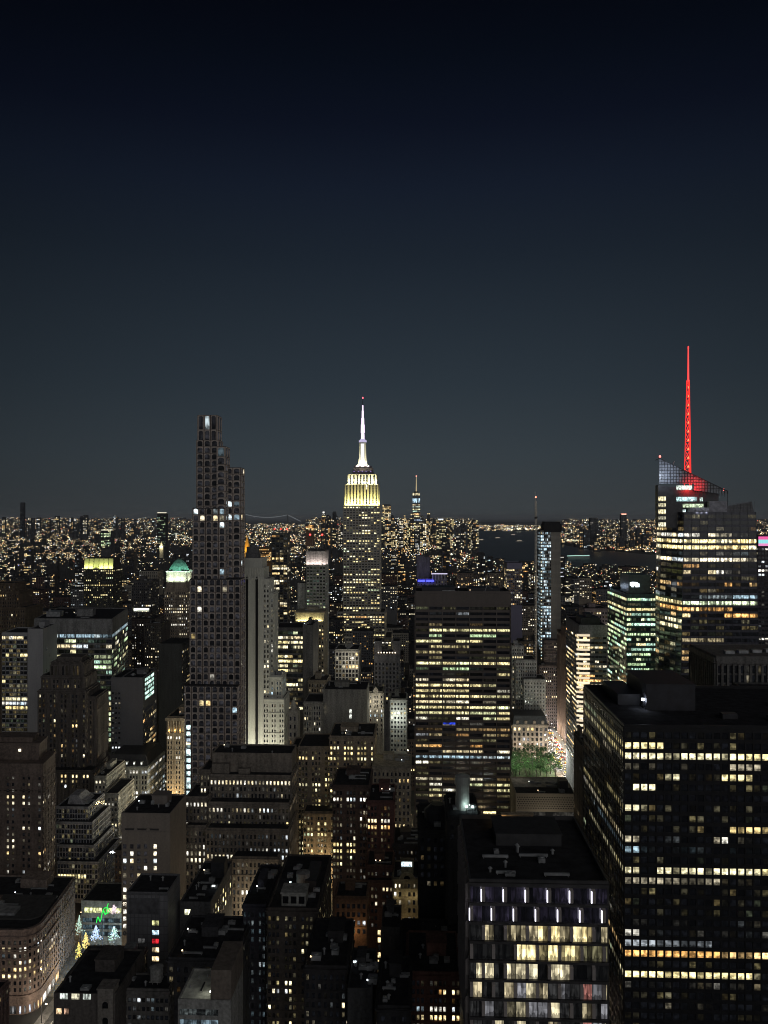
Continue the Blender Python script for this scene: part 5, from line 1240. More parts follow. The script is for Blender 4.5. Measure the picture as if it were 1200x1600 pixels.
# ---------------- the floodlit skyscraper
b = Building('skyscraper', 'floodlit art deco skyscraper with a yellow white crown and a glowing white mast', 'skyscraper', 1300, 566, 1035, 0, 'floodlit skyscraper', mat=wall_mat((.40, .38, .34), .8, .1))
es = ST(fh=4.2, bay=4.9, wf=.72, hf=.5, lp=.36, pal='yellow', br=.9, pd=.7, sd=.12, panes=2, rv=.6, top=.5, dim=.35, run=.5)
esl = ST(**{**es, 'lp': .25, 'rows': {0: (.7, 'yellow', 1.0), 3: (.6, 'cream', .8)}})
YE = 1300
b.tier(511, 611, 997, 1288, 70, ST(**{**es, 'rows': {1: (.85, 'cream', 1.0), 0: .2}}), parapet=1.2)
b.tier(527, 601, 957, 1293, 60, ST(**{**es, 'rows': {0: .1, 1: (.85, 'warm', 1.0), 6: .3, 9: (.7, 'warm')}}), parapet=1.2)
b.tier(536.5, 593.5, 790, YE, 42, es, parapet=.6)
# floodlit crown, in two steps with a recessed middle
lit = ST(fh=3.9, bay=5.4, wf=.42, hf=.9, lp=.05, pal='cream', pd=1.3, sd=0, rv=0, top=.8, dim=.1)
def side(px0, px1, yt, Y_, d, st): return b.tier(px0, px1, yt, Y_, d, st, parapet=.5, z0=WZ(790, YE))
side(539.5, 590.5, 757, 1302, 38, lit)
side(544.5, 556, 741, 1303.5, 34, lit)
side(576, 587.5, 741, 1303.5, 34, lit)
side(556, 576, 741, 1306.5, 30, ST(**{**lit, 'wf': .6, 'lp': .12}))
zc = WZ(741, YE)
m = MB(); a = WX(551, 1305) - b.cx; e = WX(582, 1305) - b.cx
m.box(a, e, 8, 32, zc, zc + 11); m.box(a - 1, e + 1, 7, 33, zc + 3, zc + 4.4); m.box(a + 2, e - 2, 9, 31, zc + 11, zc + 14)
b.part('observation_deck', m, wall_mat((.13, .11, .14), .7))
for px_ in (553, 560, 566, 572, 579):
    m = MB(); m.box(WX(px_, 1304) - b.cx - .8, WX(px_, 1304) - b.cx + .8, 6.4, 7.6, zc + 4.4, zc + 5.6); b.part('deck_lamp', m, lamp_mat((.5, .36, .95), .8))
# mast base with its concave flanks
cxm = WX(566.5, 1315) - b.cx; cym = 20
z0m = zc + 12
prof = [(11.5, 0), (11.5, 3), (9.0, 5), (7.6, 9), (6.6, 15), (6.0, 24), (5.6, 36), (5.6, 42)]
m = MB(); prev = None
for r, z in prof:
    ring = [(cxm + r * cos(2 * pi * i / 16), cym + r * sin(2 * pi * i / 16), z0m + z) for i in range(16)]
    if prev:
        for i in range(16): m.poly([prev[i], prev[(i + 1) % 16], ring[(i + 1) % 16], ring[i]])
    prev = ring
m.poly(prev); b.part('mast_base', m, wall_mat((.6, .6, .58), .5, .05), True)
for i in range(4):
    w = pi / 4 + i * pi / 2; m = MB()
    for (r0, za, r1, zb) in ((11.6, 0, 8.4, 8), (8.4, 8, 6.7, 20), (6.7, 20, 6.2, 40)):
        m.bar((cxm + r0 * cos(w), cym + r0 * sin(w), z0m + za), (cxm + r1 * cos(w), cym + r1 * sin(w), z0m + zb), .9)
    b.part('mast_wing', m, wall_mat((.6, .58, .45), .5, .05))
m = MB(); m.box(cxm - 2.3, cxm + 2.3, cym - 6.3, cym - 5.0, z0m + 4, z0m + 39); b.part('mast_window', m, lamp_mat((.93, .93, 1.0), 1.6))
zt = z0m + 42
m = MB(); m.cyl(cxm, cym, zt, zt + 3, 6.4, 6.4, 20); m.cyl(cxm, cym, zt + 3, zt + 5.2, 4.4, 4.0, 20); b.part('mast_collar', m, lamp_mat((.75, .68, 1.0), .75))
zt += 5.2
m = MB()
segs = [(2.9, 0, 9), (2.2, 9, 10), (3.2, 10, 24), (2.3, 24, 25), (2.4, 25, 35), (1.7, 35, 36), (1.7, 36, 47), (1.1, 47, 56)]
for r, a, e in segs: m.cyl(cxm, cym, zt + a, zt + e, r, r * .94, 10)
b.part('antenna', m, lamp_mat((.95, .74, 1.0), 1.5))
m = MB(); m.cyl(cxm, cym, zt + 56, zt + 67, .55, .25, 8); b.part('antenna_tip', m, DARKMETAL)
m = MB(); m.cyl(cxm, cym, zt + 67, zt + 69.5, 1.1, .9, 8); b.part('warning_lamp', m, lamp_mat((1, .12, .16), 3))
# floodlights on the setbacks
zl = WZ(789, YE) + 1.5
FL = (1.0, .90, .30)
for px_ in (541.5, 546, 550.5, 555, 562, 570, 577, 581.5, 586, 590): flood(b, (WX(px_, 1297) - b.cx, -5.5, zl - 3), 26000, FL, (0, .3, 1), .6)
zl2 = WZ(757, YE) + 2
for px_ in (542, 546, 550, 554, 560, 566, 572, 578, 582, 586, 589): flood(b, (WX(px_, 1299) - b.cx, -3.2, zl2 - 2), 17000, (1, .94, .52), (0, .35, 1), .5)
for yy in (6, 18, 30):
    for sx in (-1, 1): flood(b, ((29.5 if sx > 0 else -31.5) + WX(565, 1300) - b.cx, yy, zl), 15000, FL, (-sx * .3, 0, 1), .6)
for w in (-2.2, -1.57, -.9, 2.4, .7): flood(b, (cxm + 16 * cos(w), cym + 16 * sin(w), z0m + 1), 22000, (1, .94, .74), (-.35 * cos(w), -.35 * sin(w), 1), .5)
b.finish()

# ---------------- the glass tower with the red spire
b = Building('office_tower', 'faceted glass tower with slanted tops, bright office floors and a glowing red lattice spire', 'skyscraper', 620, 1110, 1070, 0, 'glass tower with the red spire', mat=plain_mat('glass_spandrel', (.05, .05, .068), .3, .2))
Yf = 620.0
def X(px, Y=Yf): return WX(px, Y) - b.cx
def Z(py, Y=Yf, px=1110): return WZ(py, Y, px)
zr = Z(783)
GL = plain_mat('dark_glass', (.02, .021, .028), .12, 0, .6)
# body in plan: back left, left chamfer, front left corner, front right, back right
def plan(t):
    # t 0 at the ground .. 1 at the top: the walls lean in
    k = 1 - t
    return [(X(1027, 664) - 5.0 * k, 44), (X(1034, 650) - 5.0 * k, 30), (X(1069) - 5.0 * k, 0), (X(1181) + 5.5 * k, 0), (X(1184) + 5.5 * k, 50), (X(1052, 684), 64)]
body_top = Z(800)
zz = [0, body_top]
p0 = plan(0); p1 = plan(1)
m = b.wall; m.prism(p0, -.5, body_top, 0, top=p1)
def edge(i, z):
    t = max(0, min(1, z / body_top)); P = plan(t); j = (i + 1) % len(P)
    return P[i], P[j]
rows = {0: (.0,), 1: (.0,), 2: (.12, 'warm', .8), 3: (.65, 'cream', .55), 4: (1, 'yellow', 1.25), 5: (.98, 'yellow', 1.25), 6: (.03, 'white', .5), 7: (.92, 'cream', 1.2), 8: (.15, 'warm', .35), 9: (.22, 'cream', .5), 10: .04, 11: (.2, 'orange', .5), 12: (.1, 'warm', .7), 13: (.55, 'cool', .45), 14: (.85, 'yellow', .75), 15: (.7, 'orange', .85), 16: (.55, 'orange', .9), 17: .08, 18: .08, 19: .02, 20: (.2, 'cream', .2), 21: .1, 22: (.3, 'orange', .7), 23: (.35, 'orange', .5), 24: .05}
fh = 4.72
nrow = int((body_top - 60) / fh)
for r in range(nrow):
    z1 = body_top - 2 - r * fh; z0 = z1 - fh * .62
    if z1 < Z(1075): break
    for i, bays in ((0, 2), (1, 4), (2, 9)):
        A0, A1 = edge(i, z0); B0, B1 = edge(i, z1)
        o = rows.get(r, .04); o = o if isinstance(o, tuple) else (o,)
        gl = glow_row(bays, o[0], o[1] if len(o) > 1 else 'yellow', (o[2] if len(o) > 2 else .9), b.rng, .45, .6)
        ux, uy = A1[0] - A0[0], A1[1] - A0[1]; l = sqrt(ux * ux + uy * uy); n = (uy / l, -ux / l)
        for k in range(bays):
            f0, f1 = (k + .04) / bays, (k + .96) / bays
            def L(P, Q, f, z): return (P[0] + (Q[0] - P[0]) * f + n[0] * .12, P[1] + (Q[1] - P[1]) * f + n[1] * .12, z)
            b.wins.append(([L(A0, A1, f0, z0), L(A0, A1, f1, z0), L(B0, B1, f1, z1), L(B0, B1, f0, z1)], gl[k][:3], b.rng.random(), 3, gl[k][3], n))
# vertical mullions and floor lines, proud of the glass
for i, bays in ((1, 4), (2, 9)):
    A0, A1 = edge(i, Z(1075)); B0, B1 = edge(i, body_top)
    ux, uy = A1[0] - A0[0], A1[1] - A0[1]; l = sqrt(ux * ux + uy * uy); n = (uy / l, -ux / l)
    for k in range(bays + 1):
        f = k / bays
        m.bar((A0[0] + (A1[0] - A0[0]) * f + n[0] * .2, A0[1] + (A1[1] - A0[1]) * f + n[1] * .2, Z(1075)), (B0[0] + (B1[0] - B0[0]) * f + n[0] * .2, B0[1] + (B1[1] - B0[1]) * f + n[1] * .2, body_top), .16)
# tall left shard with its slanted screen
xl, xr = X(1033), X(1141)
def slant(x): return Z(715) + (Z(767) - Z(715)) * (x - xl) / (xr - xl)
m = MB()
dk0, dk1 = 8.0, 15.0
m.hexa([(xl, dk0, body_top - 12), (X(1129), dk0, body_top - 12), (X(1129), dk1, body_top - 12), (xl, dk1, body_top - 12), (xl, dk0, Z(757)), (X(1129), dk0, Z(771)), (X(1129), dk1, Z(771)), (xl, dk1, Z(757))])
b.part('upper_block', m, plain_mat('dark_panel', (.035, .035, .042), .4, .1))
for (pa, pb, ya, yb, g, pn) in ((1062, 1087, 758, 765, (.75, .9, .78), 7), (1062, 1095, 776, 783, (.55, .85, .85), 8), (1099, 1104, 777, 783, (.5, .65, .6), 2), (1072, 1105, 787, 793, (.5, .62, .4), 7), (1072, 1077, 796, 803, (.8, 1, 1), 1),
                               (1033.5, 1045.5, 775.5, 782.5, (1, .88, .52), 3), (1033.5, 1045.5, 786, 792, (.5, .45, .28), 3), (1033.5, 1045.5, 796, 803, (1, .88, .52), 3), (1033.5, 1045.5, 807, 812, (.3, .28, .2), 3), (1033.5, 1045.5, 816.5, 823, (.9, .85, .6), 3)):
    b.wins.append(([(X(pa), 7.8, Z(yb)), (X(pb), 7.8, Z(yb)), (X(pb), 7.8, Z(ya)), (X(pa), 7.8, Z(ya))], g, .3, pn, 1, (0, -1)))
lm = MB(); yy0 = 5.0
nxg = 24
for i in range(nxg + 1):
    x = xl + (xr - xl) * i / nxg
    zb_ = Z(755) if x < X(1088) else Z(770) - (x - X(1088)) * .12
    lm.bar((x, yy0, zb_), (x, yy0, slant(x)), .22)
for j in range(12):
    z = Z(755) - 4 + j * 2.35
    if z > Z(716): break
    xe = xl + (xr - xl) * min(1, max(0, (Z(715) - z) / (Z(715) - Z(767))))
    xs = xl if z > Z(755) else X(1088)
    if xe > xs + 1: lm.bar((xs, yy0, z), (xe, yy0, z), .26)
lm.bar((xl, yy0, slant(xl)), (xr, yy0, slant(xr)), .3); lm.bar((xr, yy0, slant(xr)), (xr, 15, slant(xr) - 2), .25); lm.bar((xl, yy0, slant(xl)), (xl, 14, slant(xl) - 1), .25); lm.bar((xr, yy0, slant(xr)), (xr, yy0, Z(790)), .25)
b.part('screen_frame', lm, plain_mat('screen_steel', (.03, .03, .035), .5, .2))
gm_ = MB(); gm_.poly([(xl, yy0 + .3, Z(755)), (X(1088), yy0 + .3, Z(755)), (X(1088), yy0 + .3, Z(766)), (xr, yy0 + .3, Z(772)), (xr, yy0 + .3, slant(xr)), (xl, yy0 + .3, slant(xl))])
gm_.poly([(xl, yy0 + .5, slant(xl)), (xr, yy0 + .5, slant(xr)), (xr, yy0 + .5, Z(772)), (X(1088), yy0 + .5, Z(766)), (X(1088), yy0 + .5, Z(755)), (xl, yy0 + .5, Z(755))])
b.part('screen_glass', gm_, plain_mat('frosted_screen', (.22, .235, .27), .35, 0, .5))
# right lower shard
xq, xw = X(1141), X(1184)
rm = MB()
for i in range(9):
    x = xq + (xw - xq) * i / 8; rm.bar((x, 6, Z(801)), (x, 6, Z(790) + (Z(783) - Z(790)) * min(1, i / 7)), .12)
for j in range(4):
    z = Z(801) + j * 2.4; rm.bar((xq, 6, z), (xw - j * .4, 6, z), .12)
rm.bar((xq, 6, Z(790)), (X(1179), 6, Z(783)), .22); rm.bar((X(1179), 6, Z(783)), (X(1188), 26, Z(801)), .22)
b.part('screen_frame', rm, plain_mat('screen_metal', (.12, .12, .14), .4, .4))
gm_ = MB(); gm_.poly([(xq, 6.3, Z(801)), (xw, 6.3, Z(801)), (X(1180), 6.3, Z(784)), (xq, 6.3, Z(791))]); gm_.poly([(xq, 6.5, Z(791)), (X(1180), 6.5, Z(784)), (xw, 6.5, Z(801)), (xq, 6.5, Z(801))])
b.part('screen_glass', gm_, plain_mat('smoked_screen', (.05, .05, .06), .3))
m = MB(); m.box(X(1110), X(1138), 2.5, 7, Z(803), Z(783)); b.part('plant_room', m, plain_mat('pale_panel', (.25, .25, .29), .5))
m = MB(); m.box(X(1079), X(1109), 1.5, 7, Z(804), Z(793)); m.box(X(1078), X(1110), 1.2, 7, Z(804.8), Z(804)); b.part('roof_terrace', m, plain_mat('pale_panel', (.25, .25, .29), .5))
for px_ in (1089, 1096, 1104):
    m = MB(); m.box(X(px_) - .5, X(px_) + .5, .4, 1.3, Z(801.5) - .4, Z(801.5) + .5); b.part('terrace_lamp', m, lamp_mat((.95, .97, 1), 5))
    add_light('terrace_light', 'POINT', (X(px_), -.4, Z(801)), 160, (.9, .93, 1), b.root, .3)
add_light('screen_light', 'SPOT', (X(1040), -9, Z(742)), 9000, (.75, .85, 1), b.root, 1.0, None, None, (0, 1, .05), 110)
# spire: a tapering three legged lattice, lit red
sx, sy = X(1075.5, Yf + 16), 16.0
zb0, zb1 = WZ(745, Yf + 16, 1075), WZ(541, Yf + 16, 1075)
RED = lamp_mat((1, .028, .02), 2.0); REDH = lamp_mat((1, .16, .06), 3.0)
def leg(i, z):
    t = (z - zb0) / (zb1 - zb0); r = 2.9 * (1 - t) + .55 * t
    w = -pi / 2 + i * 2 * pi / 3 + .4
    return (sx + r * cos(w), sy + r * sin(w), z)
zlat = zb0 + (zb1 - zb0) * .74
for i in range(3):
    m = MB(); m.bar(leg(i, zb0 - 14), leg(i, zlat), .2, 0, 6); b.part('spire_leg', m, RED)
npan = 11
for k in range(npan):
    za = zb0 + (zlat - zb0) * k / npan; ze = zb0 + (zlat - zb0) * (k + 1) / npan
    m = MB()
    for i in range(3):
        j = (i + 1) % 3
        m.bar(leg(i, za), leg(j, ze), .08); m.bar(leg(j, za), leg(i, ze), .08); m.bar(leg(i, za), leg(j, za), .1)
    b.part('spire_bracing', m, RED)
    m = MB(); m.cyl(sx, sy, za + .5, za + 2.1, 1.0 * (1 - k / 16), .3, 8); b.part('spire_lamp', m, REDH)
m = MB(); m.cyl(sx, sy, zlat - 1, zb1 - 2, .62, .42, 10); m.cyl(sx, sy, zb1 - 2, zb1, .5, .42, 10); b.part('spire_mast', m, lamp_mat((1, .05, .045), 2.4))
for z, e in ((zb0 - 3, 26000), (zb0 + 18, 5000)): add_light('spire_light', 'SPOT', (sx, yy0 - 9, z - 6), e * .6, (1, .03, .03), b.root, .8, None, None, (0, 1, .1), 110)
for px_, py_ in ((1035, 713.5), (1135, 766.5)):
    m = MB(); m.bar((X(px_), 6, Z(py_) - 3), (X(px_), 6, Z(py_)), .2); m.cyl(X(px_), 6, Z(py_), Z(py_) + 1.6, .8, .6, 8, 1); b.part('warning_lamp', m, [STEEL, lamp_mat((1, .12, .1), 5)])
m = MB(); m.bar((X(1056), 9, Z(728)), (X(1060), 9, Z(719)), .25); m.box(X(1055), X(1058), 8, 10, Z(731), Z(727)); b.part('roof_crane', m, STEEL)
FOOT.append((WX(1010, 620), WX(1200, 620), 600, 690, 260)); THINGS.append(('glass tower with the red spire', 1110, 780, 620))
b.finish()

# ---------------- other buildings on the right
def gsign(b):
    x0, x1, y0, y1, z = b.last; a = WX(981, 660) - b.cx; e = WX(996, 660) - b.cx
    m = MB(); m.box(a - 1, x1, 14, 40, z, z + 15); b.part('penthouse', m, plain_mat('dark_green_panel', (.03, .06, .05), .4))
    m = MB(); c = (a + e) / 2; zz = WZ(911, 660)
    for (u, w, h, v) in ((-3.0, .8, 2.6, .4), (-1.6, .9, 4.2, 0), (-.1, .9, 3.0, .5), (1.4, .9, 3.8, -.2), (2.9, .8, 2.8, -.6)): m.box(c + u - w, c + u + w, 13.5, 13.9, zz + v - h / 2, zz + v + h / 2)
    b.part('sign', m, lamp_mat((.85, .93, 1), 2.2))
    lx = x0 - .6; m = MB(); m.bar((lx, 50, z), (lx, 50, z + 3), .15); m.box(lx - .7, lx + .7, 49.5, 50.5, z + 3, z + 4.2, 1); b.part('floodlight', m, [STEEL, lamp_mat((.7, .85, 1), 12)])
    add_light('roof_light', 'POINT', (lx - 1.5, 46, z + 3), 900, (.6, .75, 1), b.root, .4)
simple('office_tower', 'green glass office tower with angled walls, bright floors and a white roof sign', 'green glass tower', (.03, .07, .055), 640, [(979, 1024, 930, 640, 62)], ST(fh=3.95, bay=4.0, wf=.95, hf=.58, pd=.1, sd=.3, lp=.5, pal='green', br=.75, panes=3, rows={0: (.9, 'green', .75), 2: (.95, 'yellow', .7), 3: .8, 7: (.95, 'green', .8), 9: .8, 12: .3}, rv=.4, dim=.9, top=1), yvis=1075, clutter=0, extra=gsign, mat=plain_mat('green_glass', (.025, .065, .05), .2, .1))
def corner_strip(b):
    x0, x1, y0, y1, z = b.last
    a = WX(901, b.Y) - b.cx; e = WX(921, b.Y) - b.cx; n = 6
    for k in range(28):
        z1 = z - 8 - k * 4.1; 
        if z1 < WZ(1150, 700): break
        pts = [(a + (e - a) * i / n, -1.4 + (2.0 * (1 - i / (n * .5)) ** 2 if i < n / 2 else 0) + 0.0) for i in range(n + 1)]
        m = MB()
        for i in range(n): m.poly([(pts[i][0], pts[i][1], z1 - 1.0), (pts[i + 1][0], pts[i + 1][1], z1 - 1.0), (pts[i + 1][0], pts[i + 1][1], z1 + .9), (pts[i][0], pts[i][1], z1 + .9)])
        m.poly([(a, .5, z1 - 1.0), (e, .5, z1 - 1.0), (e, .5, z1 + .9), (a, .5, z1 + .9)][::-1])
        b.part('corner_band', m, lamp_mat((1, .83, .58), [.9, 1.3, 1.1][k % 3]))
    m = MB(); m.box(x0 + 3, x1 - 4, 8, 30, z, z + 6); m.box(x0 + 8, x1 - 10, 12, 26, z + 6, z + 9); b.part('penthouse', m, DARKMETAL)
simple('office_tower', 'grey banded office tower with a glowing rounded corner of stacked light bands', 'tower with the glowing corner', (.24, .23, .26), 700, [(905, 948, 978, 700, 60)], ST(fh=4.1, bay=3.4, wf=.92, hf=.5, pd=.05, sd=.35, lp=.25, pal='warm', panes=2, top=8, rows={5: .5, 9: (.85, 'warm', 1), 10: (.8, 'warm', 1), 14: .7, 15: .7}, rv=.7, dim=.6), yvis=1160, clutter=0, extra=corner_strip)
simple('office_building', 'pinkish lit block with a blue glow peeping over the tower with the glowing corner', 'pinkish block behind', (.3, .25, .25), 860, [(914, 949, 952, 860, 30)], ST(fh=4.2, bay=3, wf=.5, lp=.15, pal='warm', dim=.5), yvis=985, clutter=2)
b = Building('residential_tower', 'slender tower under construction, glittering open floors beside a bare concrete shaft', 'tower', 1000, 856, 1005, 0, 'slender tower under construction', col=(.23, .22, .205), mat=wall_mat((.25, .24, .22), .9, .15, .25, (60, 4.0, .12, .75)))
b.tier(861, 876, 829, 1000, 22, None, parapet=.2)
b.tier(845, 861, 829, 1001, 24, ST(fh=4.0, bay=1.7, wf=.86, hf=.72, pd=.2, sd=.5, lp=.62, pal='cool', br=.6, top=1, rv=.35, dim=.9, run=.2), parapet=.2)
m = MB(); x0 = WX(850, 1000) - b.cx; x1 = WX(877.5, 1000) - b.cx; zt = WZ(830, 1000)
m.box(x0, x1, -.8, 24, zt - 1, zt + 9.5); m.box(x0 + 1, x1 - 1.4, .4, 22, zt + 9.5, zt + 12); b.part('wrapped_top', m, plain_mat('black_netting', (.014, .014, .017), .9))
for k in range(6):
    m = MB(); m.bar((x0 - 2.2, 2 + k * .2, zt - 190 + 30 * k), (x0 - 2.2, 2, zt - 160 + 30 * k), .25); m.bar((x0 - 3.6, 2, zt - 190 + 30 * k), (x0 - 3.6, 2, zt - 160 + 30 * k), .25)
    for q in range(10): m.bar((x0 - 2.2, 2, zt - 190 + 30 * k + 3 * q), (x0 - 3.6, 2, zt - 188.5 + 30 * k + 3 * q), .12)
    b.part('hoist_mast', m, STEEL)
for k in range(40):
    zz_ = zt - 2 - 4.0 * k; w0 = WX(845.2, 1001) - b.cx
    m = MB(); m.box(w0 - .1, w0 + 1.1, -.2, .6, zz_ - .5, zz_ + .3); b.part('site_lamp', m, lamp_mat([(1, .85, .5), (.9, 1, .9), (.6, .9, 1)][k % 3], 1.2))
b.finish()
crane = tag(empty('tower_crane', (WX(837.5, 1000), 1002, 0)), 'tall thin construction crane mast with a red lamp, left of the slender tower', 'crane')
zt = WZ(783, 1000); m = MB(); r = .9
for sx_ in (-1, 1):
    for sy_ in (-1, 1): m.bar((sx_ * r, sy_ * r, 0), (sx_ * r, sy_ * r, zt), .42)
z = 0
while z < zt - 3:
    for sx_ in (-1, 1): m.bar((sx_ * r, -r, z), (sx_ * r, r, z + 3), .1)
    for sy_ in (-1, 1): m.bar((-r, sy_ * r, z), (r, sy_ * r, z + 3), .1)
    z += 3
m.build('mast', plain_mat('crane_paint', (.6, .57, .5), .5), crane)
m = MB(); zc = WZ(808, 1000); m.bar((0, 0, zc), (1.2, 14, zt + 12), .35); m.bar((0, 0, zc), (-.4, -9, zc + 1), .5); m.bar((-.4, -9, zc + 1), (0, 0, zc + 8), .15); m.build('jib', plain_mat('crane_paint', (.6, .57, .5), .5), crane)
m = MB(); m.box(-1.4, 1.4, -1.6, 1.2, zc - 2, zc + .4); m.build('cab', DARKMETAL, crane)
m = MB(); m.box(-1.1, .7, -9.9, -8.4, zc - 1.5, zc + .8); m.build('counterweight', DARKMETAL, crane)
m = MB(); m.cyl(0, 0, zt, zt + 4, .25); m.cyl(0, 0, zt + 4, zt + 5.8, .9, .7, 8, 1); m.build('warning_lamp', [STEEL, lamp_mat((1, .25, .15), 4)], crane)
m = MB(); m.box(-2, 2, -2, 2, 0, 1.5); m.build('base', DARKMETAL, crane)
# brown set back building under it, the long brown pier and the rest round the park
simple('office_building', 'brown set back block at the foot of the slender tower under construction', 'brown set back block', (.13, .11, .11), 980, [(850, 878, 1001, 984, 12), (843, 880, 1040, 980, 17)], ST(fh=3.8, bay=2.4, wf=.5, lp=.08, pal='cream', pd=.4, dim=.4), yvis=1135, clutter=2)
simple('residential_tower', 'thin brown striped tower standing beside the bright avenue', 'thin brown striped tower', (.17, .13, .115), 910, [(876, 884, 988, 935, 22, ST(fh=3.6, bay=2.6, wf=.4, lp=.05, pal='cream')), (884, 897, 978, 910, 24, ST(fh=3.6, bay=2.2, wf=.5, pd=.6, lp=.08, pal='warm'))], None, yvis=1130, clutter=1)
simple('apartment_building', 'lit apartment block left of the crane mast', 'apartment block by the crane', (.16, .14, .11), 930, [(812, 833, 1003, 930, 24)], ST(fh=3.6, bay=2.4, wf=.6, lp=.4, pal='warm', dim=.4), yvis=1060, clutter=2)
simple('stone_building', 'grey white stone block with stepped roofs standing behind the park trees', 'grey white stepped block', (.42, .42, .41), 870, [(819, 852, 1062, 868, 26, ST(fh=4, bay=3.4, wf=.35, hf=.5, lp=.1, pal='cream', dim=.3)), (806, 838, 1032, 880, 30, ST(fh=4, bay=2.4, wf=.45, lp=.03)), (800, 818, 1010, 890, 20, ST(fh=4, bay=2.4, wf=.5, lp=.15))], None, yvis=1120, clutter=3,
       extra=lambda b: add_light('street_glow', 'POINT', (6, -16, 30), 9000, (.92, .97, 1), b.root, 1.2))
def mans2(b):
    x0, x1, y0, y1, z = b.last
    m = MB(); m.hexa([(x0, y0, z), (x1, y0, z), (x1, y1, z), (x0, y1, z), (x0 + 2, y0 + 3, z + 9), (x1 - 2, y0 + 3, z + 9), (x1 - 2, y1 - 3, z + 9), (x0 + 2, y1 - 3, z + 9)]); b.part('mansard_roof', m, plain_mat('slate', (.05, .055, .065), .5))
    for i in range(4):
        a = x0 + 5 + i * (x1 - x0 - 10) / 3; m = MB(); m.box(a - 1.4, a + 1.4, y0 + .2, y0 + 4, z + .4, z + 4.2); m.cyl(a, y0 + .4, z + 4.2, z + 5, 1.4, .2, 8); b.part('dormer', m, b.mat)
    m = MB(); m.box(x0 - 1, x1 + 1, y0 - 1, y1, z - 1, z + .2); b.part('cornice', m, b.mat)
    for xx in (.25, .75): add_light('park_glow', 'POINT', (x0 + (x1 - x0) * xx, y0 - 10, 16), 5200, (1, .86, .66), b.root, .8)
simple('mansion_building', 'ornate stone building with a grey mansard roof beside the park trees', 'mansard building by the park', (.34, .29, .25), 838, [(801, 856, 1133, 838, 34)], ST(fh=5.2, bay=4.6, wf=.5, hf=.62, lp=.12, pal='warm', pd=.4, dim=.4, top=1.2), yvis=1185, clutter=0, extra=mans2)
def perf(b):
    x0, x1, y0, y1, z = b.last
    m = MB()
    for r in range(6):
        for i in range(34):
            a = x0 + 1 + i * (x1 - x0 - 2) / 34 + (r % 2) * .55; m.box(a, a + .62, y0 - .06, y0 + .02, z - 2.2 - r * 1.5, z - 1.5 - r * 1.5)
    o = b.part('perforation', m, plain_mat('hole_black', (.012, .011, .01), .9)); o['kind'] = 'stuff'
    m = MB(); m.box(x0 - .3, x1 + .3, y0 - .5, y0 + .1, z - .3, z + 1.1); m.box(x0 - .2, x1 + .2, y0 - .4, y0 + .1, z - 11.4, z - 10.6); b.part('cornice', m, b.mat)
    b.wins.append(([(x0 + .5, y0 - .1, z - 15), (x1 - .5, y0 - .1, z - 15), (x1 - .5, y0 - .1, z - 11.8), (x0 + .5, y0 - .1, z - 11.8)], (.015, .014, .012), .4, 16, 0, (0, -1)))
    m = MB(); m.box(x1 - 10, x1 - 4, 6, 14, z, z + 8); b.part('bulkhead', m, DARKMETAL)
    m = MB(); m.box(x0 + .6, x1 - .6, 15, y1 - .6, z + .15, z + .3); b.part('pale_roof', m, plain_mat('gravel_roof', (.26, .25, .23), .9))
    add_light('street_glow', 'POINT', ((x0 + x1) / 2, y0 - 16, z - 14), 3200, (1, .9, .7), b.root, 1.0)
    add_light('roof_glow', 'POINT', (x0 + 6, y1 - 6, z + 6), 260, (1, .9, .7), b.root, .3)
simple('low_building', 'low tan building with a perforated screen front, in front of the park trees', 'perforated front building', (.25, .22, .18), 562, [(806, 899, 1242, 562, 36, 'blank')], None, yvis=1290, clutter=10, extra=perf, big=False, mat=wall_mat((.25, .22, .18), .85, .1))
simple('stone_building', 'narrow stone block squeezed against the left side of the black office tower', 'narrow stone block', (.17, .15, .13), 440, [(911, 922, 1163, 440, 24)], ST(fh=3.8, bay=2.6, wf=.42, lp=.05, pal='cream', dim=.5), yvis=1330, clutter=2)
def cafe(b):
    x0, x1, y0, y1, z = b.last
    for r in range(7):
        for k in range(6):
            a = y0 + 1 + 5.2 * k
            b.wins.append(([(x0 - .1, a + 4.8, z - 2 - 4.6 * r - 3.6), (x0 - .1, a, z - 2 - 4.6 * r - 3.6), (x0 - .1, a, z - 2 - 4.6 * r), (x0 - .1, a + 4.8, z - 2 - 4.6 * r)], b.rng.choice([(1.1, 1.1, .85), (.7, .95, .8), (1.2, .95, .6), (.5, .6, .5)]), b.rng.random(), 3, 1, (-1, 0)))
simple('shop_building', 'white glowing glass shop block on the bright avenue beside the park', 'glowing glass shop block', (.3, .3, .28), 830, [(900, 938, 1112, 830, 52, 'blank')], None, yvis=1165, clutter=3, extra=cafe)
def piers8(b):
    x0, x1, y0, y1, z = b.last
    for i in range(5):
        m = MB(); a = x0 + 8 + i * 8; m.box(a, a + 5, 8 + i * 2, 12 + i * 2, z, z + 2.2); b.part('skylight', m, METAL)
    m = MB(); m.box(x0 - .3, x1 + .3, y0 - 1.0, y1, z - 1.6, z + .6); b.part('cornice', m, b.mat)
simple('office_building', 'dark building of tall vertical piers with one row of pale lit windows', 'dark piered building', (.13, .125, .12), 432, [(1119, 1262, 1028, 432, 40)], ST(fh=5.0, bay=2.9, wf=.6, hf=.8, pd=1.0, sd=.1, lp=.01, pal='cream', rv=0, top=3.5, rows={3: (.06,), 4: (.0,), 5: (1, 'cream', .55), 6: (.0,), 7: (.15, 'warm', .2), 8: (.25, 'warm', .15)}, dim=.1), yvis=1150, clutter=0, extra=piers8)
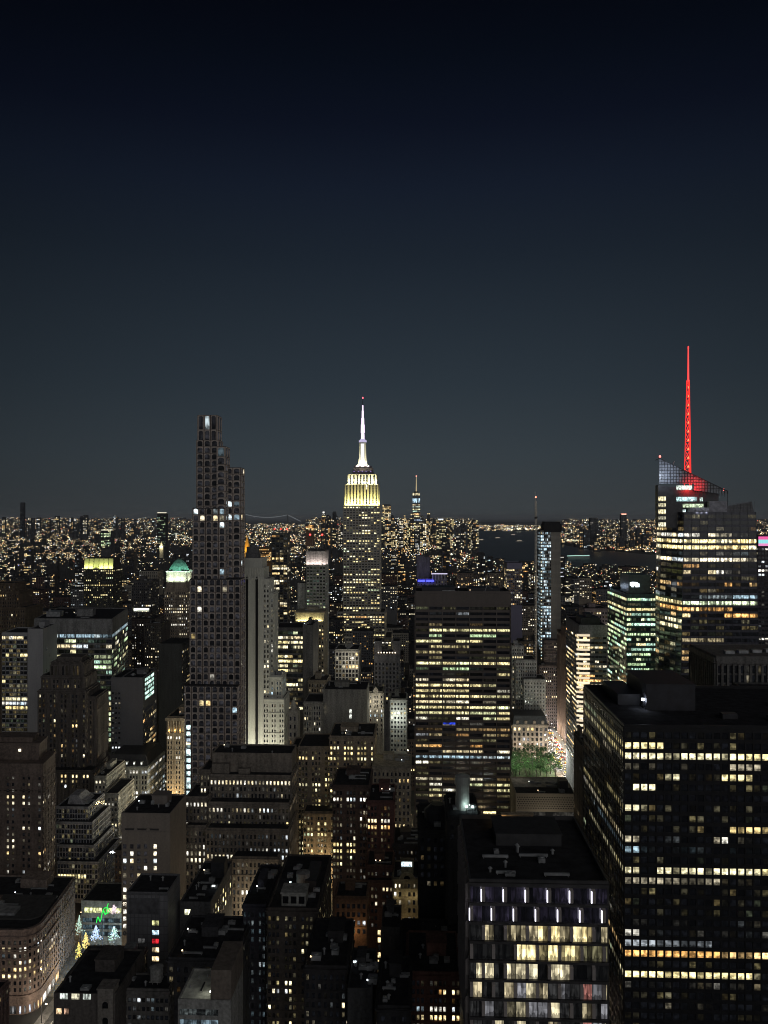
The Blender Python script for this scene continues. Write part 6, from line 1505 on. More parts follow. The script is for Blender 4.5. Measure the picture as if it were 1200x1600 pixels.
simple('office_building', 'low dark block at the right edge with greenish lit windows along its left side', 'green windowed edge block', (.07, .07, .07), 352, [(1188, 1280, 1092, 352, 30)], ST(fh=4.6, bay=3.0, wf=.85, hf=.7, lp=.9, pal='green', br=.7, top=1.2, rv=0, rows={0: (.9, 'green', .75), 1: (.1,), 2: .05}), yvis=1130, clutter=1, big=False)
b = Building('office_building', 'dark block at the right edge with a pink and cyan lit billboard at its top', 'building', 800, 1215, 1100, 0, 'billboard block', col=(.06, .055, .065))
b.tier(1184, 1260, 838, 800, 40, ST(fh=4.2, bay=3.4, wf=.8, hf=.5, lp=.12, pal='white', top=10, rows={0: .4, 3: (.6, 'white', .6), 6: .4}))
x0, x1, y0, y1, z = b.last
for (za, ze, c) in ((z - 3.2, z - .2, (1, .15, .45)), (z - 7, z - 3.2, (.35, .95, .95)), (z - 9.4, z - 7, (1, .35, .7))):
    m = MB(); m.box(x0 + .5, x1, -1.0, -.2, za, ze - .02); b.part('billboard_band', m, lamp_mat(c, .9))
b.finish()
simple('office_tower', 'purple tinted glass tower with a pale flat top, behind the broad brown office tower', 'purple glass tower', (.16, .15, .22), 1420, [(792, 816, 880, 1420, 40)], ST(fh=4, bay=3.4, wf=.8, hf=.7, lp=.18, pal='warm', pd=.1, sd=.1, top=10, dim=.9), yvis=940, clutter=0, mat=wall_mat((.2, .19, .27), .5, .1))
b = Building('office_building', 'distant flat block with blue neon bars, behind the broad brown office tower', 'building', 1120, 675, 930, 0, 'blue neon block', col=(.16, .15, .18))
b.tier(652, 698, 905, 1120, 40, ST(fh=4, bay=4, wf=.4, lp=.1, pal='cream')); x0, x1, y0, y1, z = b.last
b.tier(651, 663, 870, 1140, 20, None); b.tier(663, 672, 872, 1142, 20, None); b.tier(676, 690, 896, 1128, 20, None)
for (pa, pb) in ((653, 664), (666, 678)):
    m = MB(); m.box(WX(pa, 1118) - b.cx, WX(pb, 1118) - b.cx, -1.6, -.8, WZ(909, 1118), WZ(906, 1118)); b.part('neon_bar', m, lamp_mat((.05, .06, 1), 3.2))
for i in range(5):
    m = MB(); a = WX(676 + 4.8 * i, 1119) - b.cx; m.box(a - .5, a + .5, -1, -.1, z - 1, WZ(896.5, 1119)); b.part('frame_post', m, wall_mat((.5, .5, .52)))
m = MB(); m.box(WX(674, 1119) - b.cx, WX(699, 1119) - b.cx, -1.2, .1, WZ(897, 1119), WZ(895.5, 1119)); b.part('frame_beam', m, lamp_mat((.8, .75, 1), .9))
add_light('neon_glow', 'POINT', (WX(666, 1110) - b.cx, -8, WZ(905, 1110)), 1800, (.12, .12, 1), b.root, 1.0)
b.finish()
# ---------------- park trees
fo, N_, L_ = new_mat('foliage')
o_ = N_.new('ShaderNodeOutputMaterial'); b_ = N_.new('ShaderNodeBsdfPrincipled'); L_.new(b_.outputs[0], o_.inputs[0])
t_ = N_.new('ShaderNodeTexCoord'); n_ = N_.new('ShaderNodeTexNoise'); n_.inputs['Scale'].default_value = .5; n_.inputs['Detail'].default_value = 4
L_.new(t_.outputs['Object'], n_.inputs['Vector'])
r_ = N_.new('ShaderNodeValToRGB'); r_.color_ramp.elements[0].color = (.012, .045, .010, 1); r_.color_ramp.elements[0].position = .35; r_.color_ramp.elements[1].color = (.055, .15, .03, 1); r_.color_ramp.elements[1].position = .68
L_.new(n_.outputs['Fac'], r_.inputs[0]); L_.new(r_.outputs[0], b_.inputs['Base Color']); b_.inputs['Roughness'].default_value = .7
BARK = plain_mat('bark', (.05, .04, .03), .9)
rt = random.Random(5)
def tree(x, y, h, w, label):
    root = tag(empty('park_tree', (x, y, 0)), label, 'tree', 'trees in the park')
    m = MB(); m.cyl(0, 0, 0, h * .45, .45, .28, 9)
    for i in range(6):
        a = i * 1.05 + rt.random(); m.bar((0, 0, h * (.3 + .03 * i)), (w * .3 * cos(a), w * .3 * sin(a), h * (.6 + .05 * i)), .14, 0, 6)
    m.build('trunk', BARK, root)
    m = MB()
    cl = []
    for i in range(16):
        a = rt.random() * 2 * pi; q = sqrt(rt.random()) * w * .38; cl.append((q * cos(a), q * sin(a), h * rt.uniform(.5, .88), w * rt.uniform(.13, .24)))
    for cx_, cy_, cz_, r in cl:
        for i in range(95):
            while True:
                d = [rt.uniform(-1, 1) for _ in range(3)]; l = sqrt(sum(q * q for q in d))
                if .2 < l < 1: break
            k = (.55 + .45 * rt.random()) / l
            p = (cx_ + d[0] * k * r * 1.1, cy_ + d[1] * k * r * 1.1, cz_ + d[2] * k * r * .8)
            s_ = rt.uniform(.3, .62); u = [rt.uniform(-1, 1) for _ in range(3)]; v = [rt.uniform(-1, 1) for _ in range(3)]
            m.poly([tuple(p[j] - u[j] * s_ for j in range(3)), tuple(p[j] + v[j] * s_ * .6 for j in range(3)), tuple(p[j] + u[j] * s_ for j in range(3)), tuple(p[j] - v[j] * s_ * .6 for j in range(3))])
    m.build('crown', fo, root)
spots = [(806, 775, 'nearest the perforated front'), (822, 770, 'second along the front of the park'), (838, 772, 'midway along the front of the park'), (854, 770, 'near the avenue, front of the park'), (868, 780, 'at the avenue corner of the park'), (812, 795, 'behind the nearest tree'), (828, 796, 'in the middle of the park'), (845, 795, 'in the middle nearer the avenue'), (860, 800, 'beside the avenue, second row'),
         (805, 815, 'below the mansard building, left end'), (820, 818, 'below the mansard building, centre left'), (836, 816, 'below the mansard building, centre right'), (850, 818, 'below the mansard building, right end'), (796, 790, 'half hidden by the broad brown office tower'), (800, 768, 'against the edge of the broad brown office tower')]
for px_, y_, lab in spots:
    tree(WX(px_, y_), y_, rt.uniform(22, 28), rt.uniform(14, 18), 'leafy green park tree ' + lab)
m = MB(); m.poly([(WX(780, 740), 735, .045), (138, 735, .045), (138, 828, .045), (WX(780, 740), 828, .045)]); tag(m.build('park_lawn', fo), kind='structure')
# ---------------- street lamps
def street_lamp(x, y, label, col, e, side, h=9, real=True):
    root = tag(empty('street_lamp', (x, y, 0)), label, 'street lamp', 'street lamps')
    m = MB(); m.cyl(0, 0, 0, h, .13, .08, 8); m.cyl(0, 0, 0, .8, .25, .18, 8); m.build('pole', DARKMETAL, root)
    m = MB(); m.bar((0, 0, h), (side * 2.4, 0, h + .7), .07); m.build('arm', DARKMETAL, root)
    m = MB(); m.hexa([(side * 2.4 - .5, -.3, h + .5), (side * 2.4 + .5, -.3, h + .5), (side * 2.4 + .5, .3, h + .5), (side * 2.4 - .5, .3, h + .5), (side * 2.4 - .3, -.2, h + .85), (side * 2.4 + .3, -.2, h + .85), (side * 2.4 + .3, .2, h + .85), (side * 2.4 - .3, .2, h + .85)]); m.build('lamp_head', lamp_mat(col, 6 if h < 20 else 1.2), root)
    if real: add_light('lamp_light', 'POINT', (side * 2.4, 0, h), e, col, root, .35)
k = 0
names = ['first', 'second', 'third', 'fourth', 'fifth', 'sixth', 'seventh', 'eighth']
names += ['ninth', 'tenth', 'eleventh', 'twelfth']
for i in range(12):
    y_ = 770 + 17 * i
    for sx_, sd in ((-1, 'park'), (1, 'shop')):
        street_lamp(AV6 + sx_ * 10.5, y_, f'{names[i]} street lamp along the {sd} side of the bright avenue', (1, .78, .5) if (i + (sx_ > 0)) % 3 else (.95, .97, 1), 9000, -sx_)
for i in range(6):
    street_lamp(AV5 - 8.6, 396 - 20 * i + (0 if i else 0), f'{names[i]} street lamp on the kerb by the rounded corner block', (1, .86, .66), 4500, 1)
for i, (px_, y_) in enumerate(((800, 756), (832, 752), (866, 762))):  # added lamps above the crowns, put in to brighten the park trees
    street_lamp(WX(px_, y_), y_, f'{names[i]} tall lamp added to light the front of the park trees', (.95, 1, .82), 19000, 1, 31)
# ---------------- cars on the avenue
CARC = [(.4, .32, .03), (.02, .02, .022), (.3, .3, .31), (.02, .02, .022), (.4, .32, .03), (.45, .45, .45), (.15, .02, .02)]
WHITEL = lamp_mat((1, .93, .8), 7); REDL = lamp_mat((1, .05, .02), 4); GLASSC = plain_mat('car_glass', (.01, .01, .012), .1)
TYRE = plain_mat('tyre', (.02, .02, .02), .9)
def car_proto(ci):
    root = empty('car', (0, 0, 0)); paint = plain_mat('car_paint', CARC[ci], .3, .1)
    m = MB(); prof = [(-2.2, .35), (2.2, .35), (2.25, .8), (1.3, .95), (.7, 1.45), (-1.2, 1.45), (-1.9, .98), (-2.25, .9)]
    a = [(.9, p[0], p[1]) for p in prof]; c = [(-.9, p[0], p[1]) for p in prof]
    m.poly(a); m.poly(c[::-1])
    for i in range(8):
        j = (i + 1) % 8; m.poly([a[j], a[i], c[i], c[j]])
    m.build('body', paint, root)
    m = MB(); m.poly([(-.8, 1.28, 1.0), (.8, 1.28, 1.0), (.75, .76, 1.42), (-.75, .76, 1.42)]); m.build('windscreen', GLASSC, root)
    for sx_ in (-1, 1):
        for yy in (-1.35, 1.4):
            m = MB(); n = 10
            ring = [(yy + .34 * cos(2 * pi * i / n), .34 + .34 * sin(2 * pi * i / n)) for i in range(n)]
            p0 = [(sx_ * .72, q[0], q[1]) for q in ring]; p1 = [(sx_ * .95, q[0], q[1]) for q in ring]
            m.poly(p0); m.poly(p1[::-1])
            for i in range(n): m.poly([p0[i], p1[i], p1[(i + 1) % n], p0[(i + 1) % n]])
            m.build('wheel', TYRE, root)
        m = MB(); m.box(sx_ * .65 - .25, sx_ * .65 + .25, 2.2, 2.32, .55, .85); m.build('headlight', WHITEL, root)
        m = MB(); m.box(sx_ * .65 - .25, sx_ * .65 + .25, -2.34, -2.2, .65, .92); m.build('taillight', REDL, root)
    return root
def copy_tree(o, parent=None):
    c = o.copy(); scene.collection.objects.link(c)
    if parent: c.parent = parent
    for ch in list(o.children): copy_tree(ch, c)
    return c
protos = [car_proto(i) for i in range(7)]
used = [False] * 7
rc = random.Random(21)
cl = {0: 'yellow', 1: 'black', 2: 'grey', 3: 'black', 4: 'yellow', 5: 'white', 6: 'dark red'}
for lane in range(6):
    y_ = 765 + rc.uniform(0, 8)
    while y_ < 968:
        i = rc.randrange(7); toward = lane < 3
        o = protos[i] if not used[i] else copy_tree(protos[i])
        used[i] = True
        o.location = (AV6 - 7.2 + lane * 2.9, y_, .07); o.rotation_euler = (0, 0, pi if toward else 0)
        tag(o, f'{cl[i]} car on the bright avenue ' + ('with its headlights facing the camera' if toward else 'showing its red tail lights'), 'car', f'{cl[i]} cars on the bright avenue, ' + ('oncoming' if toward else 'leaving'))
        y_ += rc.uniform(6.5, 22)
# ---------------- the low blocks between
rf = random.Random(99)
def hits(x0, x1, y0, y1):
    if x1 > AV6 - 15 and x0 < AV6 + 15 and y0 < 985: return True
    if x1 > -198 and x0 < -155 and y0 < 520: return True
    if y0 < 830 and y1 > 690 and x1 > 70 and x0 < 150: return True
    return any(x1 > f[0] - 1 and x0 < f[1] + 1 and y1 > f[2] - 1 and y0 < f[3] + 1 for f in FOOT)
def hidden(x, y, z):
    for f in FOOT:
        if f[2] >= y: continue
        for yy in (f[2], (f[2] + f[3]) / 2):
            t = yy / y; xx = x * t; zz_ = H + (z - H) * t
            if f[0] < xx < f[1] and zz_ < f[4]: return True
    return False
fill = []
Y = 300.0
while Y < 2300:
    s_ = 30 + (Y - 385) * .016
    lim = .53 * Y + 30
    x = -lim + rf.uniform(0, s_)
    while x < lim * .96:
        w = s_ * rf.uniform(.62, .95); d = s_ * rf.uniform(.7, .95)
        if Y < 700: h = rf.uniform(14, 34)
        elif Y < 1000: h = rf.uniform(18, 46)
        else: h = rf.uniform(16, 58) if rf.random() > .12 else rf.uniform(70, 120)
        if not hits(x, x + w, Y, Y + d):
            pts = [(x + w * f, Y, z) for f in (.1, .5, .9) for z in (h, h * .55)]
            pp = to_px(x + w / 2, Y, h)
            if pp and -30 < pp[0] < 1230 and pp[1] < 1620 and not all(hidden(*p) for p in pts): fill.append((x, Y, w, d, h))
        x += s_ * rf.uniform(.95, 1.15)
    Y += s_ * 1.08
FCOL = [('brown', BROWN), ('dark brick', (.10, .06, .05)), ('grey', (.12, .12, .125)), ('tan', (.20, .17, .135)), ('black', (.045, .045, .05)), ('pale stone', (.26, .245, .21))]
FM = [wall_mat(c) for _, c in FCOL]
labels_used = {}
def block_mesh(x, Y, w, d, h, rng, lp, pal, br):
    # walls and lit windows of one block, local to its front left corner
    wl = MB(); wl.box(0, w, 0, d, -.5, h); wl.box(-.15, w + .15, -.15, d + .15, h - .9, h + .5)
    wq = []
    fh = 3.6; bay = max(2.4, Y / 800 * 2.1)
    nx = max(2, int(w / bay)); bw = w / nx
    nzv = int(min((h - 3) / fh, 13))
    for side_ in (0, 1):
        W_ = w if side_ == 0 else d
        nn = max(2, int(W_ / bay)); bw = W_ / nn
        for r in range(nzv):
            z1 = h - 2.6 - r * fh; z0 = z1 - 1.9
            g = glow_row(nn, min(.9, lp * 2.718 ** rng.gauss(-.3, .9)), pal, br, rng, .4, .12)
            for i in range(nn):
                a, e = (i + .25) * bw, (i + .75) * bw
                if side_ == 0: c = [(a, -.07, z0), (e, -.07, z0), (e, -.07, z1), (a, -.07, z1)]
                elif x < 0: c = [(w + .07, a, z0), (w + .07, e, z0), (w + .07, e, z1), (w + .07, a, z1)]
                else: c = [(-.07, e, z0), (-.07, a, z0), (-.07, a, z1), (-.07, e, z1)]
                wq.append((c, g[i][:3], rng.random(), 1))
    return wl, wq
far_wall = MB(); far_q = []
fill.sort(key=lambda f: f[1])
for n, (x, Y, w, d, h) in enumerate(fill):
    rng = random.Random(n * 17 + 3)
    lp = rng.choice((.05, .08, .12, .2, .35)); pal = rng.choice(('warm', 'warm', 'cream', 'cream', 'yellow', 'white', 'orange')); br = rng.uniform(.6, 1.3)
    wl, wq = block_mesh(x, Y, w, d, h, rng, lp, pal, br)
    if n >= 285:
        k = len(far_wall.v); far_wall.v += [(p[0] + x, p[1] + Y, p[2]) for p in wl.v]; far_wall.f += [tuple(i + k for i in f) for f in wl.f]; far_wall.m += wl.m
        far_q += [([(p[0] + x, p[1] + Y, p[2]) for p in c], g, r, pn) for c, g, r, pn in wq if max(g) > .05]
        continue
    ci = rng.randrange(6); nm, _c = FCOL[ci]
    pp = to_px(x + w / 2, Y, h)
    best = min(THINGS, key=lambda t: abs(t[1] - pp[0]) + .12 * abs(t[3] - Y) + .25 * abs(t[2] - pp[1]))
    dxp = pp[0] - best[1]
    rel = 'just behind' if abs(dxp) < 14 and Y > best[3] else ('in front of' if abs(dxp) < 14 else ('left of' if dxp < 0 else 'right of'))
    hs_ = 'low' if h < 26 else ('mid height' if h < 60 else 'tall')
    lt_ = {.05: 'almost unlit', .08: 'barely lit', .12: 'sparsely lit', .2: 'partly lit', .35: 'well lit'}[lp]
    lab = f'{hs_} {lt_} {nm} block {rel} the {best[0]}'
    root = tag(empty('city_block', (x, Y, 0)), lab, 'building', f'{lab} group')
    wl.build('wall', FM[ci], root)
    me = win_mesh('window', wq); o = bpy.data.objects.new('window', me); scene.collection.objects.link(o); o.parent = root; o['kind'] = 'stuff'
    m = MB(); m.box(.5, w - .5, .5, d - .5, h + .3, h + .56); m.box(w * .3, w * .55, d * .4, d * .7, h + .5, h + 3.6); m.box(w * .7, w * .82, d * .2, d * .35, h + .5, h + 1.8)
    m.build('roof', ROOF, root)
    if rng.random() < .25:
        m = MB(); a, e = w * rng.uniform(.1, .9), d * rng.uniform(.1, .9); m.bar((a, e, h + .4), (a, e, h + 2.2), .08); m.box(a - .35, a + .35, e - .35, e + .35, h + 2.2, h + 2.8, 1)
        m.build('roof_lamp', [DARKMETAL, lamp_mat(rng.choice(((1, .95, .85), (.85, .95, 1), (1, .7, .4), (1, .85, .6))), 3)], root)
    if rng.random() < .4 and Y < 1000:
        m = MB(); a, e = w * rng.uniform(.2, .8), d * rng.uniform(.25, .75)
        m.cyl(a, e, h + 2.6, h + 6, 1.8, 1.8, 10); m.cyl(a, e, h + 6, h + 7, 1.9, .1, 10)
        for i in range(4): m.bar((a + 1.4 * cos(i * pi / 2), e + 1.4 * sin(i * pi / 2), h + .4), (a + 1.4 * cos(i * pi / 2), e + 1.4 * sin(i * pi / 2), h + 2.7), .12)
        m.build('water_tank', WOOD, root)
# ---------------- added lamps, put in to brighten the gaps between the near blocks
rl = random.Random(8)
spots = []
for yy in range(300, 700, 9):
    for xx in range(-330, 80, 8):
        if any(f[0] - 1.2 < xx < f[1] + 1.2 and f[2] - 1.2 < yy < f[3] + 1.2 for f in FOOT): continue
        if any(f[0] - 1.2 < xx < f[0] + f[2] + 1.2 and f[1] - 1.2 < yy < f[1] + f[3] + 1.2 for f in fill): continue
        if -196 < xx < -155 and yy < 470: continue
        spots.append((xx, yy))
rl.shuffle(spots)
took = []
for xx, yy in spots:
    if len(took) >= 34: break
    if any((xx - a) ** 2 + (yy - c) ** 2 < 30 ** 2 for a, c in took): continue
    took.append((xx, yy)); pp = to_px(xx, yy, 8)
    best = min(THINGS, key=lambda t: abs(t[1] - pp[0]) + .2 * abs(t[3] - yy))
    lab = f'added fill lamp in the gap beside the {best[0]}'
    street_lamp(xx, yy, lab, rl.choice(((1, .72, .4), (1, .82, .58), (.9, .95, 1))), rl.uniform(1500, 4200), rl.choice((-1, 1)))
# ---------------- the far city
WATER_PX = [(735, 880), (905, 889), (1200, 900), (1300, 905), (1300, 866), (1100, 862), (1015, 866), (960, 861), (928, 860), (884, 852), (868, 838), (845, 829), (785, 829.5), (700, 829), (715, 850)]
def in_water(px_, py_):
    c = False; j = len(WATER_PX) - 1
    for i in range(len(WATER_PX)):
        xi, yi = WATER_PX[i]; xj, yj = WATER_PX[j]
        if (yi > py_) != (yj > py_) and px_ < (xj - xi) * (py_ - yi) / (yj - yi) + xi: c = not c
        j = i
    return c
FARC = [((1, .74, .36), 7), ((1, .85, .55), 6), ((1, .6, .24), 5), ((.9, .97, 1), 3), ((.65, .85, 1), 1), ((.8, 1, .65), 1.2), ((1, .12, .08), .45), ((.25, .35, 1), .2)]
FT = sum(w for _, w in FARC)
def fcol(rng):
    t = rng.random() * FT
    for c, w in FARC:
        t -= w
        if t <= 0: return c
    return FARC[0][0]
Y = 2300.0
while Y < 24000:
    s_ = .021 * Y
    lim = .54 * Y
    x = -lim + rf.uniform(0, s_)
    while x < lim:
        w = s_ * rf.uniform(.4, .85)
        pb = to_px(x + w / 2, Y, 0)
        if pb and not in_water(pb[0], pb[1]) and not in_water(pb[0], to_px(x, Y + s_ * .6, 0)[1]):
            right = pb[0] > 740
            far = Y > 5200
            h = rf.uniform(10, 42) if not far else rf.uniform(8, 60)
            if rf.random() < .1 and not right: h += rf.uniform(20, 70)
            if far and right: h = rf.uniform(6, 36)
            if Y > 9000:
                h = min(h, 70)
                if (pb[0] < 735 or pb[0] > 885) and not 355 < pb[0] < 485: h += (Y - 9000) * .012
            k = len(far_wall.v); far_wall.box(x, x + w, Y, Y + s_ * .5, -.5, h)
            # how many lights: some districts glitter, others stay dark
            dist = .5 + .5 * sin(x * .0021 + 1.3 * sin(Y * .0011)) * cos(Y * .0017 + .7)
            if Y < 4200: lam = 7.0 + 13.0 * dist
            elif Y < 9000: lam = 16.0 + 12.0 * dist
            else: lam = 9.0 + 9.0 * dist
            if right and Y < 4600: lam *= .6
            if 800 > pb[0] > 770 and Y > 12000: lam *= 2
            n = int(lam + rf.random())
            pxm = Y / 800.0
            for i in range(n):
                qw = pxm * rf.uniform(.28, .62) * (1.9 if rf.random() < .1 else 1); qh = pxm * rf.uniform(.28, .55)
                a = x + rf.uniform(0, max(.1, w - qw)); z = h - qh - abs(rf.gauss(0, .3)) * min(h * .7, 16 + Y * .004) if rf.random() < .85 else h + .5
                c = fcol(rf); g = rf.choice((.35, .55, .9, 1.4, 2.1, 3.6)) * rf.uniform(.8, 1.2)
                if z < .5: z = .5
                far_q.append(([(a, Y - .3, z), (a + qw, Y - .3, z), (a + qw, Y - .3, z + qh), (a, Y - .3, z + qh)], tuple(g * q for q in c), rf.random(), 1))
        x += s_ * rf.uniform(.95, 1.15)
    Y *= 1.026
# bright strings of lamps along shores, bridges and far avenues
for pa, pb_, y_, c, k in ((0, 56, 852, (.9, .93, 1), 1.8), (120, 178, 842, (1, .9, .7), 1.1), (8, 40, 846, (1, .95, .85), .9), (272, 300, 827, (.95, .97, 1), 1.8), (382, 424, 823, (1, .85, .5), 1.4), (200, 245, 829, (1, .8, .45), .9), (786, 842, 827, (1, .95, .7), 2.2), (700, 744, 824, (1, .9, .6), 1.2), (880, 905, 834, (1, .9, .55), 1.5), (985, 1030, 834, (1, .9, .75), 1.5), (930, 1010, 822, (1, .8, .4), 1.0), (960, 1015, 858, (1, .6, .25), 1.1), (425, 470, 840, (1, .8, .4), .9), (55, 120, 866, (1, .6, .3), .8), (100, 180, 873, (1, .85, .6), .7), (1186, 1200, 832, (1, .95, .85), 1.5)):
    Ys = (H - 34) * F / (y_ - HOR); p_ = Ys / 800.0; q_ = pa
    while q_ < pb_:
        if rf.random() < .8:
            a = WX(q_, Ys); z = 34 + rf.gauss(0, .35) * p_; g_ = k * rf.uniform(.5, 1.5); w_ = p_ * rf.uniform(.4, .9)
            far_q.append(([(a, Ys, z), (a + w_, Ys, z), (a + w_, Ys, z + p_ * .6), (a, Ys, z + p_ * .6)], tuple(g_ * u_ for u_ in c), rf.random(), 1))
        q_ += rf.uniform(1.2, 2.6)
me = win_mesh('distant_city', far_q, None, far_wall, [wall_mat((.05, .048, .048)), WIN])
o = bpy.data.objects.new('distant_city', me); scene.collection.objects.link(o)
tag(o, 'thousands of small distant blocks and their lights fading to the horizon', None, None, 'stuff')
# ---------------- far towers one can tell apart
rd = random.Random(31)
def far_tower(name, label, cat, px0, px1, ytop, Y, lp, pal, br, group=None, col=(.07, .07, .075), top=None, fh=None, dep=None, ybot=860):
    x0, x1 = WX(px0, Y), WX(px1, Y); z1 = WZ(ytop, Y, px0); cx_ = (x0 + x1) / 2
    root = tag(empty(name, (cx_, Y, 0)), label, cat, group)
    w = (x1 - x0) / 2; dep = dep or (x1 - x0)
    m = MB(); m.box(-w, w, 0, dep, -.5, z1 - 4); m.box(-w * .8, w * .8, dep * .1, dep * .9, z1 - 4, z1); m.build('wall', wall_mat(col), root)
    px_m = Y / 800.0; fh = fh or px_m * 1.35; bay = px_m * 1.25
    nx = max(2, int(2 * w / bay)); bw = 2 * w / nx; q = []
    zb = max(2, WZ(ybot, Y)); nz = int((z1 - 4 - zb) / fh)
    for r in range(nz):
        za = z1 - 4 - r * fh; g = glow_row(nx, min(.95, lp * 2.718 ** rd.gauss(-.15, .6)), pal, br, rd, .5, .1)
        for i in range(nx):
            q.append(([(-w + (i + .12) * bw, -.4, za - fh * .72), (-w + (i + .88) * bw, -.4, za - fh * .72), (-w + (i + .88) * bw, -.4, za), (-w + (i + .12) * bw, -.4, za)], g[i][:3], rd.random(), 1))
    if q:
        me = win_mesh('window', q); o = bpy.data.objects.new('window', me); scene.collection.objects.link(o); o.parent = root; o['kind'] = 'stuff'
    if top:
        m = MB(); m.box(-w * top[2], w * top[2], -.8, dep * .5, z1 - top[3] * px_m, z1 + .3 * px_m); m.build('roof_light', lamp_mat(top[0], top[1]), root)
    return root
G1 = 'lit towers of the far cluster around the spired tower'
for i in range(46):
    px_ = 594 + rd.random() * 150; 
    pk = 1 - abs((px_ - 652) / 100); yt = 806 + rd.uniform(0, 26) - 12 * max(0, pk) * rd.random()
    yt = max(yt, 797); ww = rd.uniform(2.6, 6.5)
    if px_ > 690: yt = max(yt, 812)
    far_tower('far_tower', 'lit office tower in the far yellow cluster around the spired tower', 'tower', px_, px_ + ww, yt, rd.uniform(4700, 6200), rd.uniform(.25, .75), rd.choice(('yellow', 'yellow', 'warm', 'warm', 'cream')), rd.uniform(.4, .95), G1)
far_tower('far_tower', 'banded distant tower lit orange and white, between the floodlit skyscraper and the spired tower', 'tower', 597.5, 610.5, 788, 5200, .8, 'warm', .7, None, fh=9)
far_tower('far_tower', 'distant flat block with a wide bright yellow band, right of the spired tower', 'tower', 680, 697, 811, 5200, .5, 'yellow', .5, None, top=((.9, .95, 1), 1.1, .5, .9))
for i in range(26):
    px_ = rd.uniform(-5, 135) if i < 18 else rd.uniform(135, 250)
    far_tower('far_tower', 'far slim tower glittering along the skyline, left of the tall arched window tower', 'tower', px_, px_ + rd.uniform(3, 6.5), rd.uniform(804, 822), rd.uniform(7000, 9500), rd.uniform(.15, .5), rd.choice(('warm', 'cream', 'white', 'orange')), rd.uniform(.3, .8), 'far slim towers on the skyline', ybot=836)
far_tower('far_tower', 'darkest and tallest far tower on the skyline near the left edge', 'tower', 31.5, 37, 785, 7600, .08, 'cool', .4, None, (.02, .02, .025))
far_tower('far_tower', 'tall far tower with a bright flat cap, left of the tall arched window tower', 'tower', 245.5, 258.5, 801, 4200, .35, 'green', .25, None, (.04, .04, .045), top=((1, .92, .7), 1.1, .95, .45))
far_tower('far_tower', 'distant pale block crowned with greenish yellow light, over the yellow crowned tower', 'tower', 158, 173, 828, 4300, .5, 'green', .8, None, top=((1, .95, .7), 1.0, 1, .5))
for i in range(16):
    px_ = rd.uniform(498, 534)
    far_tower('far_tower', 'far tower with warm scattered lights just left of the floodlit skyscraper', 'tower', px_, px_ + rd.uniform(3.5, 8), rd.uniform(799, 832), rd.uniform(3300, 5000), rd.uniform(.15, .5), rd.choice(('warm', 'orange', 'cream')), rd.uniform(.3, .8), 'far towers left of the floodlit skyscraper')
far_tower('far_tower', 'far tower topped with a small white beacon, left of the floodlit skyscraper', 'tower', 503, 508, 800, 4000, .3, 'cream', .4, None, top=((1, .98, .9), 2, .5, 1.2))
far_tower('far_tower', 'dark tower across the water with two bright red white lamps on top', 'tower', 970.5, 979.5, 803, 6500, .05, 'cream', .3, None, (.05, .05, .055), top=((1, .42, .3), 2.2, .8, .8))
far_tower('far_tower', 'dark square block standing on the far shore, left of the twin lamp tower', 'tower', 922.5, 934.5, 809, 6600, .05, 'cream', .2, None, (.025, .028, .03))
for i in range(26):
    px_ = rd.uniform(905, 1022)
    far_tower('far_tower', 'mid rise building on the far shore across the water', 'tower', px_, px_ + rd.uniform(4, 11), rd.uniform(826, 850), rd.uniform(5950, 6900), rd.uniform(.1, .4), rd.choice(('warm', 'orange', 'cool', 'cream')), rd.uniform(.25, .7), 'buildings on the far shore', ybot=862)
for i in range(40):
    px_ = rd.uniform(600, 1020) if i % 2 else rd.uniform(0, 530); Y_ = rd.uniform(1750, 3400)
    far_tower('far_tower', 'distant mid city tower with scattered lights rising over the low blocks', 'tower', px_, px_ + rd.uniform(7, 15), rd.uniform(852, 905) if px_ < 880 else rd.uniform(890, 915), Y_, rd.uniform(.06, .3), rd.choice(('warm', 'orange', 'cream', 'white')), rd.uniform(.4, 1), 'distant mid city towers', (.06, .055, .055), ybot=960)
far_tower('far_tower', 'wide amber lit block behind the slotted stone tower', 'building', 402, 424, 856, 2200, .9, 'orange', .7, None, (.2, .12, .05), ybot=880)
far_tower('far_tower', 'small distant block glowing red orange, right of the pink crowned tower', 'building', 478, 490, 820, 5600, .9, 'orange', .9, None, (.2, .1, .05), ybot=830)
# gold and white pyramid spires
def spire_tower(label, px_, ybase, ytip, Y, w, col, glow, body):
    x = WX(px_, Y); root = tag(empty('spire_tower', (x, Y, 0)), label, 'tower')
    zb, zt = WZ(ybase, Y), WZ(ytip, Y); m = MB(); m.box(-w * 1.3, w * 1.3, -w * 1.3, w * 1.3, -.5, zb); m.build('wall', wall_mat(body), root)
    m = MB(); m.cyl(0, 0, zb, zb + (zt - zb) * .55, w, w * .42, 8); m.cyl(0, 0, zb + (zt - zb) * .55, zt, w * .4, .3, 8); m.build('roof', wall_mat(col, .5, .1), root)
    for a in (-2.2, -1.57, -.95): add_light('roof_floodlight', 'POINT', (w * 3.2 * cos(a), w * 3.2 * sin(a), zb - 2), glow[1], glow[0], root, 1.0)
spire_tower('far tower with a golden floodlit pointed roof beside the tall arched window tower', 386, 862, 836, 2050, 10, (.8, .5, .12), ((1, .6, .14), 26000), (.2, .15, .08))
spire_tower('far tower with a slim white floodlit pointed roof left of the pink crowned tower', 449, 860, 838, 2600, 5, (.6, .65, .62), ((.8, 1, .92), 30000), (.2, .2, .2))
spire_tower('far small tower with a pale lit shaft above the green roofed tower', 252.5, 853, 846, 3000, 4.5, (.6, .56, .4), ((1, .9, .6), 12000), (.5, .46, .34))
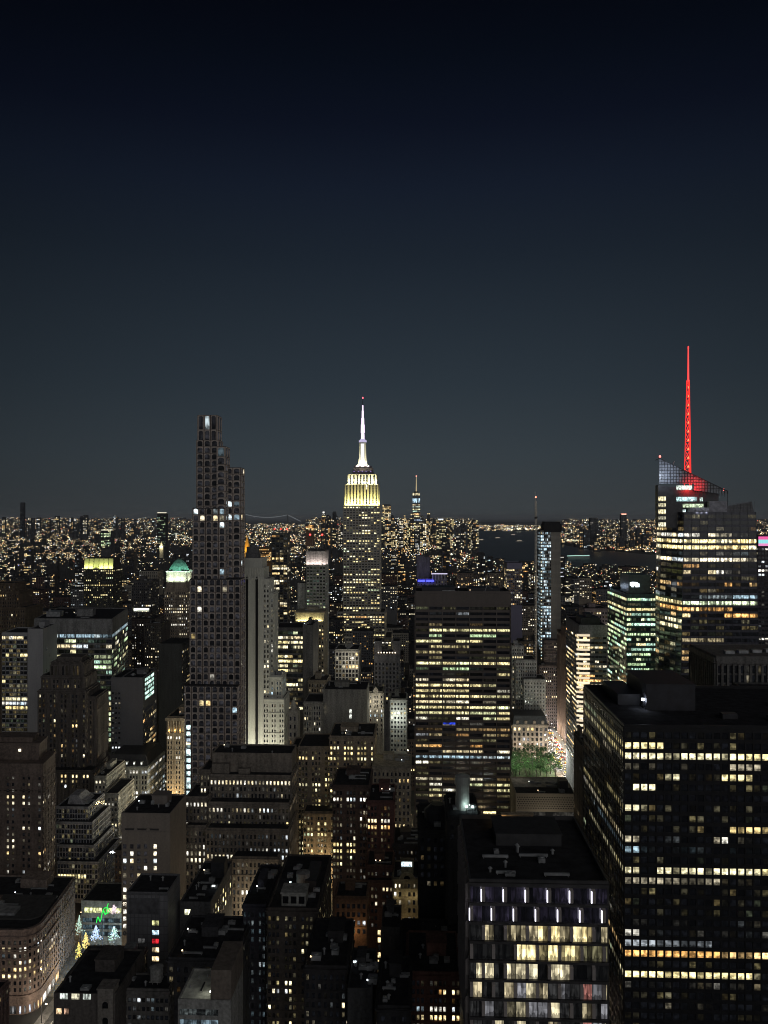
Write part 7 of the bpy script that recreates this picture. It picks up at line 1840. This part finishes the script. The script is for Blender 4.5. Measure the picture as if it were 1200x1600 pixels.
# the spired tower
Y = 5600; x = WX(650.5, Y); root = tag(empty('spired_tower', (x, Y, 0)), 'tall far glass tower with a needle spire and banded lights, right of the floodlit skyscraper', 'skyscraper')
w0, w1 = 6.8 / F * Y, 5.6 / F * Y; zt = WZ(771, Y)
m = MB(); b0 = [(w0 * cos(pi / 4 + i * pi / 2) * 1.41, w0 * sin(pi / 4 + i * pi / 2) * 1.41) for i in range(4)]; b1 = [(w1 * 1.2 * cos(i * pi / 2 - pi / 2 + pi / 4), w1 * 1.2 * sin(i * pi / 2 - pi / 2 + pi / 4)) for i in range(4)]
m.prism([(p[0], p[1]) for p in [(-w0, -w0), (w0, -w0), (w0, w0), (-w0, w0)]], -.5, zt, 0, top=[(-w1, -w1), (w1, -w1), (w1, w1), (-w1, w1)]); m.build('wall', plain_mat('tower_glass', (.05, .055, .06), .3), root)
q = []
for (ya, yb, c, br_) in ((770.5, 774.5, (1, .85, .5), .55), (779, 786, (.55, .8, 1), .6), (788, 790, (1, .8, .5), .5), (791, 793, (.6, .7, .6), .5), (795, 797, (1, .9, .5), .6), (798, 800, (.7, 1, .8), .5), (802, 805, (1, .6, .25), .8), (806, 808, (1, .9, .5), .7), (811, 814, (.6, .75, 1), .35), (817, 819, (1, .85, .4), .7), (821, 823, (1, .85, .4), .7), (825, 827, (.9, 1, .5), .5)):
    za, ze = WZ(yb, Y), WZ(ya, Y); f = 1 - (ze / zt); wa = w1 + (w0 - w1) * (1 - za / zt); wb = w1 + (w0 - w1) * (1 - ze / zt)
    q.append(([(-wa, -wa - .6, za), (wa, -wa - .6, za), (wb, -wb - .6, ze), (-wb, -wb - .6, ze)], tuple(k * br_ for k in c), rd.random(), 5))
me = win_mesh('window', q); o = bpy.data.objects.new('window', me); scene.collection.objects.link(o); o.parent = root; o['kind'] = 'stuff'
m = MB(); m.cyl(0, 0, zt, zt + 14, 15, 15, 16); m.build('roof_ring', plain_mat('tower_glass', (.05, .055, .06), .3), root)
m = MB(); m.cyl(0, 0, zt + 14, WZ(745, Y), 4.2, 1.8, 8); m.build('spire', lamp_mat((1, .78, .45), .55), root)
m = MB(); m.cyl(0, 0, WZ(745, Y), WZ(743, Y), 4, 4, 8); m.build('spire_lamp', lamp_mat((1, .4, .3), 1.5), root)
# suspension bridges
def bridge(label, Y, pts, ydeck, xd0, xd1, col, st_, th):
    root = tag(empty('suspension_bridge', (WX((xd0 + xd1) / 2, Y), Y, 0)), label, 'bridge'); ox = root.location.x
    q = [(WX(p[0], Y) - ox, 0, WZ(p[1], Y)) for p in pts]; zd = WZ(ydeck, Y)
    m = MB()
    for i in range(len(q) - 1):
        n = 10
        for k in range(n):
            def at(f):
                sag = (pts[i][2] if len(pts[i]) > 2 else 0) * Y / F * 4 * f * (1 - f)
                return (q[i][0] + (q[i + 1][0] - q[i][0]) * f, 0, q[i][2] + (q[i + 1][2] - q[i][2]) * f - sag)
            m.bar(at(k / n), at((k + 1) / n), th)
    m.build('cable', lamp_mat(col, st_), root)
    m = MB(); m.box(WX(xd0, Y) - ox, WX(xd1, Y) - ox, -th * 3, th * 3, zd - th * 1.5, zd); m.build('deck', plain_mat('bridge_steel', (.12, .12, .12), .7), root)
    for p, z in zip(pts, q):
        if len(p) > 3:
            m = MB(); m.box(z[0] - th * 1.6, z[0] - th * .6, -th * 3, th * 3, 0, z[2] + th); m.box(z[0] + th * .6, z[0] + th * 1.6, -th * 3, th * 3, 0, z[2] + th); m.box(z[0] - th * .6, z[0] + th * .6, -th * 3, th * 3, z[2] - th * 3, z[2])
            m.build('pier_tower', plain_mat('bridge_steel', (.12, .12, .12), .7) if p[3] == 0 else lamp_mat((1, .97, .8), p[3]), root)
bridge('faint far suspension bridge with a thin lit cable, beyond the slim dark glass tower', 23000, [(365, 814), (383, 803.5, 4.5, 0), (449.5, 804.3, 0, 0), (470, 815)], 815, 360, 475, (.75, .82, .85), .34, 9)
bridge('lit suspension bridge with a bright tower, left of the tall arched window tower', 7600, [(235, 848), (250, 842, 0), (275.5, 833.5, 0, .7), (300, 842.5)], 843, 230, 302, (.85, 1, .85), .5, 3.2)
# boats on the harbour
for i, (px_, py_, lab) in enumerate(((752, 844, 'small lit boat on the dark harbour nearest the far cluster of towers'), (778, 841, 'small lit boat in the middle of the dark harbour'), (812, 846, 'small lit boat just left of the crane mast on the harbour'), (802, 836, 'small lit boat close under the bright far shore'))):
    g = G(px_, py_); root = tag(empty('boat', (g[0], g[1], .4)), lab, 'boat', None); L_b = 40
    m = MB(); m.hexa([(-L_b, -7, -1), (L_b * .9, -7, -1), (L_b * .9, 7, -1), (-L_b, 7, -1), (-L_b, -9, 5), (L_b * 1.15, -3, 6), (L_b * 1.15, 3, 6), (-L_b, 9, 5)]); m.build('hull', wall_mat((.3, .3, .3)), root)
    m = MB(); m.box(-L_b * .8, L_b * .6, -6, 6, 5, 11); m.box(-L_b * .2, L_b * .4, -5, 5, 11, 15); m.build('cabin', wall_mat((.4, .4, .4)), root)
    m = MB(); m.box(-L_b * .7, L_b * .5, -6.6, -6.05, 7, 10); m.build('cabin_window', lamp_mat((1, .85, .6), .9), root)
# piers on the water
def pier(label, Y, pts, col, st_):
    root = tag(empty('pier', (0, Y, 0)), label, 'pier'); m = MB(); l = MB()
    for a, c in zip(pts[:-1], pts[1:]):
        p, q = G(*a), G(*c); p = (p[0], p[1] - Y, 0); q = (q[0], q[1] - Y, 0)
        m.bar((p[0], p[1], 4), (q[0], q[1], 4), 9); l.bar((p[0], p[1] - 12, 16), (q[0], q[1] - 12, 16), 3.0)
    m.build('deck', plain_mat('concrete', (.25, .25, .24), .8), root); l.build('light_strip', lamp_mat(col, st_), root)
pier('curved pier outlined in pale yellow lights on the dark water', 6600, [(884, 846), (900, 846.5), (915, 848), (925, 851), (917, 854), (908, 856)], (.95, .95, .6), 1.3)
pier('straight pier with blue green lights, below the curved pier', 4900, [(886, 872), (898, 871.5), (912, 871.5), (920, 871)], (.55, .95, .8), .9)
# ---------------------------------------------------------------- thin night haze over the whole city
hz, N_, L_ = new_mat('night_haze')
o_ = N_.new('ShaderNodeOutputMaterial'); v_ = N_.new('ShaderNodeVolumePrincipled')
v_.inputs['Color'].default_value = (.86, .92, 1, 1); v_.inputs['Density'].default_value = 2.3e-5; v_.inputs['Anisotropy'].default_value = 0
L_.new(v_.outputs[0], o_.inputs['Volume'])
m = MB(); m.box(-95000, 95000, -3500, 101000, -1, 380)
tag(m.build('haze', hz), kind='stuff')
